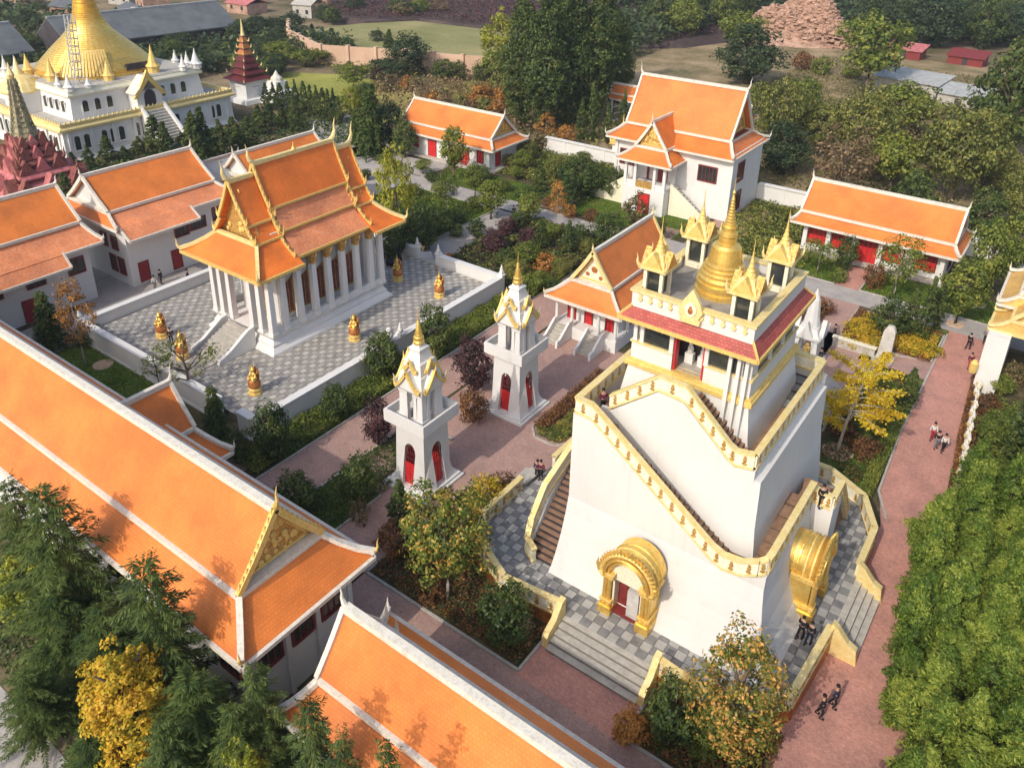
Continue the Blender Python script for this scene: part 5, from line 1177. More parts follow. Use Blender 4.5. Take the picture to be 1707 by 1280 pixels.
# ------------------------------------------------------------------ red doored hall at the right, small back hall
root = thing('red_panel_hall', 'low white hall with orange roof and a row of bright red door panels', 'hall', (-16.7, 96, 0))
thai_roof(root, 'x', 96.9, -25.2, -8.6, 7.9, 3.1, 4.95, 4.4, 3.75, .7, .9, gable='carved_gold', barge='trim', horns=1.3, tw=.34, cap=.42)
b = MB(); b.box(-24.4, 94.3, 0, -9.0, 100.4, 3.8); part('wall', b, 'plaster', root)
for x in (-24.3, -21.6, -18.7, -15.8, -12.9, -9.3):
    b = MB(); b.stack(x, 93.7, [(.32, .32, 0), (.26, .26, .3), (.22, .22, 3.6)]); part('column', b, 'plaster', root)
for k, x in enumerate((-22.95, -20.15, -17.25, -14.35, -11.1)):
    F = face('-y', 94.3); w_ = 1.1; hz = (.15 if k == 2 else .9)
    b = MB(); fbox(b, F, x - w_ - .1, x + w_ + .1, 0, .08, hz, 3.3); f = part('panel_frame', b, 'dark_red', root)
    for q in range(4):
        b = MB(); u = x - w_ + q * w_ / 2; fbox(b, F, u + .03, u + w_ / 2 - .03, .08, .14, hz + .08, 3.2); part('panel_leaf', b, 'red_door', f)
        b = MB(); fbox(b, F, u + .12, u + w_ / 2 - .12, .14, .17, 2.1, 3.0); part('lattice', b, 'dark_red', f)
window(root, '+x', -9.0, 97, 1.0, 2.0, 1.6)
b = MB(); b.box(-24.6, 93.0, 0, -8.8, 94.3, .2); part('step', b, 'stone_step', root)

root = thing('back_hall', 'small white hall with orange roof and red shutters near the back boundary wall', 'hall', (-78, 96, 0))
thai_roof(root, 'x', 96.4, -88.9, -71.2, 7.8, 3.1, 4.95, 4.5, 3.65, .8, 1.4, gable='carved_gold', barge='trim', horns=1.4, tw=.36, cap=.45)
b = MB(); b.box(-87.4, 92.9, 0, -71.2, 99.8, 3.8); part('wall', b, 'plaster', root)
for x, z, w_, h_ in ((-85.8, 1.3, .9, 1.6), (-72.9, 1.2, 1.0, 1.9), (-75.6, 1.3, .9, 1.6)): window(root, '-y', 92.9, x, z, w_, h_, pmat='red_door', bars=1)
for x in (-82.4, -78.2): door(root, '-y', 92.9, x, .2, 1.5, 2.6)
window(root, '+x', -71.2, 95.0, .6, 1.0, 2.2, pmat='red_door', bars=1)
b = MB(); b.box(-88, 91.9, 0, -70.4, 92.9, .25); b.box(-71.2, 92.901, 0, -70.2, 100, .25); part('porch_step', b, 'stone_step', root)

# boundary walls
def bwall(label, pts, h=2.3):
    o = thing('boundary_wall', label, 'wall', (pts[0][0], pts[0][1], 0), 'white boundary walls of the temple compound')
    for (xa, ya), (xb, yb) in zip(pts[:-1], pts[1:]):
        L_ = math.hypot(xb - xa, yb - ya); n = max(1, int(L_ / 3.4))
        for k in range(n):
            a = Vector((xa, ya, 0)).lerp(Vector((xb, yb, 0)), k / n); c_ = Vector((xa, ya, 0)).lerp(Vector((xb, yb, 0)), (k + 1) / n); z = Vector((0, 0, h / 2))
            b = MB(); b.bar(a + z, c_ + z, .3, h); p = part('wall_panel', b, 'plaster', o)
            b = MB(); b.bar(a + Vector((0, 0, h + .08)), c_ + Vector((0, 0, h + .08)), .7, .18); part('coping', b, 'plaster', p)
            b = MB(); b.box(a.x - .22, a.y - .22, 0, a.x + .22, a.y + .22, h - .02); part('pier', b, 'plaster', o)
bwall('white boundary wall between the small back hall and the tall hall', [(-70.5, 107), (-52.5, 107)])
bwall('white boundary wall between the tall hall and the red panelled hall', [(-35.0, 107), (-24.5, 107)])
bwall('white boundary wall piece right of the red panelled hall', [(-8.0, 104.5), (2, 104.5)])
bwall('low white wall piece left of the small back hall', [(-94, 100), (-89.5, 100)], 1.6)
# small golden gate shrine on the wall
t = thing('gate_shrine', 'tiny golden gabled gate roof rising over the back boundary wall', 'gate', (-57.0, 107.5, 0))
b = MB()
for x in (-1.1, 1.1): b.box(x - .3, -.4, 0, x + .3, .4, 3.6)
part('pier', b, 'plaster', t, world=False)
b = MB(); b.plate([(-1.9, -.7, 3.5), (1.9, -.7, 3.5), (.9, -.7, 5.0), (0, -.7, 7.0), (-.9, -.7, 5.0)], (0, 1.4, 0)); part('gable', b, 'gold_paint', t, world=False)
b = MB(); b.lathe(0, 0, [(.2, 6.8), (.1, 7.3), (.02, 8.3)], 8)
for s in (-1, 1): h_ = horn((s * 1.8, 0, 3.6), (s, 0, 0), 1.2, .14); b.add(h_.v, h_.f)
part('finial', b, 'gold_paint', t, world=False)

# white chedi shrine, stele, round paving ring, gatehouse and naga balustrade
t = thing('white_chedi', 'small white pointed shrine on four legs just behind the stair tower', 'shrine', (-15.9, 68.7, 0))
b = MB(); b.stack(0, 0, [(1.5, 1.5, 0), (1.5, 1.5, .3), (1.3, 1.3, .35), (1.3, 1.3, .7)]); part('base', b, 'plaster', t, world=False)
for x in (-1, 1):
    for y in (-1, 1):
        b = MB(); b.add([(x * 1.2, y * 1.2, .7), (x * .7, y * 1.2, .7), (x * .7, y * .7, .7), (x * 1.2, y * .7, .7), (x * 1.05, y * 1.05, 2.9), (x * .5, y * 1.05, 2.9), (x * .5, y * .5, 2.9), (x * 1.05, y * .5, 2.9)], [(0, 1, 2, 3), (4, 7, 6, 5), (0, 4, 5, 1), (1, 5, 6, 2), (2, 6, 7, 3), (3, 7, 4, 0)]); part('leg', b, 'tower_plaster', t, world=False)
b = MB(); b.stack(0, 0, [(1.25, 1.25, 2.8), (1.3, 1.3, 3.1), (1.0, 1.0, 3.3), (.8, .8, 3.8)]); b.lathe(0, 0, [(.8, 3.7), (.74, 4.0), (.62, 4.8), (.5, 5.8), (.42, 6.4), (.2, 6.9), (.05, 7.4)], 10)
part('spire', b, 'tower_plaster', t, world=False)
b = MB()
for k in range(4):
    R_ = Matrix.Rotation(k * PI / 2, 3, 'Z')
    b.plate([R_ @ Vector((u, -1.35, z)) for u, z in ((-.8, 2.9), (.8, 2.9), (.3, 3.7), (0, 4.6), (-.3, 3.7))], R_ @ Vector((0, .4, 0)))
    h_ = horn(R_ @ Vector((-1.2, -1.2, 3.0)), R_ @ Vector((-.7, -.7, 0)), .9, .12); b.add(h_.v, h_.f)
part('gable', b, 'tower_plaster', t, world=False)
b = MB(); b.ball((0, 0, 1.2), .4, 8, 6, (1, .8, 1.2)); b.ball((0, -.1, 1.8), .22, 8, 6); part('seated_figure', b, 'gold_paint', t, world=False)
t = thing('stone_stele', 'leaning pale carved stone stele beside the flower bed', 'stele', (-10.1, 73.3, 0))
b = MB(); b.add([(-.6, -.4, 0), (.6, -.4, 0), (.6, .4, 0), (-.6, .4, 0), (-.5, .2, 2.8), (.5, .2, 2.8), (.5, .75, 2.8), (-.5, .75, 2.8), (-.25, .45, 3.3), (.25, .45, 3.3), (.25, .8, 3.3), (-.25, .8, 3.3)],
    [(3, 2, 1, 0), (0, 1, 5, 4), (1, 2, 6, 5), (2, 3, 7, 6), (3, 0, 4, 7), (4, 5, 9, 8), (5, 6, 10, 9), (6, 7, 11, 10), (7, 4, 8, 11), (8, 9, 10, 11)]); part('slab', b, 'rock', t, world=False)
b = MB(); b.box(-.9, -.8, 0, .9, .7, .2); part('foot', b, 'kerb', t, world=False)
t = thing('stone_screen', 'low pinkish stone screen wall behind the ginkgo', 'wall', (-12.8, 73.2, 0))
b = MB(); b.box(-1.9, -.15, 0, 1.9, .15, .9); part('panel', b, 'rock', t, world=False)
b = MB(); b.box(-2.0, -.25, .9, 2.0, .25, 1.02); part('coping', b, 'cream', t, world=False)
t = thing('garden_table', 'grey stone table and stools half hidden beside the ginkgo trunk', 'table', (-11.6, 61.2, 0))
b = MB(); b.lathe(0, 0, [(.3, 0), (.25, .6), (.6, .65), (.6, .75)], 10); part('top', b, 'kerb', t, world=False)
for a in range(4):
    b = MB(); b.lathe(1.0 * math.cos(a * 1.57), 1.0 * math.sin(a * 1.57), [(.2, 0), (.2, .42)], 8); part('stool', b, 'kerb', t, world=False)
for x, y, r, lb in ((-9.45, 56.9, 1.15, 'round mulch disc at the foot of the ginkgo'), (-61.0, 30.0, .8, 'x')):
    if lb == 'x': continue
    mb = MB(); mb.lathe(x, y, [(r, .0), (r * 1.0, .07), (r * .6, .12), (.05, .13)], 20); o = link('mulch_disc', mb.mesh('mulch_disc', 'mulch', False, (x, y, 0))); o.location = (x, y, 0); tag(o, lb, 'mulch disc')
for x, y, lb in ((-65.9, 29.4, 'mulch ring under the orange brown tree on the lawn'), (-4.9, 91.0, 'pale mulch ring under the leaning tree right of the red panelled hall'), (-6.0, 84.9, 'pale mulch ring under the round green tree')):
    mb = MB(); mb.lathe(0, 0, [(.9, .0), (.85, .08), (.4, .12), (.05, .12)], 16); o = link('mulch_disc', mb.mesh('mulch_disc', 'mulch')); o.location = (x, y, 0); tag(o, lb, 'mulch disc')

root = thing('gatehouse', 'white gatehouse with two tiers of yellow tile roof cut by the right edge', 'gatehouse', (-1.5, 77, 0))
def ylanes():
    for (xa, xb, ya, yb, z0, z1) in ((-3.0, 3.5, 78.5, 86.0, 9.3, 9.9), (-2.6, 3.2, 75.0, 78.3, 7.6, 8.0)):
        pass
b = MB(); b.box(-2.6, 72.8, 0, -.9, 84.0, 5.6); part('wall', b, 'plaster', root)
b = MB(); b.box(3.0, 72.8, 0, 4.6, 84.0, 5.6); part('wall', b, 'plaster', root)
thai_roof(root, 'y', .9, 77.2, 84.5, 11.3, 2.1, 8.0, 3.6, 6.8, .3, .3, tile='yellow_tile', trim='trim', gable='plaster', horns=1.6, tw=.3, cap=.4)
thai_roof(root, 'y', .9, 74.2, 77.4, 9.2, 2.1, 6.9, 3.6, 5.7, .3, .1, tile='yellow_tile', trim='pale_gold', gable='carved_gold', horns=1.2, tw=.3, cap=.4)
door(root, '-x', -2.6, 76.5, 0, 1.2, 2.2)
b = MB(); b.lathe(-2.9, 72.3, [(.3, 2.0), (.34, 2.3), (.34, 2.9), (.1, 3.2)], 8); part('lantern', b, 'gold_paint', root)
t = thing('naga_balustrade', 'long scaly white and gold serpent balustrade running down beside the brick road at the right', 'balustrade', (-2.0, 72, 0))
pts = []
for k, s in enumerate(np.linspace(0, 1, 44)): pts.append((-2.2 + 1.2 * s + .10 * math.sin(s * 60), 72.5 - 17.0 * s, .95 + .14 * math.sin(s * 60)))
b = MB(); b.tube(pts, [.2 + .05 * math.sin(i * 1.5) for i in range(len(pts))], 7); part('serpent_body', b, 'pale_gold', t, smooth=False)
b = MB()
for p in pts[::1]: b.frustum(p[0], p[1], .16, .12, p[2] + .1, .02, .02, p[2] + .5)
part('back_fin', b, 'tower_plaster', t)
b = MB(); b.strip([(-2.2, 72.5, .35), (-1.0, 55.5, .35)], .35, .7); part('foot_wall', b, 'plaster', t)
naga('rearing serpent head at the lower end of the naga balustrade', (-1.0, 55.4, 0), 0, 'pale_gold', .9)

# ------------------------------------------------------------------ white and gold stupa building, top left
WX, WY = -138.5, 71.5
root = thing('great_stupa', 'huge golden ringed stupa on a two tiered white building at the top left', 'stupa', (WX, WY, 0))
mb = MB(); mb.stack(WX, WY, [(15.6, 15.3, 0), (15.2, 15.0, .6), (15.0, 14.8, 4.6)]); part('lower_wall', mb, 'plaster', root)
mb = MB(); mb.stack(WX, WY, [(15.1, 14.9, 4.55), (15.7, 15.5, 4.8), (15.7, 15.5, 5.1), (15.2, 15.0, 5.5), (15.4, 15.2, 5.6), (15.4, 15.2, 5.9), (14.9, 14.7, 5.9), (14.9, 14.7, 5.2)]); part('lower_cornice', mb, 'pale_gold', root)
mb = MB(); mb.box(WX - 14.9, WY - 14.7, 5.0, WX + 14.9, WY + 14.7, 5.25); part('terrace_deck', mb, 'kerb', root)
mb = MB(); mb.stack(WX, WY, [(12.4, 11.6, 5.2), (12.0, 11.2, 8.8)]); part('upper_wall', mb, 'plaster', root)
mb = MB(); mb.stack(WX, WY, [(12.0, 11.2, 8.75), (12.5, 11.7, 8.9), (12.5, 11.7, 9.15), (12.2, 11.4, 9.6), (12.2, 11.4, 9.8)]); part('upper_cornice', mb, 'cream', root)
# arched windows
def awin_mesh(w, h):
    mb = MB(); pts = [(-w / 2, 0), (w / 2, 0), (w / 2, h)] + [(w / 2 * math.cos(t), h + w / 2 * math.sin(t)) for t in np.linspace(0, PI, 7)[1:-1]] + [(-w / 2, h)]
    mb.plate([(u, .02, z) for u, z in pts], (0, -.10, 0)); return mb.mesh('arched_window', 'glass')
am = awin_mesh(.85, 1.7)
fm = MB()
for s in (-1, 1): fm.box(s * .55 - .08, -.16, -.1, s * .55 + .08, 0, 2.0)
fm.box(-.7, -.2, -.25, .7, 0, -.1); fmm = fm.mesh('window_surround', 'plaster')
def aw(x, y, z, rz, n=[0]):
    o = inst('arched_window', am, root, (x, y, z), rz); inst('window_surround', fmm, root, (x, y, z), rz)
ups = [-12.9, -11.4, -8.6, -7.2, -5.8, -3.2, -1.9, 2.4, 4.0, 6.6, 8.0, 10.8, 12.1]
for u in ups: aw(WX + 15.08, WY + u, 1.6, PI / 2)
for u in np.arange(-13, 13.5, 1.75): aw(WX + float(u), WY - 14.88, 1.6, 0)
for u in (-8.0, -6.3, -4.6, 3.4, 5.1, 6.8): aw(WX + 12.2, WY + u * 1.15, 5.9, PI / 2)
for u in (-4.2, 4.6, 6.4, 8.2, 10.0, -8.4, -6.2): aw(WX + u, WY - 11.4, 5.9, 0)
for u in np.arange(-14, 14.5, 3.5):
    b = MB(); b.box(WX + 15.0, WY + u - .22, 0, WX + 15.25, WY + u + .22, 4.6); part('pilaster', b, 'plaster', root)
    b = MB(); b.box(WX + u - .22, WY - 15.1, 0, WX + u + .22, WY - 14.8, 4.6); part('pilaster', b, 'plaster', root)
# corner and parapet pinnacles
def pin(x, y, z, h, r, mat):
    mb = MB(); mb.lathe(x, y, [(r, z), (r, z + h * .2), (r * 1.25, z + h * .25), (r * .8, z + h * .35), (r * .45, z + h * .6), (r * .2, z + h * .8), (.03, z + h)], 8); part('pinnacle', mb, mat, root)
for x, y, h, r in ((12, -11, 2.8, .7), (12, 11, 3.4, .9), (-12, -11, 3, .7), (9.5, 11, 2.6, .6), (12, 8.5, 2.8, .6), (-12, 11, 3, .7), (8.8, -11, 2.4, .5), (6, 11, 2.4, .6), (-8, -11, 3, .6), (-4, -11, 3.4, .7), (12, -8, 2.0, .5)): pin(WX + x, WY + y, 9.7, h, r, 'plaster')
for x, y, h, r in ((10.2, -3.6, 3.6, .8), (10.2, 4.2, 4.6, 1.0), (-3.5, -9.5, 3.5, .8), (4, -9.5, 4.0, .8)): pin(WX + x, WY + y, 9.8, h, r, 'gold_paint')
# gold rows of small teeth on the cornices
b = MB()
for u in np.arange(-15, 15.2, .75): b.frustum(WX + 15.35, WY + float(u), .12, .16, 5.85, .03, .03, 6.3); b.frustum(WX + float(u), WY - 15.1, .16, .12, 5.85, .03, .03, 6.3)
o = part('cornice_teeth', b, 'pale_gold', root); o['kind'] = 'stuff'
# portal with big arched gable on the right hand side and long stair
F = face('+x', WX + 12.3)
b = MB(); fbox(b, F, WY - 2.2, WY + 2.2, 0, 2.6, 0, 8.4); part('portal_block', b, 'plaster', root)
b = MB(); b.plate([F(WY + u, 2.95, z) for u, z in ((-2.9, 7.4), (-1.9, 8.6), (-.8, 10.2), (0, 11.6), (.8, 10.2), (1.9, 8.6), (2.9, 7.4), (2.2, 7.4), (0, 10.0), (-2.2, 7.4))], Vector(F(WY, 2.5, 0)) - Vector(F(WY, 2.95, 0))); part('portal_gable', b, 'gold_paint', root)
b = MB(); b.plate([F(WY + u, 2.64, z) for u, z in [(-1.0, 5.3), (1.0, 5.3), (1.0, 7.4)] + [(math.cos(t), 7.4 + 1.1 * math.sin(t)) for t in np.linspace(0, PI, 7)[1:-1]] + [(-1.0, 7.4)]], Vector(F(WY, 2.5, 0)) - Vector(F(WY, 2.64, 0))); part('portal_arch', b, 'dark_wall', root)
for s in (-1, 1):
    b = MB(); q = [F(WY + s * 2.6, .0, 8.1), F(WY + s * 2.6, 2.9, 8.1), F(WY, 2.9, 10.6), F(WY, .0, 10.6)]
    b.slab(q[0], q[1], q[2], q[3], .15); part('portal_roof', b, 'trim', root)
for k in range(14):
    b = MB(); o0 = 3.2 + k * .42; fbox(b, F, WY - 1.6, WY + 1.6, o0, o0 + .415, 0, 5.3 * (1 - (k) / 14)); part('step', b, 'stone_step', root)
for s in (-1, 1):
    b = MB(); b.plate([F(WY + s * 1.8, o_, z) for o_, z in ((2.9, 0), (2.9, 6.3), (9.2, 1.0), (9.6, .8), (9.6, 0))][::s], (0, s * .4, 0)); part('stair_wall', b, 'plaster', root)
# portal towards the viewer's left with a shell canopy
b = MB(); b.box(WX - 3, WY - 14.2, 5.2, WX + 3, WY - 11, 8.6); part('porch_block', b, 'plaster', root)
b = MB(); b.plate([(WX + .9 * math.cos(t), WY - 14.22, 7.0 + .9 * math.sin(t)) for t in np.linspace(0, PI, 8)] + [(WX - .9, WY - 14.22, 5.3), (WX + .9, WY - 14.22, 5.3)], (0, -.06, 0)); part('porch_arch', b, 'dark_red', root)
b = MB(); b.lathe(WX, WY - 12.6, [(3.1, 8.3), (3.2, 8.6), (2.8, 9.6), (1.9, 10.5), (.8, 11.0), (.3, 12.2), (.05, 13.6)], 16); part('porch_dome', b, 'pale_gold', root)
# scaffold tower leaning on the stupa
b = MB(); x, y = WX + 9.4, WY - 9.4
for dx in (0, 1.1):
    for dy in (0, 1.1): b.bar((x + dx, y + dy, 5.2), (x + dx - 2.6, y + dy + 2.4, 20), .14, .14)
for k in range(13):
    t = k / 13; px, py, pz = x - 2.6 * t, y + 2.4 * t, 5.2 + 14.8 * t
    for q in (((0, 0), (1.1, 0)), ((1.1, 0), (1.1, 1.1)), ((1.1, 1.1), (0, 1.1)), ((0, 1.1), (0, 0))): b.bar((px + q[0][0], py + q[0][1], pz), (px + q[1][0], py + q[1][1], pz), .1, .1)
    b.bar((px, py, pz), (px + 1.1 - .2, py + .18, pz + 1.1), .08, .08)
sc = part('scaffold', b, 'tin', None, world=False); sc.location = (0, 0, 0); tag(sc, 'slim lattice ladder tower leaning against the great gold stupa', 'ladder tower')
# stupa bell
pr = [(9.4, 9.8), (9.5, 10.3), (9.0, 10.4), (9.1, 10.9)]
z = 10.9; r = 8.9
for (rr, zz) in ((8.3, 11.6), (7.4, 12.5), (6.5, 13.4), (5.5, 14.3), (4.6, 15.1), (3.7, 16.0), (2.95, 17.0), (2.4, 18.0), (2.05, 18.9), (1.85, 19.7), (1.7, 20.4), (1.6, 21.4), (1.5, 22.4), (1.2, 24), (1.0, 26), (.6, 28), (.3, 31), (.05, 34)):
    n = 3
    r0, z0 = pr[-1]
    for k in range(1, n + 1):
        t = k / n; a = r0 + (rr - r0) * t; c_ = z0 + (zz - z0) * t
        pr += [(a + .10, c_ - .06), (a + .10, c_), (a - .04, c_ + .03)]
b = MB(); b.lathe(WX, WY, pr, 40, cap=True); part('gold_bell', b, 'gold', root, smooth=False)
b = MB()
for k in range(16):
    th = math.radians(-62 + k * 3.1)
    for (ra, za, rb_, zb) in ((9.5, 10.3, 7.9, 12.6), (7.9, 12.6, 6.7, 14.0)):
        b.bar((WX + ra * math.cos(th), WY + ra * math.sin(th), za), (WX + rb_ * math.cos(th), WY + rb_ * math.sin(th), zb), .35, .3)
o = part('gold_ribs', b, 'gold_paint', root)
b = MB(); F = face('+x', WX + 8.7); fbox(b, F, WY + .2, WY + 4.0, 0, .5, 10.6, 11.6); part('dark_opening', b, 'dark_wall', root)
b = MB(); b.box(WX - 12, WY - 11.2, 9.8, WX + 12, WY + 11.2, 9.9); part('upper_deck', b, 'kerb', root)

# pink tiered pavilion at the left edge
root = thing('pink_pavilion', 'ornate many tiered pink roofed pavilion with a bushy carved spire at the left edge', 'pavilion', (-109.9, 45.8, 0))
px, py = -109.9, 45.8
for x in (-4, -1.3, 1.3, 4):
    for y in (-4, 4): b = MB(); b.lathe(px + x, py + y, [(.25, 0), (.2, 2.9)], 8); part('column', b, 'plaster', root)
for (h0, h1, z0, z1, m) in ((5.9, 3.2, 2.6, 4.2, 'pink_roof'), (3.7, 2.3, 4.7, 5.6, 'pink_roof'), (2.8, 1.7, 6.2, 7.0, 'maroon_wall'), (2.2, 1.4, 7.6, 8.3, 'maroon_wall')):
    for k in range(4):
        R_ = Matrix.Rotation(k * PI / 2, 3, 'Z'); c0 = Vector((px, py, 0))
        b = MB(); b.slab(*[c0 + R_ @ Vector(v) for v in ((-h0, -h0, z0), (h0, -h0, z0), (h1, -h1, z1), (-h1, -h1, z1))], .2); part('roof_tier', b, m, root)
        for u in (-.55, 0, .55):
            b = MB(); s = 1.0 + h0 * .1; b.plate([c0 + R_ @ Vector((u * h0 + q * s, -h0 * .86, z0 + .5 + zq * s)) for q, zq in ((-.7, 0), (.7, 0), (0, 1.3))], R_ @ Vector((0, h0 * .22, 0))); part('dormer', b, 'maroon_wall' if u else 'pink_roof', root)
        hh = horn(c0 + R_ @ Vector((-h0, -h0, z0)), R_ @ Vector((-.7, -.7, 0)), 1.6, .2); part('corner_horn', hh, 'maroon_wall', root)
    b = MB(); b.stack(px, py, [(h1 * .8, h1 * .8, z1 - .3), (h1 * .78, h1 * .78, z1 + .9)]); part('tier_wall', b, 'maroon_wall', root)
pr = []
z = 8.6; r = 1.75
b = MB()
for k in range(12):
    b.lathe(px, py, [(r, z), (r * .72, z + .75)], 8)
    for j in range(8):
        t_ = j * PI / 4; b.frustum(px + r * math.cos(t_), py + r * math.sin(t_), .16, .16, z, .02, .02, z + .7)
    z += .66; r *= .89
part('spire', b, 'spire_mosaic', root)
b = MB(); b.lathe(px, py, [(.35, z), (.5, z + .5), (.2, z + 1.2), (.05, z + 2)], 8); part('finial', b, 'pale_gold', root)
# small red pagoda
root = thing('red_pagoda', 'small white shrine with a slender tiered red pagoda roof beyond the cypresses', 'pagoda', (-134.5, 98.5, 0))
px, py = -134.5, 98.5
b = MB(); b.stack(px, py, [(3.8, 3.8, 0), (3.6, 3.6, .8), (2.6, 2.6, .9), (2.4, 2.4, 4.2)]); part('body', b, 'plaster', root)
window(root, '+x', px + 2.45, py, 1.2, 1.2, 1.8, fmat='plaster'); window(root, '-y', py - 2.45, px, 1.2, 1.2, 1.8, fmat='plaster')
z = 4.2; h0 = 3.4
for k in range(7):
    b = MB(); b.stack(px, py, [(h0, h0, z), (h0 * .95, h0 * .95, z + .15), (h0 * .62, h0 * .62, z + .8)]); part('roof_tier', b, 'red_tile' if k < 4 else 'copper', root)
    b = MB()
    for x in (-1, 1):
        for y in (-1, 1): hq = horn((px + x * h0, py + y * h0, z + .1), (x * .7, y * .7, 0), .7, .12); b.add(hq.v, hq.f)
    part('corner_horn', b, 'pale_gold', root)
    b = MB(); b.stack(px, py, [(h0 * .6, h0 * .6, z + .7), (h0 * .58, h0 * .58, z + 1.15)]); part('tier_wall', b, 'maroon_wall', root)
    z += 1.15; h0 *= .76
b = MB(); b.lathe(px, py, [(.4, z), (.25, z + 1), (.05, z + 3)], 8); part('spire', b, 'pale_gold', root)
t = thing('white_shrine', 'low white shrine block right of the small red pagoda', 'shrine', (-129, 101, 0))
b = MB(); b.stack(0, 0, [(2.4, 2.4, 0), (2.2, 2.2, 2.2), (1.6, 1.6, 2.3), (1.3, 1.3, 4.0)]); part('body', b, 'plaster', t, world=False)
b = MB(); b.lathe(0, 0, [(1.2, 4.0), (1.1, 4.6), (.5, 5.2), (.05, 6)], 8); part('dome', b, 'trim', t, world=False)
b = MB(); b.box(-7, -3, 0, 6, -2.6, .9); part('low_wall', b, 'plaster', t, world=False)

# grey roofed long buildings far left, pink wall, sheds, huts, rubble
def farhall(label, pts, w, ez, rz_, mat='grey_roof', wall='dark_wall'):
    a = Vector(pts[0]); c_ = Vector(pts[1]); d = (c_ - a).normalized(); n = Vector((-d.y, d.x)); root = thing('far_hall', label, 'building', (a.x, a.y, 0))
    q = lambda p, s, z: (p.x + n.x * s, p.y + n.y * s, z)
    for s in (-1, 1):
        b = MB(); pts_ = [q(a, s * w, ez), q(c_, s * w, ez), q(c_, .1 * s, rz_), q(a, .1 * s, rz_)]; b.slab(*pts_, .3); part('roof_slope', b, mat, root)
        b = MB(); b.bar(q(a, s * w * .9, ez / 2), q(c_, s * w * .9, ez / 2), .4, ez); part('wall', b, wall, root)
    for p in (a, c_):
        b = MB(); b.add([q(p, -w * .9, 0), q(p, w * .9, 0), q(p, w * .9, ez), q(p, 0, rz_ - .3), q(p, -w * .9, ez)], [(0, 1, 2, 3, 4)]); part('end_wall', b, wall, root)
    b = MB(); b.bar((a.x, a.y, rz_ + .1), (c_.x, c_.y, rz_ + .1), .7, .4); part('ridge_cap', b, 'tin', root)
    n_ = int((c_ - a).length / 4)
    for k in range(n_):
        p = a.lerp(c_, (k + .5) / n_)
        for s in (-1,):
            b = MB(); m = p + d * .8; b.bar((p.x + n.x * s * w * .93, p.y + n.y * s * w * .93, ez * .55), (m.x + n.x * s * w * .93, m.y + n.y * s * w * .93, ez * .55), .3, 1.4); part('window', b, 'tin', root)
    return root
farhall('long slate grey roofed building behind the great gold stupa', ((-196, 92), (-192, 134)), 9, 5, 10)
farhall('slate grey roofed building at the far left edge of the picture', ((-196, 52), (-196, 84)), 9, 5, 10)
for i in range(26):
    x = rng.uniform(-330, -205); y = rng.uniform(110, 235)
    w_, d_, h_ = rng.uniform(5, 11), rng.uniform(5, 9), rng.uniform(3, 6)
    t = thing('village_house', 'small pale village house far away at the top left', 'house', (float(x), float(y), 0), 'village houses at the top left', float(rng.uniform(-.3, .3)))
    b = MB(); b.box(-w_ / 2, -d_ / 2, 0, w_ / 2, d_ / 2, h_); part('wall', b, 'rubble' if i % 3 else 'kerb', t, world=False)
    b = MB(); b.slab((-w_ / 2 - .4, -d_ / 2 - .4, h_), (w_ / 2 + .4, -d_ / 2 - .4, h_), (w_ / 2 + .4, 0, h_ + 1.6), (-w_ / 2 - .4, 0, h_ + 1.6), .2); b.slab((w_ / 2 + .4, d_ / 2 + .4, h_), (-w_ / 2 - .4, d_ / 2 + .4, h_), (-w_ / 2 - .4, 0, h_ + 1.6), (w_ / 2 + .4, 0, h_ + 1.6), .2); part('roof', b, 'kerb' if i % 4 == 0 else ('pink_roof' if i % 4 == 1 else 'grey_roof'), t, world=False)
    for u in (-w_ * .25, w_ * .25): b = MB(); b.box(u - .5, -d_ / 2 - .05, 1.2, u + .5, -d_ / 2, 2.4); part('window', b, 'glass', t, world=False)
def bar_wall(name, label, cat, pts, h, mat, step=6.0, t=.5):
    o = thing(name, label, cat, (pts[0][0], pts[0][1], 0))
    for (xa, ya), (xb, yb) in zip(pts[:-1], pts[1:]):
        L_ = math.hypot(xb - xa, yb - ya); n = max(1, int(L_ / step)); A = Vector((xa, ya, h / 2)); B = Vector((xb, yb, h / 2))
        for k in range(n):
            b = MB(); b.bar(A.lerp(B, k / n), A.lerp(B, (k + 1) / n), t, h); part('wall_panel', b, mat, o)
            b = MB(); p = A.lerp(B, k / n); b.box(p.x - .45, p.y - .45, 0, p.x + .45, p.y + .45, h + .3); part('pier', b, mat, o)
bar_wall('retaining_wall', 'salmon pink retaining wall along the lower edge of the terraced field', 'wall', [(-184, 150), (-172, 140), (-150, 131), (-131, 139), (-117, 143), (-104, 150)], 4.2, 'concrete_wall')
def shed(label, x, y, w_, d_, h_, rz_, roof, wall='kerb', cat='shed'):
    t = thing('shed', label, cat, (x, y, 0), None, rz_)
    b = MB(); b.box(-w_ / 2, -d_ / 2, 0, w_ / 2, d_ / 2, h_); part('wall', b, wall, t, world=False)
    b = MB(); b.slab((-w_ / 2 - .5, -d_ / 2 - .5, h_ + .1), (w_ / 2 + .5, -d_ / 2 - .5, h_ + .1), (w_ / 2 + .5, d_ / 2 + .5, h_ + 1.2), (-w_ / 2 - .5, d_ / 2 + .5, h_ + 1.2), .15); part('roof', b, roof, t, world=False)
    b = MB(); b.box(-.6, -d_ / 2 - .06, 0, .6, -d_ / 2, 2.0); part('door', b, 'dark_wall', t, world=False)
shed('shed with a grey tin roof on the tan waste ground at the upper right', -33, 190, 13, 7, 3, -.2, 'tin')
shed('smaller lower tin roofed shed beside the grey shed', -22, 184, 8, 6, 2.6, -.2, 'tin')
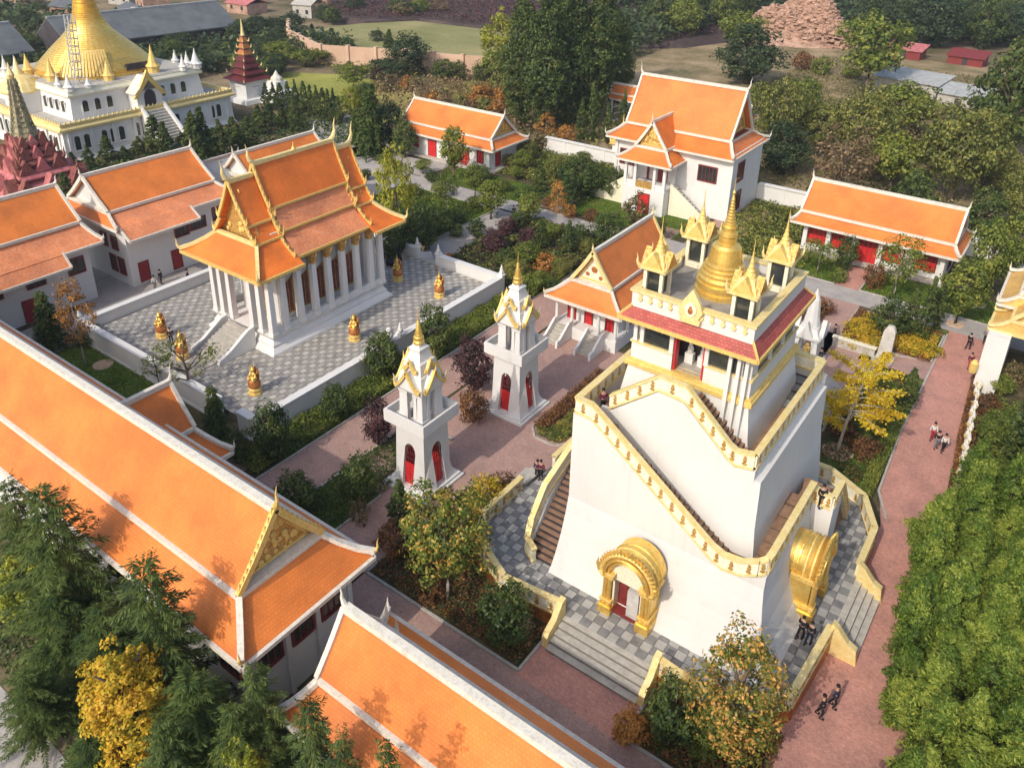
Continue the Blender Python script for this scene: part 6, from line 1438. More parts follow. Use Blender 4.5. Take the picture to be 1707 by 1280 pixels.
shed('bright red tarpaulin covered hut at the top right', -43, 231, 8, 5, 2.2, -.1, 'pink_roof', 'dark_red', 'hut')
shed('darker red hut behind the tree trunks at the top right', -29, 232, 8, 5, 2.0, -.1, 'dark_red', 'dark_red', 'hut')
root = thing('garden_gallery', 'open orange roofed gallery with white lattice behind the tall white hall', 'gallery', (-68, 125, 0))
thai_roof(root, 'x', 131, -72, -46, 6.6, 1.2, 5.2, 2.4, 4.4, .6, .6, trim='trim', horns=0, sag=.05, tw=.25)
for x in np.arange(-71, -45, 3.2):
    b = MB(); b.box(float(x) - .15, 128.8, 0, float(x) + .15, 129.1, 4.4); part('post', b, 'plaster', root)
    for k in range(3): b = MB(); b.bar((float(x) + .2, 128.95, .4 + k * 1.2), (float(x) + 3, 128.95, 1.4 + k * 1.2), .12, .12); part('lattice', b, 'plaster', root)
# rubble heap: several thousand broken slabs
mb = MB(); cx_, cy_ = -74, 240
for i in range(5200):
    u, v = rng.normal(0, .42, 2); 
    if u * u + v * v > 1: continue
    hh = 10.5 * (1 - (u * u + v * v)) ** 1.2 * (1 + .25 * math.sin(u * 6 + v * 4)); z = max(.2, hh - float(rng.uniform(0, 1.0)))
    p = Vector((cx_ + u * 17 - v * 4, cy_ + v * 12 + u * 2, z)); d = Vector(rng.normal(0, 1, 3)); d.z *= .4; d.normalize()
    L_ = float(rng.uniform(.9, 3.4)); mb.bar(p - d * L_ / 2, p + d * L_ / 2, float(rng.uniform(.5, 1.7)), float(rng.uniform(.2, .6)))
core = MB(); core.lathe(cx_, cy_, [(15, 0), (12, 1.6), (8, 4.4), (4, 6.6), (1, 7.4)], 20)
o = thing('rubble_heap', 'great heap of broken reddish brick rubble at the top right', 'rubble heap', (cx_, cy_, 0))
q = part('broken_slabs', mb, 'rubble', o); q['kind'] = 'stuff'; part('heap_core', core, 'rubble', o)

# ------------------------------------------------------------------ foliage
def make_mesh_np(name, V, F, mat):
    me = bpy.data.meshes.new(name)
    nv, nf = len(V), len(F)
    me.vertices.add(nv); me.vertices.foreach_set('co', V.astype(np.float32).ravel())
    k = F.shape[1]
    me.loops.add(nf * k); me.loops.foreach_set('vertex_index', F.astype(np.int32).ravel())
    me.polygons.add(nf); me.polygons.foreach_set('loop_start', np.arange(0, nf * k, k, dtype=np.int32))
    me.materials.append(MATS[mat]); me.update(calc_edges=True); return me
def leaf_quads(P, N, size, aspect=0.6, rnd=0.6):
    """rhombic leaves at P with normals near N"""
    n = len(P)
    N = N + rng.normal(0, rnd, (n, 3)); N /= np.linalg.norm(N, axis=1)[:, None] + 1e-9
    T = rng.normal(0, 1, (n, 3)); T -= (T * N).sum(1)[:, None] * N; T /= np.linalg.norm(T, axis=1)[:, None] + 1e-9
    B = np.cross(N, T); s = (size * rng.uniform(.6, 1.3, n))[:, None]
    V = np.stack([P - T * s, P - B * s * aspect + N * s * .12, P + T * s, P + B * s * aspect + N * s * .12], 1).reshape(-1, 3)
    return V, np.arange(4 * n).reshape(-1, 4)
def crown_np(h, r, z0, nclump, per, lsize, kind='round', clump_r=0.28, seed=0):
    """clumps of leaves over an irregular crown; unit tree scaled to height h, radius r"""
    R = np.random.default_rng(seed + 11)
    cz = (z0 + h) / 2; hz = (h - z0) / 2
    d = R.normal(0, 1, (nclump, 3)); d /= np.linalg.norm(d, axis=1)[:, None]
    rad = R.uniform(.45, 1.0, nclump) ** .6
    lob = 1 + .22 * np.sin(d[:, 0] * 5 + seed) * np.cos(d[:, 1] * 4 + seed * 2) + .14 * np.sin(d[:, 2] * 7 + seed)
    C_ = d * (rad * lob)[:, None]
    if kind == 'cone': C_[:, :2] *= (np.clip(.55 - .5 * C_[:, 2], .03, 1) ** .75)[:, None] * 1.05
    if kind == 'poplar': C_[:, :2] *= np.clip(1.05 - .5 * np.abs(C_[:, 2] + .1), .2, 1)[:, None]
    if kind == 'spread': C_[:, 2] = np.abs(C_[:, 2]) * 1.2 - .3; C_[:, :2] *= 1.05
    if kind == 'plume': C_[:, :2] *= (np.clip(.60 - .46 * C_[:, 2], .06, 1) ** .7)[:, None]
    if kind == 'egg': C_[:, :2] *= np.clip(1.0 - .35 * np.clip(C_[:, 2], 0, 1) ** 2 , .3, 1)[:, None]
    C_ = C_ * np.array([r, r, hz]) + np.array([0, 0, cz])
    cr = clump_r * r * R.uniform(.6, 1.3, nclump)
    k = np.repeat(np.arange(nclump), per)
    o = R.normal(0, 1, (len(k), 3)); o /= np.linalg.norm(o, axis=1)[:, None]; o *= (R.uniform(.3, 1, len(k)) ** .5)[:, None]
    P = C_[k] + o * cr[k][:, None] * np.array([1, 1, .75])
    N = (P - np.array([0, 0, cz])) / np.array([r, r, hz]) * .6 + o * .9 + np.array([0, 0, .5])
    return P, N
def trunk_mb(h, r, rt, limbs=5, spread=.6, z0f=.35, seed=0, bend=.04):
    R = random.Random(seed); mb = MB()
    pts = [(0, 0, 0)]; 
    for k in range(1, 6): pts.append((R.uniform(-1, 1) * bend * h * k / 5, R.uniform(-1, 1) * bend * h * k / 5, h * .8 * k / 5))
    mb.tube(pts, [rt * 1.25, rt, rt * .85, rt * .65, rt * .45, rt * .2], 7)
    for k in range(limbs):
        i = R.choice([2, 3, 4]); p = Vector(pts[i]); a = 2 * PI * (k + R.uniform(-.3, .3)) / limbs; e = p + Vector((math.cos(a) * r * spread, math.sin(a) * r * spread, h * R.uniform(.12, .3)))
        m = (p + e) / 2 + Vector((0, 0, h * .03)); mb.tube([p, m, e], [rt * .45, rt * .3, rt * .1], 5)
    return mb
PROTO = {}
def proto(kind, spec):
    """three variants of unit trees per kind: (crown mesh, trunk mesh, ref height, ref radius)"""
    L_ = []
    for v in range(spec.get('nv', 3)):
        h, r = spec['h'], spec['r']; sd = hash_(kind) + v * 17
        sh = spec.get('shape', 'round')
        if sh in ('cedar', 'conifer'):
            P, N, T = cedar_np(h, r, spec, sd); V, F = P, N
            cm_ = make_mesh_np('crown', V, F, spec['leaf'])
        else:
            P, N = crown_np(h, r, spec['z0'] * h, spec['nc'], spec['per'], spec['ls'], sh, spec.get('cr', .28), sd)
            V, F = leaf_quads(P, N, spec['ls'], spec.get('asp', .6)); cm_ = make_mesh_np('crown', V, F, spec['leaf'])
        if False:
            mb = MB(); R = random.Random(sd)
            for k in range(7):
                a = R.uniform(0, 2 * PI); q = R.uniform(.1, .35) * r; mb.tube([(q * math.cos(a), q * math.sin(a), 0), (q * 1.5 * math.cos(a), q * 1.5 * math.sin(a), h * .55), (q * 2.4 * math.cos(a), q * 2.4 * math.sin(a), h * .85)], [.05, .045, .02], 5)
            tm = mb.mesh('culms', 'leaf_olive')
        else:
            tm = trunk_mb(h, r, spec.get('rt', .03) * h, spec.get('limbs', 5), spec.get('sp', .6), seed=sd, bend=spec.get('bend', .02)).mesh('trunk', spec.get('bark', 'bark'), True)
        L_.append((cm_, tm, h, r))
    PROTO[kind] = (L_, spec)
def hash_(s): return sum(ord(c) * (i + 3) for i, c in enumerate(s)) % 997
def cedar_np(h, r, spec, sd):
    """tiers of drooping branches carrying flat feathery sprays"""
    R = np.random.default_rng(sd); Vs = []
    tiers_ = spec['tiers']; dens = spec['dens']
    for k in range(tiers_):
        t = (k + .5) / tiers_; z = h * (.10 + .90 * t)
        L_ = r * (1 - t) ** .7 * 1.02 + .12 * r; nb = int(spec['nb'] * (1 - .45 * t)) + 2; a0 = R.uniform(0, 6.3)
        for j in range(nb):
            a = a0 + 2 * PI * j / nb + R.uniform(-.25, .25); l = L_ * (R.uniform(.5, 1.3) if spec.get('wild') else R.uniform(.72, 1.15)); rise = R.uniform(.05, .45 if spec.get('wild') else .35) * (1 if t < .8 else 2.2)
            n = int(dens * l) + 3; s = np.sort(R.uniform(.12, 1, n))
            d = np.array([math.cos(a), math.sin(a)]); z_ = z + l * (rise * s - (.42 if spec.get('wild') else .55) * s ** 2.2 + (R.uniform(.0, .22) * s ** 4 if spec.get('wild') else 0))
            base = np.stack([d[0] * l * s, d[1] * l * s, z_], 1)
            side = R.choice([-1, 1], n); ang = a + side * R.uniform(.3, 1.1, n); ln = spec['ls'] * R.uniform(.6, 1.3, n) * (1.15 - .45 * s)
            tip = base + np.stack([np.cos(ang) * ln, np.sin(ang) * ln, -ln * R.uniform(.05, .6, n)], 1)
            w_ = ln * spec.get('asp', .17); px = np.stack([-np.sin(ang) * w_, np.cos(ang) * w_, R.uniform(-.5, .5, n) * w_], 1); mid = base * .45 + tip * .55
            Vs.append(np.stack([base, mid + px, tip, mid - px], 1).reshape(-1, 3))
    V = np.concatenate(Vs); return V, np.arange(len(V)).reshape(-1, 4), None
D = dict
for k, s in {
    'cedar': D(shape='cedar', h=10, r=2.9, tiers=22, nb=8, dens=44, ls=.42, leaf='leaf_cedar', rt=.016, limbs=0, asp=.085, nv=6, wild=1),
    'conifer': D(shape='cedar', h=7, r=2.2, tiers=20, nb=9, dens=15, ls=.6, leaf='leaf_dark', rt=.02, limbs=0, asp=.24),
    'darkcone': D(shape='cone', h=10, r=1.8, z0=.03, nc=300, per=26, ls=.17, leaf='leaf_dark', cr=.2, rt=.02, limbs=0),
    'cypress': D(shape='cone', h=5, r=1.0, z0=.03, nc=190, per=22, ls=.10, leaf='leaf_dark', cr=.17, rt=.02, limbs=0),
    'green': D(h=6, r=2.2, z0=.28, nc=150, per=24, ls=.16, leaf='leaf_green'),
    'dark': D(h=5, r=1.9, z0=.12, nc=150, per=26, ls=.14, leaf='leaf_dark'),
    'darkblue': D(h=10, r=4, z0=.08, nc=230, per=26, ls=.23, leaf='leaf_blue', shape='egg', cr=.24),
    'poplar': D(h=19, r=4, z0=.06, nc=560, per=26, ls=.23, leaf='leaf_dark', shape='poplar', cr=.2, rt=.02),
    'olive': D(h=9, r=4, z0=.2, nc=250, per=30, ls=.18, leaf='leaf_olive', cr=.2, limbs=8),
    'brown': D(h=8, r=3.6, z0=.25, nc=110, per=14, ls=.20, leaf='leaf_brown', cr=.22, limbs=8),
    'yellow': D(h=7, r=2, z0=.15, nc=190, per=26, ls=.13, leaf='leaf_lime', cr=.22),
    'golden': D(h=8.5, r=1.7, z0=.02, nc=520, per=46, ls=.08, leaf='leaf_gold', shape='egg', cr=.17),
    'autumn': D(h=8.7, r=2.8, z0=.3, nc=230, per=34, ls=.12, leaf='leaf_autumn', cr=.19, limbs=7, bark='pale_bark', rt=.013),
    'orange': D(h=8.7, r=2.5, z0=.15, nc=230, per=34, ls=.11, leaf='leaf_orange', cr=.2, limbs=7),
    'yellowbush': D(h=2.8, r=1.4, z0=0, nc=90, per=24, ls=.10, leaf='leaf_gold', rt=.03),
    'darkbush': D(h=1.8, r=1.1, z0=0, nc=70, per=22, ls=.09, leaf='leaf_rust', rt=.03),
    'orangebush': D(h=2, r=1.3, z0=0, nc=70, per=20, ls=.13, leaf='leaf_orangetree', rt=.03),
    'palebush': D(h=1.8, r=1.0, z0=0, nc=60, per=18, ls=.09, leaf='leaf_scrub', rt=.03),
    'greenbush': D(h=1.6, r=1.0, z0=0, nc=80, per=22, ls=.09, leaf='leaf_green', rt=.03),
    'olivebush': D(h=2, r=1.4, z0=0, nc=70, per=18, ls=.16, leaf='leaf_olive', rt=.03),
    'goldbush': D(h=1.3, r=1.4, z0=0, nc=80, per=24, ls=.09, leaf='leaf_gold', rt=.03),
    'scrub': D(h=2.4, r=1.8, z0=0, nc=80, per=16, ls=.2, leaf='leaf_scrub', rt=.03),
    'redbush': D(h=1.8, r=1.0, z0=0, nc=60, per=16, ls=.14, leaf='leaf_red', rt=.03),
    'purple': D(h=4.5, r=1.7, z0=.1, nc=140, per=26, ls=.12, leaf='leaf_purple'),
    'smalltree': D(h=5.5, r=2.2, z0=.35, nc=90, per=20, ls=.13, leaf='leaf_green', cr=.26, bark='pale_bark', rt=.018, limbs=7),
    'bare': D(h=6, r=2.6, z0=.35, nc=26, per=26, ls=.12, leaf='leaf_green', cr=.22, bark='bark', rt=.025, limbs=9, sp=1.0, bend=.06),
    'orangetree': D(h=6, r=1.8, z0=.25, nc=75, per=22, ls=.11, leaf='leaf_orangetree', shape='egg', cr=.24, bark='pale_bark', rt=.016, limbs=8, sp=.8),
    'goldtree': D(h=5, r=1.8, z0=.3, nc=80, per=20, ls=.14, leaf='leaf_orangetree'),
    'willow': D(h=8, r=3, z0=.05, nc=190, per=22, ls=.16, leaf='leaf_lime', shape='egg', cr=.2),
}.items(): proto(k, s)
proto('bamboo', D(h=5.2, r=1.3, z0=.05, nc=210, per=42, ls=.095, leaf='leaf_bamboo', shape='plume', cr=.2, nv=6, limbs=3, rt=.008, asp=.35))
TREE_LABELS = [
'tall feathery cedar at the left edge whose tip overlaps the long hall eave',
'dark cedar cut by the left edge behind the tallest cedar tip',
'feathery cedar with raised tip beside the middle of the long hall eave',
'dark green cedar between the two yellow crowns at the left',
'shaded cedar standing behind the golden round crown',
'broad cedar spreading its sprays in front of the long hall end wall',
'dark narrow cedar close to the white end wall of the long hall',
'cedar between the broad cedar and the bright green one',
'bright green cedar at the bottom beside the lower orange roof',
'small dark cedar whose tips overlap the lower orange roof at the bottom',
'dark cedar at the bottom just right of the bright green one',
'low cedar at the left above the grey road',
'low cedar at the bottom left corner beside the grey road',
'cedar at the bottom edge between the golden crown and the broad cedar',
'lime yellow round tree at the left edge among the cedars',
'tall golden egg shaped tree in front of the cedars',
'small yellow crown cut by the bottom edge',
'green and orange autumn tree in the bed left of the white stair tower',
'orange and green autumn tree at the bottom right of the white stair tower',
'dark round evergreen at the corner of the bed by the wide front steps',
'dark round evergreen beside the lower end of the front steps',
'dark green cypress bush at the foot of the nearer bell tower',
'yellow and rust bush beside the platform balustrade of the stair tower',
'rust brown bush behind the yellow one on the brick plaza',
'brown low bush at the corner of the bottom bed',
'pale flowering bush at the corner of the bed by the steps',
'low rusty bush under the autumn tree',
'low brown bush near the eave tip of the long hall',
'thin pale shrub by the brick path near the long hall gable',
'green bush under the orange autumn tree',
'golden ginkgo with flung out branches behind the stair tower',
'small golden tree close behind the stair tower',
'dark pointed cypress at the edge of the garden by the brick path',
'small cypress in the shaded garden behind the ginkgo',
'dark bush in the garden below the ginkgo',
'dark low bush between ginkgo and stair tower',
'thin cypress beside the pale stone stele',
'dark clipped tree in the middle of the yellow flower bed',
'pointed dark cypress behind the yellow flower bed',
'tallest dark cypress right behind the yellow flower bed',
'green cypress at the right end of the cypress trio',
'low golden bush in the flower bed before the red doored hall',
'rust coloured bush in the small round bed by the white chedi',
'small tree with sparse crown in front of the red panels at the left',
'small dark tree just left of the brick walk to the red doors',
'round light green bush on the lawn left of the brick walk',
'spreading green tree right of the brick walk to the red doors',
'dark bush between the walk and the spreading green tree',
'round green tree at the right end of the red doored hall',
'tree with bare leaning trunk right of the red doored hall',
'green tree beside the yellow tiled gatehouse',
'tall dark conifer at the right edge behind the white balustrade',
'dark conifer cut by the right edge of the picture',
'leafy bush in the planting behind the white naga balustrade',
'dark blue green round tree just left of the rubble heap',
'tall dark tree standing right of the rubble heap',
'yellow green tree right behind the tall white hall',
'dark tree low behind the right gable of the tall white hall',
'broad yellow green tree in the middle of the scrubland',
'thin brown tree before the broad yellow green one',
'large yellow green tree above the right end of the red doored hall',
'green tree below the grey tin shed',
'big dark green tree at the right side above the scrub',
'autumn tinted tree cut by the right edge near the top',
'green tree between the brown tree and the large yellow green one',
'dark round tree just past the right gable of the red doored hall',
'light green tree cut by the right edge above the gatehouse',
'olive tree between the dark round tree and the big dark one',
'dark tree hidden behind the ridge of the red doored hall',
'olive tree left of the broad yellow green one',
'green tree at the left foot of the rubble heap',
'small dark bush on the tan slope below the rubble heap',
'pale green bush on the tan slope below the rubble heap',
'small green tree on the tan slope',
'dark tree behind the red huts at the top right',
'leafless brown tree in the scrub',
'dark tree in the dense wood along the top right edge',
'dark tree in the wood at the top behind the tall white hall',
'low scrub bush on the waste ground behind the right boundary wall',
'tall dark poplar leftmost in the great clump',
'tall dark poplar second from the left in the great clump',
'tall poplar at the middle of the great clump',
'tall poplar right of the middle of the great clump',
'dark poplar next to the ridge tip of the tall white hall',
'tall poplar in the back row of the great clump',
'poplar at the back of the great clump towards the wood',
'slender poplar at the back left of the great clump',
'yellow leaved tree against the left flank of the poplars',
'green tree below the yellow leaved one',
'dark slim conifer before the poplars and left of the tall white hall',
'thin orange brown tree behind the white boundary wall',
'small golden orange tree behind the white boundary wall',
'dark conifer left of the small back hall',
'dark blue green tree close to the left gable of the small back hall',
'dark conifer by the grey road',
'round dark clipped tree at the left corner of the small back hall',
'green tree in front of the small back hall',
'bright red little maple before the small back hall',
'yellow green willow like tree right of the temple roof',
'slim tree with bare white trunk on the lawn',
'dark tree beneath the willow beside the terrace wall',
'dark tree left of the brick path in the back garden',
'dark shrub tree in the back garden',
'deep green tree under the willow',
'dark bush beside the willow',
'round green tree at the path fork',
'round pale green tree on the fork island',
'small round tree on the lawn',
'dark cone on the lawn left of the tall white hall',
'large dark tree left of the stairs of the tall white hall',
'dark bushy tree below the large dark one',
'dark round evergreen at the path before the orange gabled hall',
'flowering bush beside the left stair of the tall white hall',
'dark bush right of the red ground door',
'dark tree close to the left wall of the tall white hall',
'olive bush tree behind the lawn',
'small green tree behind the small back hall end',
'thin orange leaved sapling beside the grey path',
'low olive tree by the white boundary wall',
'clipped shrub among the lawns of the back garden',
'round dark shrub at the left tip of the middle garden',
'purple brown shrub in the middle garden',
'dark round shrub at the top of the middle garden',
'plum brown shrub near the gold and white bell tower spire',
'dark cone at the middle of the garden',
'dark cone nearest the orange gabled hall',
'green bush in the middle garden',
'olive bush beside the nearer edge of the middle garden',
'rust bush in the middle garden',
'yellow green bush near the brick path',
'reddish brown shrub in the middle garden',
'green shrub near the grey path',
'dark shrub at the top right of the middle garden',
'olive shrub beside the dark cone',
'green hedge bush by the brick path',
'dark bush behind the bell tower spire',
'dark low bush near the brick path corner',
'dark round evergreen against the terrace wall in its middle',
'dark round evergreen against the terrace wall behind the nearer bell tower',
'dark round evergreen near the front corner of the terrace',
'dark bush below the terrace wall between two evergreens',
'wine red tree between the two bell towers',
'wine red bush tree left of the nearer bell tower',
'dark evergreen bush beside the long hall gable',
'dark evergreen bush left of the nearer bell tower',
'dark fir close to the small gate roof',
'dark bush between gate roof and terrace corner',
'dark low shrub between the two bell towers',
'half bare tree with forked limbs in front of the terrace stairs',
'thin leafy sapling before the terrace wall',
'slender orange brown tree on the lawn before the white halls',
'dark fir on the lawn close to the white hall',
'pale pink topped shrub on the lawn',
'dark bush behind the orange brown tree',
'dark low bush on the lawn at the left',
'pointed cypress beside the white and gold stupa building',
'pointed cypress in the row behind the small red pagoda',
'bright yellow tree at the end of the cypress row',
'bushy green tree above the yellow lawn',
'green tree above the yellow lawn second from the left',
'green tree near the pink wall',
'dark tree left of the pink wall',
'small dark cypress before the pink wall',
'dark tree before the pink wall',
'slim dark tree before the terraced field',
'dark conifer at the terraced field',
'big dark conifer tree before the terraced field',
'purple dark tree before the terraced field',
'plum dark tree at the edge of the lawn',
'dark shrub tree before the pink wall at the right',
'dark tree right before the pink wall',
'dark tree close to the poplars before the pink wall',
'green tree at the end of the lawn',
'dark tree beside the yellow one',
'dark tree on the wooded slope behind the white and gold stupa',
'tree on the slope above the pink wall',
'dark tree left of the gold stupa',
'orange brown bush behind the small back hall',
'green bamboo clump in the thick grove right of the brick road']
TREE_GROUPS = ['feathery cedars along the wall of the long hall', 'golden and lime broadleaf trees among the cedars', None, 'golden bushes in the flower bed', 'bushes behind the naga balustrade', 'trees in the scrubland behind the right wall', 'dark trees of the wood along the top right', 'dark trees at the top behind the tall white hall', 'brown and green scrub behind the boundary wall', 'tall dark poplars behind the boundary wall', 'slim conifers left of the tall white hall', 'trees around the small hall with open red doors', 'shrubs of the back gardens', 'mixed shrubs in the middle garden right of the temple terrace', 'pointed cypresses around the white and gold stupa', 'row of cypresses behind the small red pagoda', 'trees on the hillside left of the fields', 'dark hillside trees at the top left', 'trees above the pink wall', 'dark trees left of the gold stupa', 'orange and brown scrub behind the small back hall', 'bamboo clumps right of the brick road']
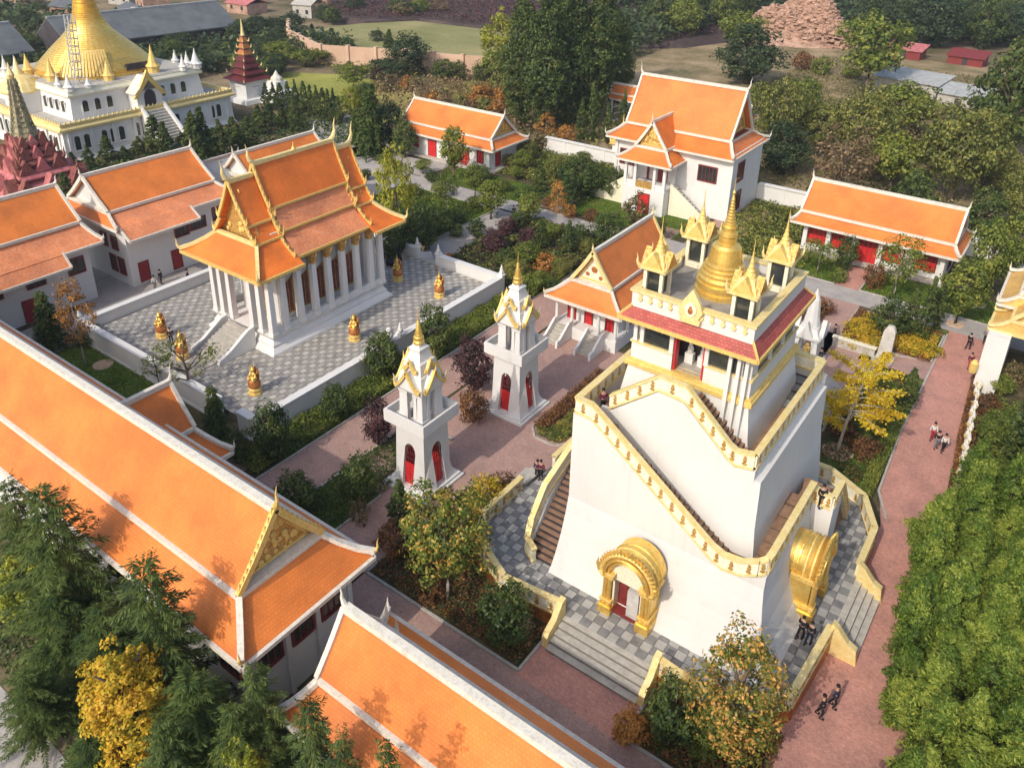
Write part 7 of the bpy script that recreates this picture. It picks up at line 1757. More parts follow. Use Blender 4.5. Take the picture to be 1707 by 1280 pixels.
# kind, x, y, height, crown radius, label, group
TREES = [
('cedar',-38.7,12.8,11.45,3.1,0,0), ('cedar',-43.7,13,9.23,2.1,1,0), ('cedar',-29.7,13,11.65,2.9,2,0), ('cedar',-37,11.6,6.39,2.7,3,0),
('cedar',-33.5,12.2,7.1,2.3,4,0), ('cedar',-26.1,12.2,7.63,2.8,5,0), ('cedar',-23.6,14,8.48,1.8,6,0), ('cedar',-23.6,12.6,7.25,2,7,0),
('cedar',-19.4,13.5,9.95,1.9,8,0), ('cedar',-15.3,13.7,11.09,1.3,9,0), ('cedar',-17.1,13.2,10.39,1.3,10,0), ('cedar',-35.1,8.8,4.68,1.9,11,0),
('cedar',-29.4,8.9,4.42,2.4,12,0), ('cedar',-25.5,10.5,7.27,2,13,0), ('yellow',-42.2,12,5.2,1.8,14,1), ('golden',-28.9,10.6,9.13,1.9,15,1),
('yellow',-21.4,11.5,7.75,1.1,16,1), ('autumn',-24.3,27.7,8.5,2.6,17,2), ('orange',-6.5,28.2,8.74,2.2,18,2), ('dark',-19.7,27.3,4.4,1.4,19,2),
('dark',-9.3,27.5,4.5,1.3,20,2), ('cypress',-31.1,30.8,3.6,1,21,2), ('yellowbush',-27.1,35.3,2.8,1.4,22,2), ('darkbush',-27,36.9,2.2,1.1,23,2),
('orangebush',-11.1,26.4,1.9,0.9,24,2), ('palebush',-19.3,28.6,1.1,0.7,25,2), ('darkbush',-25.1,27.1,1.7,0.9,26,2), ('darkbush',-29.5,28.7,2.1,1.2,27,2),
('palebush',-33.4,29.2,1.9,0.7,28,2), ('green',-7.8,27.7,2.1,0.9,29,2), ('ginkgo',-9.8,57,8.75,2.8,30,2), ('ginkgo',-11.1,58.7,4.5,1.2,31,2),
('cypress',-6.5,65.6,4.5,0.9,32,2), ('cypress',-10.9,62,2.1,0.6,33,2), ('darkbush',-7.7,57.6,1.7,1.1,34,2), ('darkbush',-9.9,59.2,1.5,1.1,35,2),
('cypress',-9.5,68.7,3.1,0.6,36,2), ('dark',-10.8,77.5,4.5,1.5,37,2), ('cypress',-9.3,79.4,5.4,0.9,38,2), ('cypress',-8.1,79.6,6.5,1,39,2),
('cypress',-7.6,82.9,4.9,0.9,40,2), ('goldbush',-13.4,77.4,1.2,1.4,41,3), ('goldbush',-12.9,74.5,1.2,1.5,41,3), ('goldbush',-11.3,74.3,1.2,1.1,41,3),
('goldbush',-8.3,76.6,1.2,1.7,41,3), ('goldbush',-7,76.7,1.2,1.3,41,3), ('goldbush',-9.3,76.5,1.2,1.1,41,3), ('darkbush',-17.5,78.9,1.7,1.2,42,2),
('smalltree',-20.9,88.3,4,2,43,2), ('dark',-18.6,90.6,4.2,1.2,44,2), ('greenbush',-18.2,87.4,1.6,0.9,45,2), ('smalltree',-12.5,87.3,6.7,2.5,46,2),
('darkbush',-15,88.4,2.8,1.2,47,2), ('green',-6,84.9,6.7,2.1,48,2), ('green',-4.8,91.1,9.4,2,49,2), ('green',-3.2,99.1,7.9,2.3,50,2),
('darkcone',2.1,61.5,10.4,1.5,51,2), ('darkcone',3.9,56.7,11.8,1.6,52,2), ('darkbush',-1.1,69.4,1.9,1.1,53,4), ('green',-0.5,73.2,2,1,53,4),
('green',-0.1,65.6,1.9,1.2,53,4), ('palebush',-0.4,60.5,1.8,1,53,4), ('green',0.5,67.6,1.9,1.2,53,4), ('green',-0.1,57,1.8,0.9,53,4),
('palebush',0.3,76.2,2,1.2,53,4), ('green',-0.5,54.8,1.7,0.8,53,4), ('green',0.8,60.5,1.8,1.2,53,4), ('dark',2.1,65,1.8,1.3,53,4),
('darkblue',-63.6,175.1,12.6,6.5,54,5), ('green',-40.1,181.7,16.6,6.5,55,5), ('olive',-40,127.4,13,4.3,56,5), ('darkblue',-36.3,119.8,7.9,3.6,57,5),
('olive',-27.2,128.9,12.6,4.7,58,5), ('brown',-26.7,115.8,9.6,4.6,59,5), ('olive',-13.4,123.2,13.9,5.5,60,5), ('green',-26.1,150.2,9.9,4.8,61,5),
('dark',-11.2,150.5,17.6,5.2,62,5), ('olive',-9.4,166,19.5,4.6,63,5), ('green',-21.2,121.7,8.5,3.8,64,5), ('dark',-7.6,109.4,6.9,2.3,65,5),
('olive',-4.2,115.6,8.8,3,66,5), ('olive',-9.1,131.3,7.2,3,67,5), ('dark',-15.7,107.8,7.7,2.5,68,5), ('olive',-34.6,131.7,9.5,3.6,69,5),
('green',-78,207.2,10.5,5.3,70,5), ('darkbush',-58.6,197.1,4.5,2.4,71,5), ('greenbush',-53.6,195.3,4.1,2.3,72,5), ('green',-45.1,157.7,6.9,2.8,73,5),
('darkblue',-41.6,249.4,15.6,7.2,74,5), ('brown',-23.3,126.7,5.6,2.7,75,5), ('darkblue',-41.3,250.6,9.6,4.5,76,6), ('darkblue',-61.1,319.4,13.2,5.6,76,6),
('darkblue',-53.5,245,13.5,4.9,76,6), ('darkblue',-25.9,267.1,11.1,5.1,76,6), ('darkblue',-25.9,333.1,12.1,5.6,76,6), ('dark',-34.8,287.6,11.7,4.4,76,6),
('darkblue',-26.3,329,11.5,4.9,76,6), ('dark',-31,272.8,12,4.7,76,6), ('darkblue',-40,252.2,10.8,4.9,76,6), ('darkblue',-59.1,262.1,12.8,5,76,6),
('dark',-29.3,260.2,9.9,5.1,76,6), ('dark',-35.5,280.7,12.1,5.2,76,6), ('darkblue',-50.7,278.8,11,4.1,76,6), ('dark',-58.9,293.8,11.8,6,76,6),
('darkblue',-20.1,280,10,4.2,76,6), ('green',-24.8,325.3,16.1,6,76,6), ('dark',-29.4,254.8,13.5,4,76,6), ('dark',-54.6,279.6,12.3,4,76,6),
('darkblue',-55.1,239.9,14.1,4.5,76,6), ('dark',-40.3,255.8,10.2,3.7,76,6), ('dark',-33.1,298.2,13.9,5,76,6), ('darkblue',-36.1,269.2,10.5,4.6,76,6),
('dark',-94.5,245.2,12.1,4.3,77,7), ('green',-97.5,215.2,11,4.5,77,7), ('dark',-101.2,224.6,10.1,4.1,77,7), ('dark',-106.9,219,11.2,4.1,77,7),
('darkblue',-124.2,261.9,13.7,6,77,7), ('darkblue',-121.6,265.2,13.4,4.6,77,7), ('dark',-127.8,256.9,12.7,5.4,77,7), ('green',-99.5,260.4,12.9,5.2,77,7),
('green',-94.1,234.6,13.2,3.9,77,7), ('dark',-102.1,289.1,12.1,6,77,7), ('darkblue',-134.2,260.7,15,5.6,77,7), ('green',-106.5,239.7,13.7,4.3,77,7),
('darkblue',-137.1,253.3,13.9,4.8,77,7), ('green',-117.6,256,14.4,5.1,77,7), ('scrub',-19.1,189.6,3.2,2.8,78,8), ('green',-21.3,130.1,2.1,1.3,78,8),
('scrub',-31,172.7,1.8,1.6,78,8), ('palebush',-10.3,130.4,2.8,2,78,8), ('olivebush',-41.6,133.6,1.9,2.5,78,8), ('olivebush',-27.2,127.3,1.5,1.3,78,8),
('green',-18.2,125.4,3.1,1.6,78,8), ('scrub',-21.5,159.4,3.5,1.6,78,8), ('scrub',-25.5,125.7,2,1.3,78,8), ('palebush',-23.8,170.3,2.2,2.8,78,8),
('scrub',-56.5,163.2,2.5,2.4,78,8), ('olivebush',-24.8,132.5,2.4,1.8,78,8), ('scrub',-36.1,164.1,3.4,2.8,78,8), ('green',-20.8,138.8,3.2,1.8,78,8),
('green',-10.5,138.8,1.9,2.1,78,8), ('olivebush',-16.4,147.7,2.2,1.6,78,8), ('green',-35.3,149.3,1.9,2.4,78,8), ('palebush',-31.1,139.1,2.8,2.3,78,8),
('scrub',-39.4,126.5,2.1,1.7,78,8), ('scrub',-24,149.6,3.2,2.3,78,8), ('green',-16.7,197.5,4.2,2.6,78,8), ('scrub',-16.4,209.9,2.3,2.5,78,8),
('scrub',-18.5,187.5,2.5,2.9,78,8), ('olivebush',-29.5,138.4,2.9,1.6,78,8), ('scrub',-42.2,155.3,2.8,2.1,78,8), ('palebush',-17.3,156.7,2.1,1.8,78,8),
('green',-55.5,161.9,2.8,2.4,78,8), ('olivebush',-17.9,166.5,3,1.6,78,8), ('green',-6.9,132.1,2.7,2.1,78,8), ('scrub',-19.3,157.3,3.5,2.5,78,8),
('scrub',-24.5,192.5,2,1.8,78,8), ('green',-46.9,143.5,3.1,2.1,78,8), ('green',-14.8,185.3,2.2,2.6,78,8), ('scrub',-49.7,155.7,2.3,2.7,78,8),
('scrub',-17.6,137,2.1,1.3,78,8), ('green',-47.2,196.1,2.3,2.4,78,8), ('green',-43.6,157.4,1.8,1.7,78,8), ('olivebush',-18.4,183.2,3,2,78,8),
('poplar',-81.2,115,20,3.6,79,9), ('poplar',-76,114.4,23.3,4,80,9), ('poplar',-74.8,120.1,23.9,4.1,81,9), ('poplar',-72.5,124.5,22.7,4.2,82,9),
('poplar',-73.7,134.2,18.7,3.6,83,9), ('poplar',-84.6,131.1,23.2,4.5,84,9), ('poplar',-85.4,149.6,21.7,4.9,85,9), ('poplar',-92.2,130.8,20.5,3.5,86,9),
('yellow',-109.8,148.1,13.7,4.8,87,2), ('green',-105.7,139.8,7,3.2,88,2), ('cypress',-67.7,116.5,9.7,1.3,89,10), ('cypress',-65.3,123,7.9,1.2,89,10),
('cypress',-64.7,116.7,7.1,1.2,89,10), ('cypress',-69.6,116.3,6.9,1.2,89,10), ('orangetree',-71.8,108.8,5.6,1.8,90,2), ('goldtree',-68.6,110.1,4,1.7,91,2),
('conifer',-89.9,87.3,11.6,2.4,92,11), ('darkblue',-90.5,91.7,8.3,2.7,93,11), ('conifer',-96.6,91,6,2.2,94,11), ('dark',-86,90.4,6.2,1.9,95,11),
('green',-73.1,87,7.9,1.9,96,11), ('redbush',-76.2,93.3,2.6,1.1,97,11), ('willow',-63.8,65.3,12.4,2.5,98,11), ('smalltree',-65.1,76,6.2,1.4,99,11),
('dark',-60.4,60.5,5,1.7,100,11), ('dark',-59.4,64.3,6.4,1.9,101,11), ('dark',-61.3,69.6,4,1.5,102,11), ('dark',-61.1,64.1,5.3,1.5,103,11),
('dark',-71.6,70.3,2.7,1.4,104,11), ('green',-59.7,78.3,5.2,1.8,105,11), ('green',-55.1,80.1,3.9,1.6,106,11), ('green',-66.1,83.1,5,1.4,107,11),
('cypress',-60.2,90.2,4.8,1.1,108,11), ('dark',-54.8,92,5.9,2.7,109,11), ('dark',-54.6,87.8,3.9,1.8,110,11), ('dark',-43.3,79.8,4.4,1.9,111,11),
('palebush',-44.4,88.5,3.9,1.5,112,11), ('dark',-39.6,85.5,3,1,113,11), ('dark',-51.2,94.8,4.4,1.7,114,11), ('olive',-61.6,96.2,3.5,1.6,115,11),
('green',-67.6,96.6,3.3,1.3,116,11), ('orangetree',-51.4,81,6.4,1.1,117,11), ('olive',-69.9,101.1,3.2,1.6,118,11), ('green',-78.4,86.1,2.2,1.2,119,12),
('dark',-74.8,84,1.8,0.9,119,12), ('olive',-84.9,84.6,2.1,1.1,119,12), ('dark',-83.1,79,1.7,0.9,119,12), ('green',-69.8,80.1,2.4,1.2,119,12),
('olive',-72.7,77.8,2.1,1.1,119,12), ('dark',-61.7,74.2,1.6,0.8,119,12), ('dark',-69.8,89.6,2.1,1.1,119,12), ('olive',-64.4,87.4,1.9,1,119,12),
('green',-66,92.6,2,1,119,12), ('darkbush',-56.2,86.5,1.6,0.8,119,12), ('olive',-70,96.5,2.2,1.2,119,12), ('orangebush',-52,85.2,1.7,0.9,119,12),
('darkbush',-49.2,85.8,1.8,0.9,119,12), ('scrub',-71.6,106.9,2.7,1.5,119,12), ('scrub',-72,103.3,2.7,1.4,119,12), ('olive',-61.4,103.4,2.6,1.4,119,12),
('dark',-56.4,100.3,2.5,1.3,119,12), ('olive',-73.7,99.1,2.1,1.1,119,12), ('green',-63.4,79.4,1.9,1,119,12), ('dark',-59.5,71,1.7,0.9,119,12),
('green',-59.8,66.3,1.7,0.9,119,12), ('dark',-57.2,72.2,2.6,1.1,120,13), ('purple',-54.6,74.9,2.6,1.2,121,13), ('dark',-54.4,76.7,2.9,1,122,13),
('purple',-52.6,69.7,3.1,1.4,123,13), ('cypress',-48.8,73.8,4.2,1.1,124,13), ('cypress',-45.3,74.3,4.5,1.1,125,13), ('green',-47.6,69.4,3,1.4,126,13),
('olive',-46.5,65.5,2.6,1.4,127,13), ('orangebush',-45.1,69.4,2.2,1.3,128,13), ('olive',-43.2,69.5,2.4,1.2,129,13), ('purple',-51,74.2,2.4,1.2,130,13),
('green',-49.7,77.5,2.2,1.1,131,13), ('dark',-46.2,78,2.8,1.1,132,13), ('olive',-44.2,76.2,2.3,1.1,133,13), ('green',-43.4,65.1,2.1,1.4,134,13),
('dark',-49.5,68,2.2,1.2,135,13), ('dark',-41.5,65.7,1.8,1,136,13), ('dark',-44.4,42.9,4.8,1.5,137,2), ('dark',-43.1,48.2,5.4,1.5,138,2),
('dark',-43.4,30,5.1,1.3,139,2), ('dark',-43.2,36.3,3.5,1.1,140,2), ('purple',-37.1,46.4,5,1.6,141,2), ('purple',-38.1,35.9,4.6,1.1,142,2),
('dark',-37.2,27.2,3.6,1.4,143,2), ('dark',-34.7,30.4,4,1.2,144,2), ('conifer',-47.8,28.5,5.5,1.1,145,2), ('dark',-45.3,28.2,2.8,0.9,146,2),
('darkbush',-34.4,43,2.9,1.2,147,2), ('bare',-54.9,30.8,6.2,2.7,148,2), ('bare',-58.3,30.2,4.5,1.3,149,2), ('orangetree',-67.2,28.5,8.5,1.6,150,2),
('conifer',-72.3,28.2,5.8,1.4,151,2), ('palebush',-70.2,25.9,3.1,0.6,152,2), ('dark',-70.6,30.8,1.6,1.3,153,2), ('darkbush',-72.4,26.7,1.2,1.1,154,2),
('cypress',-119.2,55.3,2.8,1.2,155,14), ('cypress',-118.2,57.2,3.6,1.2,155,14), ('cypress',-119.3,60.7,4.3,1.5,155,14), ('cypress',-118,62.5,2.2,1.2,155,14),
('cypress',-118.9,65.6,2.9,1.4,155,14), ('cypress',-116.9,67.2,6.5,2.1,155,14), ('cypress',-113.7,67,5.7,1.7,155,14), ('cypress',-117.4,72.1,2.4,1.3,155,14),
('cypress',-104,65.7,9.4,2.5,155,14), ('cypress',-104.2,67.3,9.3,2.1,155,14), ('cypress',-108,72.7,5.9,1.9,155,14), ('cypress',-112.3,78.2,4.8,1.4,155,14),
('cypress',-108.3,78.1,5.1,1.9,155,14), ('cypress',-113.3,84.1,5.1,1.8,155,14), ('cypress',-116.3,52.5,3.4,1.5,155,14), ('cypress',-108.8,72.1,4.5,1.6,155,14),
('cypress',-115.9,88.2,5.1,1.4,155,14), ('cypress',-113.2,88.9,3.9,1.5,155,14), ('cypress',-110.7,89.5,5.2,1.4,155,14), ('cypress',-108.5,76.3,3.7,1.7,155,14),
('cypress',-102.4,46,6.1,1.5,155,14), ('cypress',-126.1,95.8,4.8,1.2,156,15), ('cypress',-124.1,96,5.2,1.2,156,15), ('cypress',-122.3,96.2,5.6,1.2,156,15),
('cypress',-120.4,96.4,5.7,1.2,156,15), ('cypress',-118.6,96.6,6.4,1.1,156,15), ('cypress',-116.6,96.9,6.7,1.1,156,15), ('cypress',-114.9,96.9,5.8,1.1,156,15),
('cypress',-113.4,97,6,1.1,156,15), ('cypress',-111.8,97,6.2,1.1,156,15), ('cypress',-110.3,96.9,5.8,1.1,156,15), ('cypress',-108.9,96.9,6.2,1.1,156,15),
('cypress',-107.6,96.8,5.4,1.1,156,15), ('yellow',-108.3,100.5,5.8,1.9,157,2), ('green',-155.6,123.7,5.2,3.5,158,16), ('green',-149.3,125.5,4.1,3.2,159,16),
('green',-149.8,131.4,3.5,2.8,160,16), ('darkblue',-167,126,5,4.3,161,16), ('dark',-161.5,146,2.7,1.4,162,16), ('dark',-153.5,142.5,4.1,1.9,163,16),
('darkblue',-154.6,154.2,4.5,2,164,16), ('darkcone',-145.6,149.2,5.6,1.9,165,16), ('darkblue',-125.9,134.4,9.2,4.4,166,16), ('darkblue',-123.4,125.1,5.7,3.8,167,16),
('purple',-123.1,123.9,4,2.5,168,16), ('dark',-115.8,135.2,4.8,2.6,169,16), ('dark',-113.5,137.1,4.2,1.9,170,16), ('dark',-107.7,138.2,5.1,2.2,171,16),
('green',-124.8,116.9,5.6,3.1,172,16), ('dark',-109.6,104.8,5.6,2.2,173,16), ('dark',-166.2,94.3,4.8,1.9,174,17), ('darkblue',-187.6,148.2,4.9,3.4,174,17),
('darkblue',-170.8,95.2,4.9,2.5,174,17), ('green',-154.7,111.6,4.2,2.2,174,17), ('green',-198.4,134.8,5.6,3.7,174,17), ('green',-176.7,110.1,4.8,2.1,174,17),
('dark',-190.7,134.2,5.7,3,174,17), ('darkblue',-154.9,116,5.1,3.1,174,17), ('darkblue',-160.7,122.7,4.9,2.8,174,17), ('darkblue',-174.2,138.6,4.7,2.4,174,17),
('darkblue',-162,108.5,3.9,2.8,174,17), ('darkblue',-178.3,112.4,5,2.3,174,17), ('darkblue',-150.3,118.5,4,2.3,174,17), ('darkblue',-162.2,99.4,3.7,2.7,174,17),
('dark',-182,132.7,5.7,3.2,174,17), ('dark',-208.5,140.2,5.7,2.9,174,17), ('dark',-176.3,105.9,4.2,2.1,174,17), ('dark',-148.1,112.8,4.2,3,174,17),
('green',-146.7,114.3,4.2,2.7,174,17), ('darkblue',-185.7,114,4.7,3,174,17), ('dark',-167.1,118.7,4.2,3.4,174,17), ('darkblue',-164.8,98.7,4.9,2.5,174,17),
('green',-200.3,117.3,5.2,2.6,174,17), ('darkblue',-189.6,109.9,4.3,3.4,174,17), ('darkblue',-181.3,112.8,5.4,2.2,174,17), ('darkblue',-189.3,143.7,5.8,3.6,174,17),
('dark',-188.9,135,5.5,3.4,174,17), ('darkblue',-154.9,113.4,4,2.2,174,17), ('darkblue',-145.5,113.6,4.6,2.2,174,17), ('green',-159.1,123.1,4.2,2.3,174,17),
('green',-190.8,112.4,5,2.7,174,17), ('darkblue',-155.8,113,4,2.4,174,17), ('darkblue',-193.5,120.9,5.7,3.2,174,17), ('darkblue',-180.7,116,5.5,2.4,174,17),
('darkblue',-159.2,100.1,3.7,2,174,17), ('dark',-174.6,108.4,5.2,2.7,174,17), ('darkblue',-179.6,130,5.8,3.1,174,17), ('brown',-175.6,203.7,5.5,3.2,175,18),
('dark',-186.4,195.8,5.5,3.2,175,18), ('darkblue',-201.9,192.1,5.6,3.4,175,18), ('dark',-188.8,170.3,5.2,2.7,175,18), ('brown',-200.6,176.8,5.4,3.7,175,18),
('brown',-179.8,190.2,5.4,3.9,175,18), ('dark',-179,192.5,5.4,3.2,175,18), ('darkblue',-193.9,172,5.2,2.8,175,18), ('green',-180.7,200,5.5,3,175,18),
('darkblue',-190.4,156.7,5,3.4,175,18), ('darkblue',-178.7,72.4,4.8,2.6,176,19), ('dark',-207.3,88.1,5.5,3.4,176,19), ('dark',-183.6,77.1,5,2.6,176,19),
('darkblue',-202.6,91.8,5.5,2.7,176,19), ('dark',-208.4,90.5,5.6,2.5,176,19), ('dark',-204.8,88.9,5.5,3.2,176,19), ('darkblue',-203.2,83.4,5.4,3.2,176,19),
('darkblue',-174.8,72.2,4.8,3,176,19), ('dark',-212.1,87.2,5.6,3,176,19), ('dark',-204.6,90,5.5,3.1,176,19), ('darkblue',-185.5,81.9,5.1,2.9,176,19),
('darkblue',-193.2,79.2,5.1,3.1,176,19), ('dark',-182.4,84.2,5.1,2.8,176,19), ('darkblue',-186.9,77.1,5,2.7,176,19), ('scrub',-118.9,119.8,3.4,1.9,177,20),
('brown',-106,117.4,3.2,1.9,177,20), ('orangebush',-95.7,118.8,3.2,2.2,177,20), ('olivebush',-96.2,116.4,3.8,1.5,177,20), ('orangebush',-89.1,118.3,3,1.6,177,20),
('brown',-96.8,126.2,2.7,1.5,177,20), ('orangebush',-98.5,137.3,2.6,2.4,177,20), ('brown',-89,119.2,2.6,1.5,177,20), ('brown',-92.2,127.4,3.4,2.3,177,20),
('scrub',-100.6,116.1,3.6,1.4,177,20), ('brown',-118.8,121.6,3.2,2.2,177,20), ('brown',-105.4,118.2,2.4,1.7,177,20), ('olivebush',-93.1,119.8,2.9,1.9,177,20),
('brown',-106.5,128,2.6,1.8,177,20), ('scrub',-115,123.8,2.7,1.6,177,20), ('olivebush',-103.5,119.8,2.9,2,177,20), ('orangebush',-93.7,126,3.7,1.7,177,20),
('orangebush',-101.6,115.2,3.5,1.8,177,20), ('olivebush',-95.8,115.9,2.7,1.6,177,20), ('brown',-93.9,115.6,3.2,2,177,20), ('orangebush',-92.3,125.6,3.7,1.5,177,20),
('olivebush',-101.6,135.6,3.8,2,177,20), ('brown',-98.8,126.4,3,1.6,177,20), ('brown',-97.9,114.9,3.8,2.2,177,20), ('orangebush',-97.5,124.8,3.7,2.3,177,20),
('olivebush',-98.9,136.9,3,2.1,177,20), ('orangebush',-116,123.4,3,1.5,177,20), ('bamboo',1,26.4,5.5,1.6,178,21), ('bamboo',1.5,27.3,4.8,1.5,178,21),
('bamboo',2.3,27.7,6.7,1.3,178,21), ('bamboo',0.9,29.6,5.7,1.3,178,21), ('bamboo',3,29.3,5.6,1.7,178,21), ('bamboo',4.3,29.8,5.6,1.3,178,21),
('bamboo',6.4,30.3,7,1.3,178,21), ('bamboo',1.3,31.1,4.6,1.7,178,21), ('bamboo',3,31.5,4.8,1.7,178,21), ('bamboo',4.9,31,6.3,1.4,178,21),
('bamboo',1.4,33.5,6,1.3,178,21), ('bamboo',3.2,33.4,4.2,1.7,178,21), ('bamboo',4.7,33.3,6.5,1.4,178,21), ('bamboo',-0.3,35.5,3.4,1.2,178,21),
('bamboo',0.7,35.3,5.6,1.7,178,21), ('bamboo',2.7,35,5.4,1.3,178,21), ('bamboo',4.3,35.5,5.9,1.2,178,21), ('bamboo',-0.4,37.3,3.8,1.2,178,21),
('bamboo',1,36.9,5.7,1.2,178,21), ('bamboo',3.2,37,3.4,1.3,178,21), ('bamboo',4.7,37.4,4.8,1.3,178,21), ('bamboo',-0.9,39.2,6.7,1.2,178,21),
('bamboo',1.2,39.3,4.5,1.6,178,21), ('bamboo',3.2,38.7,5.9,1.4,178,21), ('bamboo',4.8,39.4,3.6,1.5,178,21), ('bamboo',-0.8,41.2,5.8,1.4,178,21),
('bamboo',0.5,40.7,5.6,1.3,178,21), ('bamboo',2.4,40.9,5.1,1.5,178,21), ('bamboo',4.2,41.4,4.6,1.6,178,21), ('bamboo',-1.2,43.3,4.1,1.3,178,21),
('bamboo',0.5,42.5,6.8,1.7,178,21), ('bamboo',2.7,43.3,5.1,1.5,178,21), ('bamboo',4.6,43.2,4.3,1.3,178,21), ('bamboo',-1.2,45.3,5.6,1.3,178,21),
('bamboo',0.5,44.6,4.5,1.6,178,21), ('bamboo',3.5,45.2,6.6,1.7,178,21), ('bamboo',5.3,45.4,6.9,1.3,178,21), ('bamboo',-1.2,46.8,5.6,1.5,178,21),
('bamboo',0.9,46.4,4.8,1.4,178,21), ('bamboo',2.5,46.9,4.1,1.6,178,21), ('bamboo',5,46.4,5.7,1.4,178,21), ('bamboo',-1.5,48.8,5.1,1.7,178,21),
('bamboo',0.8,49.1,5.3,1.3,178,21), ('bamboo',3.2,48.4,5.3,1.2,178,21), ('bamboo',4.2,49.2,3.6,1.3,178,21), ('bamboo',-1.3,50.8,4.7,1.3,178,21),
('bamboo',0.8,50.5,4.1,1.5,178,21), ('bamboo',3.3,50.7,3.4,1.6,178,21), ('bamboo',4.2,50.6,6.5,1.6,178,21), ('bamboo',0.4,52.3,5.6,1.5,178,21),
('bamboo',2.5,51.9,4.1,1.6,178,21), ('bamboo',4.1,52,3.9,1.3,178,21), ('bamboo',0.1,53.9,6.3,1.4,178,21), ('bamboo',2,54.6,6.9,1.5,178,21),
('bamboo',4.4,55,3.7,1.4,178,21), ('bamboo',-0.4,56.7,5.5,1.3,178,21), ('bamboo',2.4,56,3.9,1.4,178,21), ('bamboo',3.3,56.2,6.2,1.4,178,21),
]

CAT = {'cedar': 'tree', 'bamboo': 'bamboo'}
bushes = {'yellowbush', 'darkbush', 'orangebush', 'palebush', 'greenbush', 'olivebush', 'goldbush', 'scrub', 'redbush'}
NAMES = {'cedar': 'cedar_tree', 'conifer': 'fir_tree', 'darkcone': 'conifer_tree', 'cypress': 'cypress_tree', 'poplar': 'poplar_tree', 'bamboo': 'bamboo_clump', 'ginkgo': 'ginkgo_tree', 'willow': 'willow_tree'}
def tree(kind, x, y, h, r, li, gi, i):
    L_, spec = PROTO[kind]; cm_, tm, h0, r0 = L_[i % len(L_)]
    nm = NAMES.get(kind, 'shrub' if kind in bushes else 'broadleaf_tree')
    t = thing(nm, TREE_LABELS[li], 'bush' if kind in bushes else CAT.get(kind, 'tree'), (x, y, 0), TREE_GROUPS[gi], random.uniform(0, 6.28))
    t.scale = (r / r0, r / r0, h / h0)
    link('foliage' if kind == 'bamboo' else 'crown', cm_, t); link('culms' if kind == 'bamboo' else 'trunk', tm, t)
    return t
for i, (kind, x, y, h, r, li, gi) in enumerate(TREES):
    if kind == 'ginkgo': continue
    tree(kind, x, y, h, r, li, gi, i)
# ginkgo: flung out limbs with golden sprays
def ginkgo(x, y, h, label, seed, arms):
    R = random.Random(seed); t = thing('ginkgo_tree', label, 'tree', (x, y, 0))
    mb = MB(); mb.tube([(0, 0, 0), (.15, .05, h * .3), (.5, .3, h * .62), (.9, .6, h * .95)], [.13, .11, .08, .02], 8)
    P = []; N = []
    for k in range(arms):
        z = h * R.uniform(.32, .9); f_ = z / h; a = 2 * PI * k / arms * 2.4; l = h * R.uniform(.28, .42) * (1.25 - f_ * .5)
        p = Vector((.9 * f_, .6 * f_, z)); e = p + Vector((math.cos(a) * l, math.sin(a) * l, l * R.uniform(.0, .35))); m = (p + e) / 2 + Vector((0, 0, l * .08))
        mb.tube([p, m, e], [.06, .04, .015], 5)
        n = 330; s = rng.uniform(.3, 1.05, n)[:, None]
        q = np.array(p) * (1 - s) + np.array(e) * s + rng.normal(0, 1, (n, 3)) * np.array([.22, .22, .14]) * (1.2 - .4 * s)
        P.append(q); N.append(np.tile([0, 0, 1.0], (n, 1)))
    part('trunk', mb, 'pale_bark', t, world=False)
    V, F = leaf_quads(np.concatenate(P), np.concatenate(N), .10, .7, .8); link('crown', make_mesh_np('crown', V, F, 'leaf_ginkgo'), t)
ginkgo(-9.5, 57.0, 8.3, 'golden ginkgo with flung out branches behind the stair tower', 4, 24)
ginkgo(-11.2, 58.9, 4.4, 'small golden ginkgo close behind the stair tower', 7, 9)

# ------------------------------------------------------------------ ground cover (stuff)
def scatter(name, label, polys, dens, hgt, ls, mat, cat='ground cover', clump=0.0, hvar=.5, z0=0.0):
    Ps = []
    for poly in polys:
        xs = [p[0] for p in poly]; ys = [p[1] for p in poly]; A = (max(xs) - min(xs)) * (max(ys) - min(ys)); n = int(A * dens)
        x = rng.uniform(min(xs), max(xs), n); y = rng.uniform(min(ys), max(ys), n)
        if len(poly) != 4 or not all(p[0] in (min(xs), max(xs)) for p in poly):
            inside = np.zeros(n, bool)
            for k in range(len(poly)):
                x0, y0 = poly[k]; x1, y1 = poly[(k + 1) % len(poly)]
                if y0 == y1: continue
                c_ = ((y0 > y) != (y1 > y)) & (x < (x1 - x0) * (y - y0) / (y1 - y0) + x0); inside ^= c_
            x, y = x[inside], y[inside]
        f_ = .5 + .5 * np.sin(x * 1.7 + 1.3 * np.sin(y * 1.1)) * np.cos(y * 1.9 + np.sin(x * .8))
        if clump: keep = rng.uniform(0, 1, len(x)) < (1 - clump) + clump * f_; x, y, f_ = x[keep], y[keep], f_[keep]
        Ps.append(np.stack([x, y, z0 + .03 + hgt * (1 - hvar + hvar * f_) * rng.uniform(.25, 1, len(x))], 1))
    P = np.concatenate(Ps); V, F = leaf_quads(P, np.tile([0, 0, 1.2], (len(P), 1)), ls, .6, .7)
    o = link(name, make_mesh_np(name, V, F, mat)); tag(o, label, cat, kind='stuff'); return o
R4 = rect
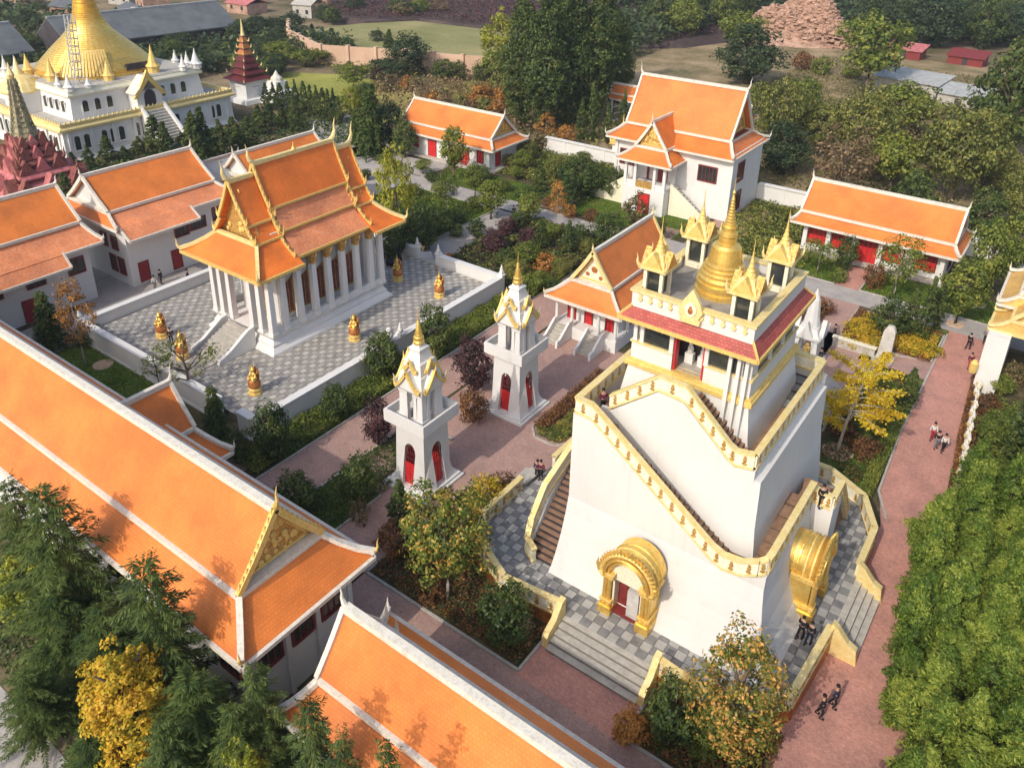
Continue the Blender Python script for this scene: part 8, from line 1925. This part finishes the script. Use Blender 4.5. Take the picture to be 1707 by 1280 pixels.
scatter('grass', 'short green grass on the lawns of the compound', [R4(-72, -57.6, 24.2, 30.6), R4(-38.2, -34.1, 24.4, 40), R4(-77.8, -61.2, 63.5, 81.2), R4(-76, -59, 85.5, 92), R4(-54.4, -38, 86.8, 93), R4(-28, -18.6, 86.8, 92.6), R4(-15.7, -2.5, 86.8, 92.8)], 34, .12, .09, 'leaf_grass', 'grass', .3)
scatter('hedge_plants', 'leafy green hedge plants along the foot of the temple terrace', [R4(-45.6, -42.7, 28, 62), R4(-38.1, -34.3, 40, 62) if False else R4(-45.6, -42.7, 62, 70)], 300, .8, .11, 'leaf_green', 'hedge', .2)
scatter('hedge_plants', 'dark green hedge plants in the strip beside the brick path', [R4(-38.1, -34.2, 24.6, 39.8)], 130, .6, .10, 'leaf_dark', 'hedge', .75)
scatter('ground_cover', 'dark rusty ground cover in the bed left of the tower steps', [[(-29.6, 26.5), (-18.2, 26.5), (-18.2, 29.4), (-21.6, 29.4), (-24.8, 31.0), (-26.4, 33), (-26.4, 36), (-29.6, 36)]], 170, .5, .09, 'leaf_rust', 'ground cover', .5)
scatter('ground_cover', 'dark green low plants in the bed left of the tower steps', [[(-29.6, 26.5), (-18.2, 26.5), (-18.2, 29.4), (-21.6, 29.4), (-24.8, 31.0), (-26.4, 33), (-26.4, 36), (-29.6, 36)]], 120, .5, .09, 'leaf_dark', 'ground cover', .7)
scatter('ground_cover', 'rusty brown low plants in the bed at the bottom', [[(-11.2, 26.5), (-4.6, 26.5), (-4.7, 31.2), (-7.7, 29.2), (-11.2, 29.6)]], 190, .55, .09, 'leaf_rust', 'ground cover', .4)
scatter('ground_cover', 'green low plants in the bed at the bottom', [[(-11.2, 26.5), (-4.6, 26.5), (-4.7, 31.2), (-7.7, 29.2), (-11.2, 29.6)]], 120, .6, .09, 'leaf_green', 'ground cover', .6)
hb = [(-30.0, 55.2), (-30.0, 45.2), (-29.2, 44.3), (-27.4, 44.3), (-26.9, 44.8), (-26.9, 55.2)]
scatter('hedge', 'clipped dark red hedge along the plaza behind the left stair of the tower', [[(-30.0, 55.2), (-30.0, 45.2), (-28.7, 45.0), (-28.7, 55.2)]], 420, .8, .08, 'leaf_rust', 'hedge', 0, .2)
scatter('hedge', 'green and yellow hedge tip on the plaza behind the left stair of the tower', [[(-30.0, 45.6), (-29.2, 44.3), (-27.4, 44.3), (-26.9, 44.8), (-26.9, 55.2), (-28.6, 55.2), (-28.6, 45.6)]], 300, .6, .08, 'leaf_autumn', 'hedge', .1, .3)
scatter('hedge', 'green clipped hedge strip along the left side of the brick road', [[(-6.9, 52.5), (-5.9, 52.5), (-6.3, 70), (-7.3, 70)]], 380, .7, .08, 'leaf_green', 'hedge', 0, .2)
scatter('ground_cover', 'shady undergrowth in the garden with the ginkgo', [R4(-10.4, -7, 51, 71.5), R4(-14.2, -11.6, 52, 64)], 60, .45, .12, 'leaf_dark', 'ground cover', .8)
scatter('ground_cover', 'brown and rust plants in the garden with the ginkgo', [R4(-10.4, -7, 51, 71.5)], 50, .4, .10, 'leaf_rust', 'ground cover', .8)
scatter('hedge', 'dark red hedge along the right side of the brick road', [[(-1.4, 55), (-.6, 55), (-1.3, 68), (-2.3, 75), (-2.9, 75), (-2.3, 64)]], 330, .7, .09, 'leaf_rust', 'hedge', 0, .3)
scatter('ground_cover', 'mixed green plants behind the naga balustrade', [[(-.4, 52), (6, 52), (6, 72), (-1.2, 72)]], 110, 1.0, .13, 'leaf_green', 'ground cover', .5)
scatter('hedge', 'dark hedge bordering the yellow flower bed', [R4(-14.6, -13.9, 75.8, 82), R4(-13.9, -6.5, 75.1, 75.7), R4(-13.9, -6.5, 81.2, 81.8)], 260, .5, .08, 'leaf_rust', 'hedge')
scatter('flowers', 'golden yellow low plants filling the flower bed', [R4(-13.9, -6.6, 75.8, 81.2)], 170, .6, .09, 'leaf_gold', 'flowers', .55)
scatter('hedge', 'rust and yellow plants in the small bed by the white chedi', [[(-19.1, 81.4), (-17.4, 80.4), (-16.8, 76.8), (-18.5, 75), (-20.5, 77)]], 220, .7, .09, 'leaf_rust', 'hedge')
scatter('undergrowth', 'mixed green undergrowth of the middle garden', [R4(-56, -43, 62.6, 81.2)], 46, 1.0, .17, 'leaf_olive', 'undergrowth', .6)
scatter('undergrowth', 'dark and plum undergrowth of the middle garden', [R4(-56, -43, 62.6, 81.2)], 44, 1.0, .17, 'leaf_purple', 'undergrowth', .7)
scatter('undergrowth', 'dark undergrowth of the middle garden', [R4(-56, -43, 62.6, 81.2), R4(-62, -56.8, 86, 92), R4(-70, -61.3, 63, 76)], 40, 1.1, .18, 'leaf_dark', 'undergrowth', .6)
scatter('undergrowth', 'undergrowth between the tall hall and the boundary wall', [R4(-70, -53, 93, 106.5), R4(-34.8, -25, 88, 106), R4(-31, -22.5, 86.8, 93)], 30, .9, .18, 'leaf_olive', 'undergrowth', .6)
scatter('undergrowth', 'green undergrowth around the back gardens', [R4(-70, -53, 93, 106.5), R4(-34.8, -25, 88, 106), R4(-77, -62, 64, 80)], 26, .9, .18, 'leaf_green', 'undergrowth', .7)
scatter('undergrowth', 'dark litter and ivy under the cedars', [R4(-60, -8, 9.2, 15.3)], 60, .35, .12, 'leaf_dark', 'undergrowth', .5)
scatter('undergrowth', 'low undergrowth around the cypresses of the great stupa', [R4(-121, -98, 50, 100)], 9, .9, .3, 'leaf_dark', 'undergrowth', .6)
scatter('scrub', 'dry scrub covering the waste ground behind the right wall', [R4(-60, 20, 110, 215)], 5, 1.0, .22, 'leaf_scrub', 'scrub', .9)
scatter('scrub', 'green scrub patches on the waste ground', [R4(-60, 20, 110, 215)], 3, 1.2, .24, 'leaf_olive', 'scrub', .97)
scatter('meadow', 'green meadow plants between the wood and the lawns', [R4(-180, -62, 127, 150), R4(-94, -62, 110, 127)], 2.4, 1.4, .32, 'leaf_olive', 'meadow', .8)
scatter('meadow', 'orange brown brushwood behind the small back hall', [R4(-118, -76, 108, 138)], 5, 2.2, .32, 'leaf_brown', 'brushwood', .5)
scatter('vines', 'dark brown vine rows of the far field', [[(-210, 180), (-182, 176), (-171, 190), (-145, 192), (-116, 188), (-96, 206), (-86, 240), (-120, 290), (-235, 290)]], 2.6, 1.2, .34, 'leaf_purple', 'vineyard', .3, z0=1.5)
scatter('wood_floor', 'dense dark wood canopy at the top edge', [R4(-110, 60, 262, 420), R4(-290, -200, 100, 120)], .9, 7, 1.3, 'leaf_blue', 'wood', .4)
scatter('wood_floor', 'dark green wood between the poplars and the rubble heap', [R4(-128, -96, 170, 300)], 2.2, 7, .8, 'leaf_blue', 'wood', .4)
scatter('wood_floor', 'wood floor behind the great stupa', [R4(-190, -158, 70, 150)], 3, 5, .7, 'leaf_blue', 'wood', .4)

scatter('fallen_leaves', 'scattered fallen leaves on the brick paths and plaza', [R4(-42, -25.8, 26, 58), R4(-18, -3, 23, 30), R4(-5.5, -1.2, 32, 82), R4(-30, -3, 22.6, 26)], 1.6, .01, .06, 'leaf_orangetree', 'fallen leaves', .9)
# ------------------------------------------------------------------ bamboo bed floor
gsheet('soil_bed', [(3.2, 20), (20, 20), (20, 60), (-.6, 60), (-1.0, 46), (-.2, 38), (2.2, 31)], 'soil', 0.03)

# ------------------------------------------------------------------ people
def skin_mesh(name, joints, edges, mat, sub=1):
    me = bpy.data.meshes.new(name); me.from_pydata([j[:3] for j in joints], edges, [])
    o = bpy.data.objects.new(name, me); C.objects.link(o)
    m = o.modifiers.new('s', 'SKIN'); m.use_smooth_shade = True
    for k, j in enumerate(joints): me.skin_vertices[0].data[k].radius = (j[3], j[3] if len(j) < 5 else j[4])
    me.skin_vertices[0].data[0].use_root = True
    m2 = o.modifiers.new('u', 'SUBSURF'); m2.levels = sub; m2.render_levels = sub
    dg = bpy.context.evaluated_depsgraph_get(); e = o.evaluated_get(dg); r = bpy.data.meshes.new_from_object(e)
    bpy.data.objects.remove(o); r.name = name; r.materials.clear(); r.materials.append(MATS[mat]); return r
def person_meshes(stride, arm, cj, ct):
    s = stride
    J = [(0, 0, .93, .13, .10), (0, 0, 1.15, .135, .10), (0, 0, 1.36, .15, .10), (0, 0, 1.46, .07), (0, 0, 1.53, .055), (0, -.01, 1.62, .095, .10), (0, -.01, 1.71, .07),
         (-.09, 0, .90, .085), (-.10, -.12 * s, .50, .06), (-.10, -.04 * s, .09, .042), (-.10, -.15 - .04 * s, .04, .038),
         (.09, 0, .90, .085), (.10, .10 * s, .50, .06), (.10, .26 * s, .11, .042), (.10, .26 * s - .14, .05, .038),
         (-.20, 0, 1.38, .055), (-.25, .03 + arm * .0, 1.12, .042), (-.24, -.10 - arm, .92 + arm * .5, .033), (.20, 0, 1.38, .055), (.25, .0, 1.12, .042), (.24, -.12, .92, .033)]
    E_ = [(0, 1), (1, 2), (2, 3), (3, 4), (4, 5), (5, 6), (0, 7), (7, 8), (8, 9), (9, 10), (0, 11), (11, 12), (12, 13), (13, 14), (2, 15), (15, 16), (16, 17), (2, 18), (18, 19), (19, 20)]
    body = skin_mesh('body', J, E_, 'skin')
    g = .018
    def sub(ix, grow):
        mp = {k: i for i, k in enumerate(ix)}; return [tuple(list(J[k][:3]) + [v + grow for v in J[k][3:]]) for k in ix], [(mp[a], mp[b]) for a, b in E_ if a in mp and b in mp]
    ja, je = sub([0, 1, 2, 15, 16, 17, 18, 19, 20], g); ja[5] = (*[ja[5][i] * .85 + ja[4][i] * .15 for i in range(3)], ja[5][3]); ja[8] = (*[ja[8][i] * .85 + ja[7][i] * .15 for i in range(3)], ja[8][3])
    jacket = skin_mesh('jacket', ja, je, cj)
    ta, te = sub([0, 7, 8, 9, 11, 12, 13], g * .8); trousers = skin_mesh('trousers', ta, te, ct)
    mb = MB(); mb.ball((0, .015, 1.68), .115, 10, 7, (1, 1.05, .95)); hair = mb.mesh('hair', 'hair', True)
    mb = MB()
    for x, y in ((-.10, -.04 * s), (.10, .26 * s)): mb.box(x - .05, y - .2, .0, x + .05, y + .07, .09)
    shoes = mb.mesh('shoes', 'cloth_black')
    mb = MB(); mb.ball((0, -.10, 1.605), .018, 5, 4)
    for x in (-.035, .035): mb.ball((x, -.098, 1.64), .011, 5, 4)
    fc = mb.mesh('face', 'dark_red')
    return body, jacket, trousers, hair, shoes, fc
KINDS = {}
def person(label, x, y, rz, cj='cloth_black', ct='cloth_black', stride=1.0, z=0.03, sc=.97):
    k = (cj, ct, stride)
    if k not in KINDS: KINDS[k] = person_meshes(stride, .0, cj, ct)
    t = thing('person', label, 'person', (x, y, z), None, rz); t.scale = (sc,) * 3
    for nm, me in zip(('body', 'jacket', 'trousers', 'hair', 'shoes', 'face'), KINDS[k]): link(nm, me, t)
person('person in a red jacket walking with friends on the brick road, leftmost of the three', -3.9, 62.9, .3, 'cloth_white', 'cloth_red')
person('person in dark clothes in the middle of the three on the brick road', -3.4, 61.9, .2, 'cloth_black', 'cloth_grey')
person('person in a white top, rightmost of the three on the brick road', -2.9, 61.8, .4, 'cloth_white', 'cloth_black')
person('person in wine red on the brick road near the gatehouse', -3.4, 76.4, .5, 'cloth_wine', 'cloth_red')
person('person in black walking on the grey path before the gatehouse', -4.1, 80.3, 2.6, 'cloth_black', 'cloth_black')
person('person in dark clothes at the edge of the lawn by the gatehouse', -3.0, 82.3, 0, 'cloth_grey', 'cloth_black', 0.3)
person('left person of the black clad pair by the golden porch of the tower', -5.95, 37.0, 2.8, 'cloth_black', 'cloth_black', z=1.0)
person('right person of the black clad pair by the golden porch of the tower', -5.45, 36.9, 2.9, 'cloth_black', 'cloth_navy', z=1.0)
person('person in dark coat standing on the left steps of the tower platform, nearer the stair', -25.4, 39.3, .4, 'cloth_wine', 'cloth_black', .3, z=1.0)
person('person in dark coat at the left end of the platform steps', -25.9, 39.6, .2, 'cloth_navy', 'cloth_black', .3, z=.6)
person('person in dark clothes on the high left walkway of the stair tower', -19.4, 36.6, 1.0, 'cloth_wine', 'cloth_black', .3, z=10.9)
person('person in black on the landing at the right side of the stair tower', -7.3, 42.2, .6, 'cloth_black', 'cloth_black', .3, z=6.1)
person('person in the shade under the platform rail at the bottom right, left one', -3.6, 33.6, 1.5, 'cloth_black', 'cloth_black')
person('person in the shade under the platform rail at the bottom right, right one', -3.2, 34.6, 1.4, 'cloth_navy', 'cloth_black')
person('person by the yellow flower bed next to the stone screen', -14.9, 74.2, 2, 'cloth_black', 'cloth_black', .3)
person('person walking left of the white chedi path', -15.2, 70.4, 2, 'cloth_black', 'cloth_grey')
person('person in black beside the white chedi', -14.6, 68.9, 1.2, 'cloth_black', 'cloth_black', .3)
person('person in a white shirt in the courtyard before the left halls', -75.4, 40.6, 1.2, 'cloth_white', 'cloth_grey')
person('person in dark clothes near the door of the white hall', -76.2, 41.8, 2, 'cloth_black', 'cloth_black')
person('person in dark clothes at the right in the left courtyard', -74.0, 43.6, 2.4, 'cloth_navy', 'cloth_black', .3)
person('person in black next to the golden statue on the far left of the terrace', -62.8, 34.4, 1, 'cloth_black', 'cloth_black', .3, z=.95)
person('person at the path fork in the back garden in a light coat', -59.2, 79.0, 2, 'cloth_white', 'cloth_grey')
person('person at the path fork in the back garden in a black coat', -57.6, 80.4, 1, 'cloth_black', 'cloth_black')
# planters in the courtyard
for x, y, rz_, lb in ((-73.3, 36.6, .1, 'long dark planter of low shrubs behind the terrace wall'), (-72.6, 33.6, .2, 'dark planter at the corner of the terrace wall'), (-73.0, 44.6, .1, 'round dark planter in the left courtyard')):
    t = thing('planter', lb, 'planter', (x, y, 0), None, rz_)
    b = MB(); b.box(-.35, -1.1, 0, .35, 1.1, .45); part('trough', b, 'tile_dark', t, world=False)
    P, N = crown_np(.9, .5, .3, 24, 14, .08, seed=3); P[:, 1] *= 2; V, F = leaf_quads(P, N, .08); link('plants', make_mesh_np('plants', V, F, 'leaf_dark'), t)
t = thing('red_sculpture', 'red fence like sculpture on the grey road behind the willow', 'sculpture', (-83.5, 78.0, 0))
b = MB()
for k in range(5): b.box(-.8 + k * .4, -.05, 0, -.7 + k * .4, .05, 1.5)
b.box(-.8, -.04, 1.3, .9, .04, 1.4); b.box(-.8, -.04, .3, .9, .04, .4); part('bars', b, 'red_door', t, world=False)
# ------------------------------------------------------------------ air
b = MB(); b.box(-420, -60, -1.2, 260, 470, 44.0)
hm_ = bpy.data.materials.new('haze_air'); hm_.use_nodes = True; n = hm_.node_tree.nodes; l = hm_.node_tree.links
n.remove(n['Principled BSDF']); pv = n.new('ShaderNodeVolumePrincipled'); l.new(pv.outputs[0], n['Material Output'].inputs['Volume'])
pv.inputs['Color'].default_value = (0.86, 0.90, 0.95, 1); pv.inputs['Density'].default_value = 0.00024; pv.inputs['Anisotropy'].default_value = 0.2
o = link('haze', b.mesh('haze', hm_)); tag(o, 'thin bluish haze over the far wood and village', 'haze', kind='stuff')
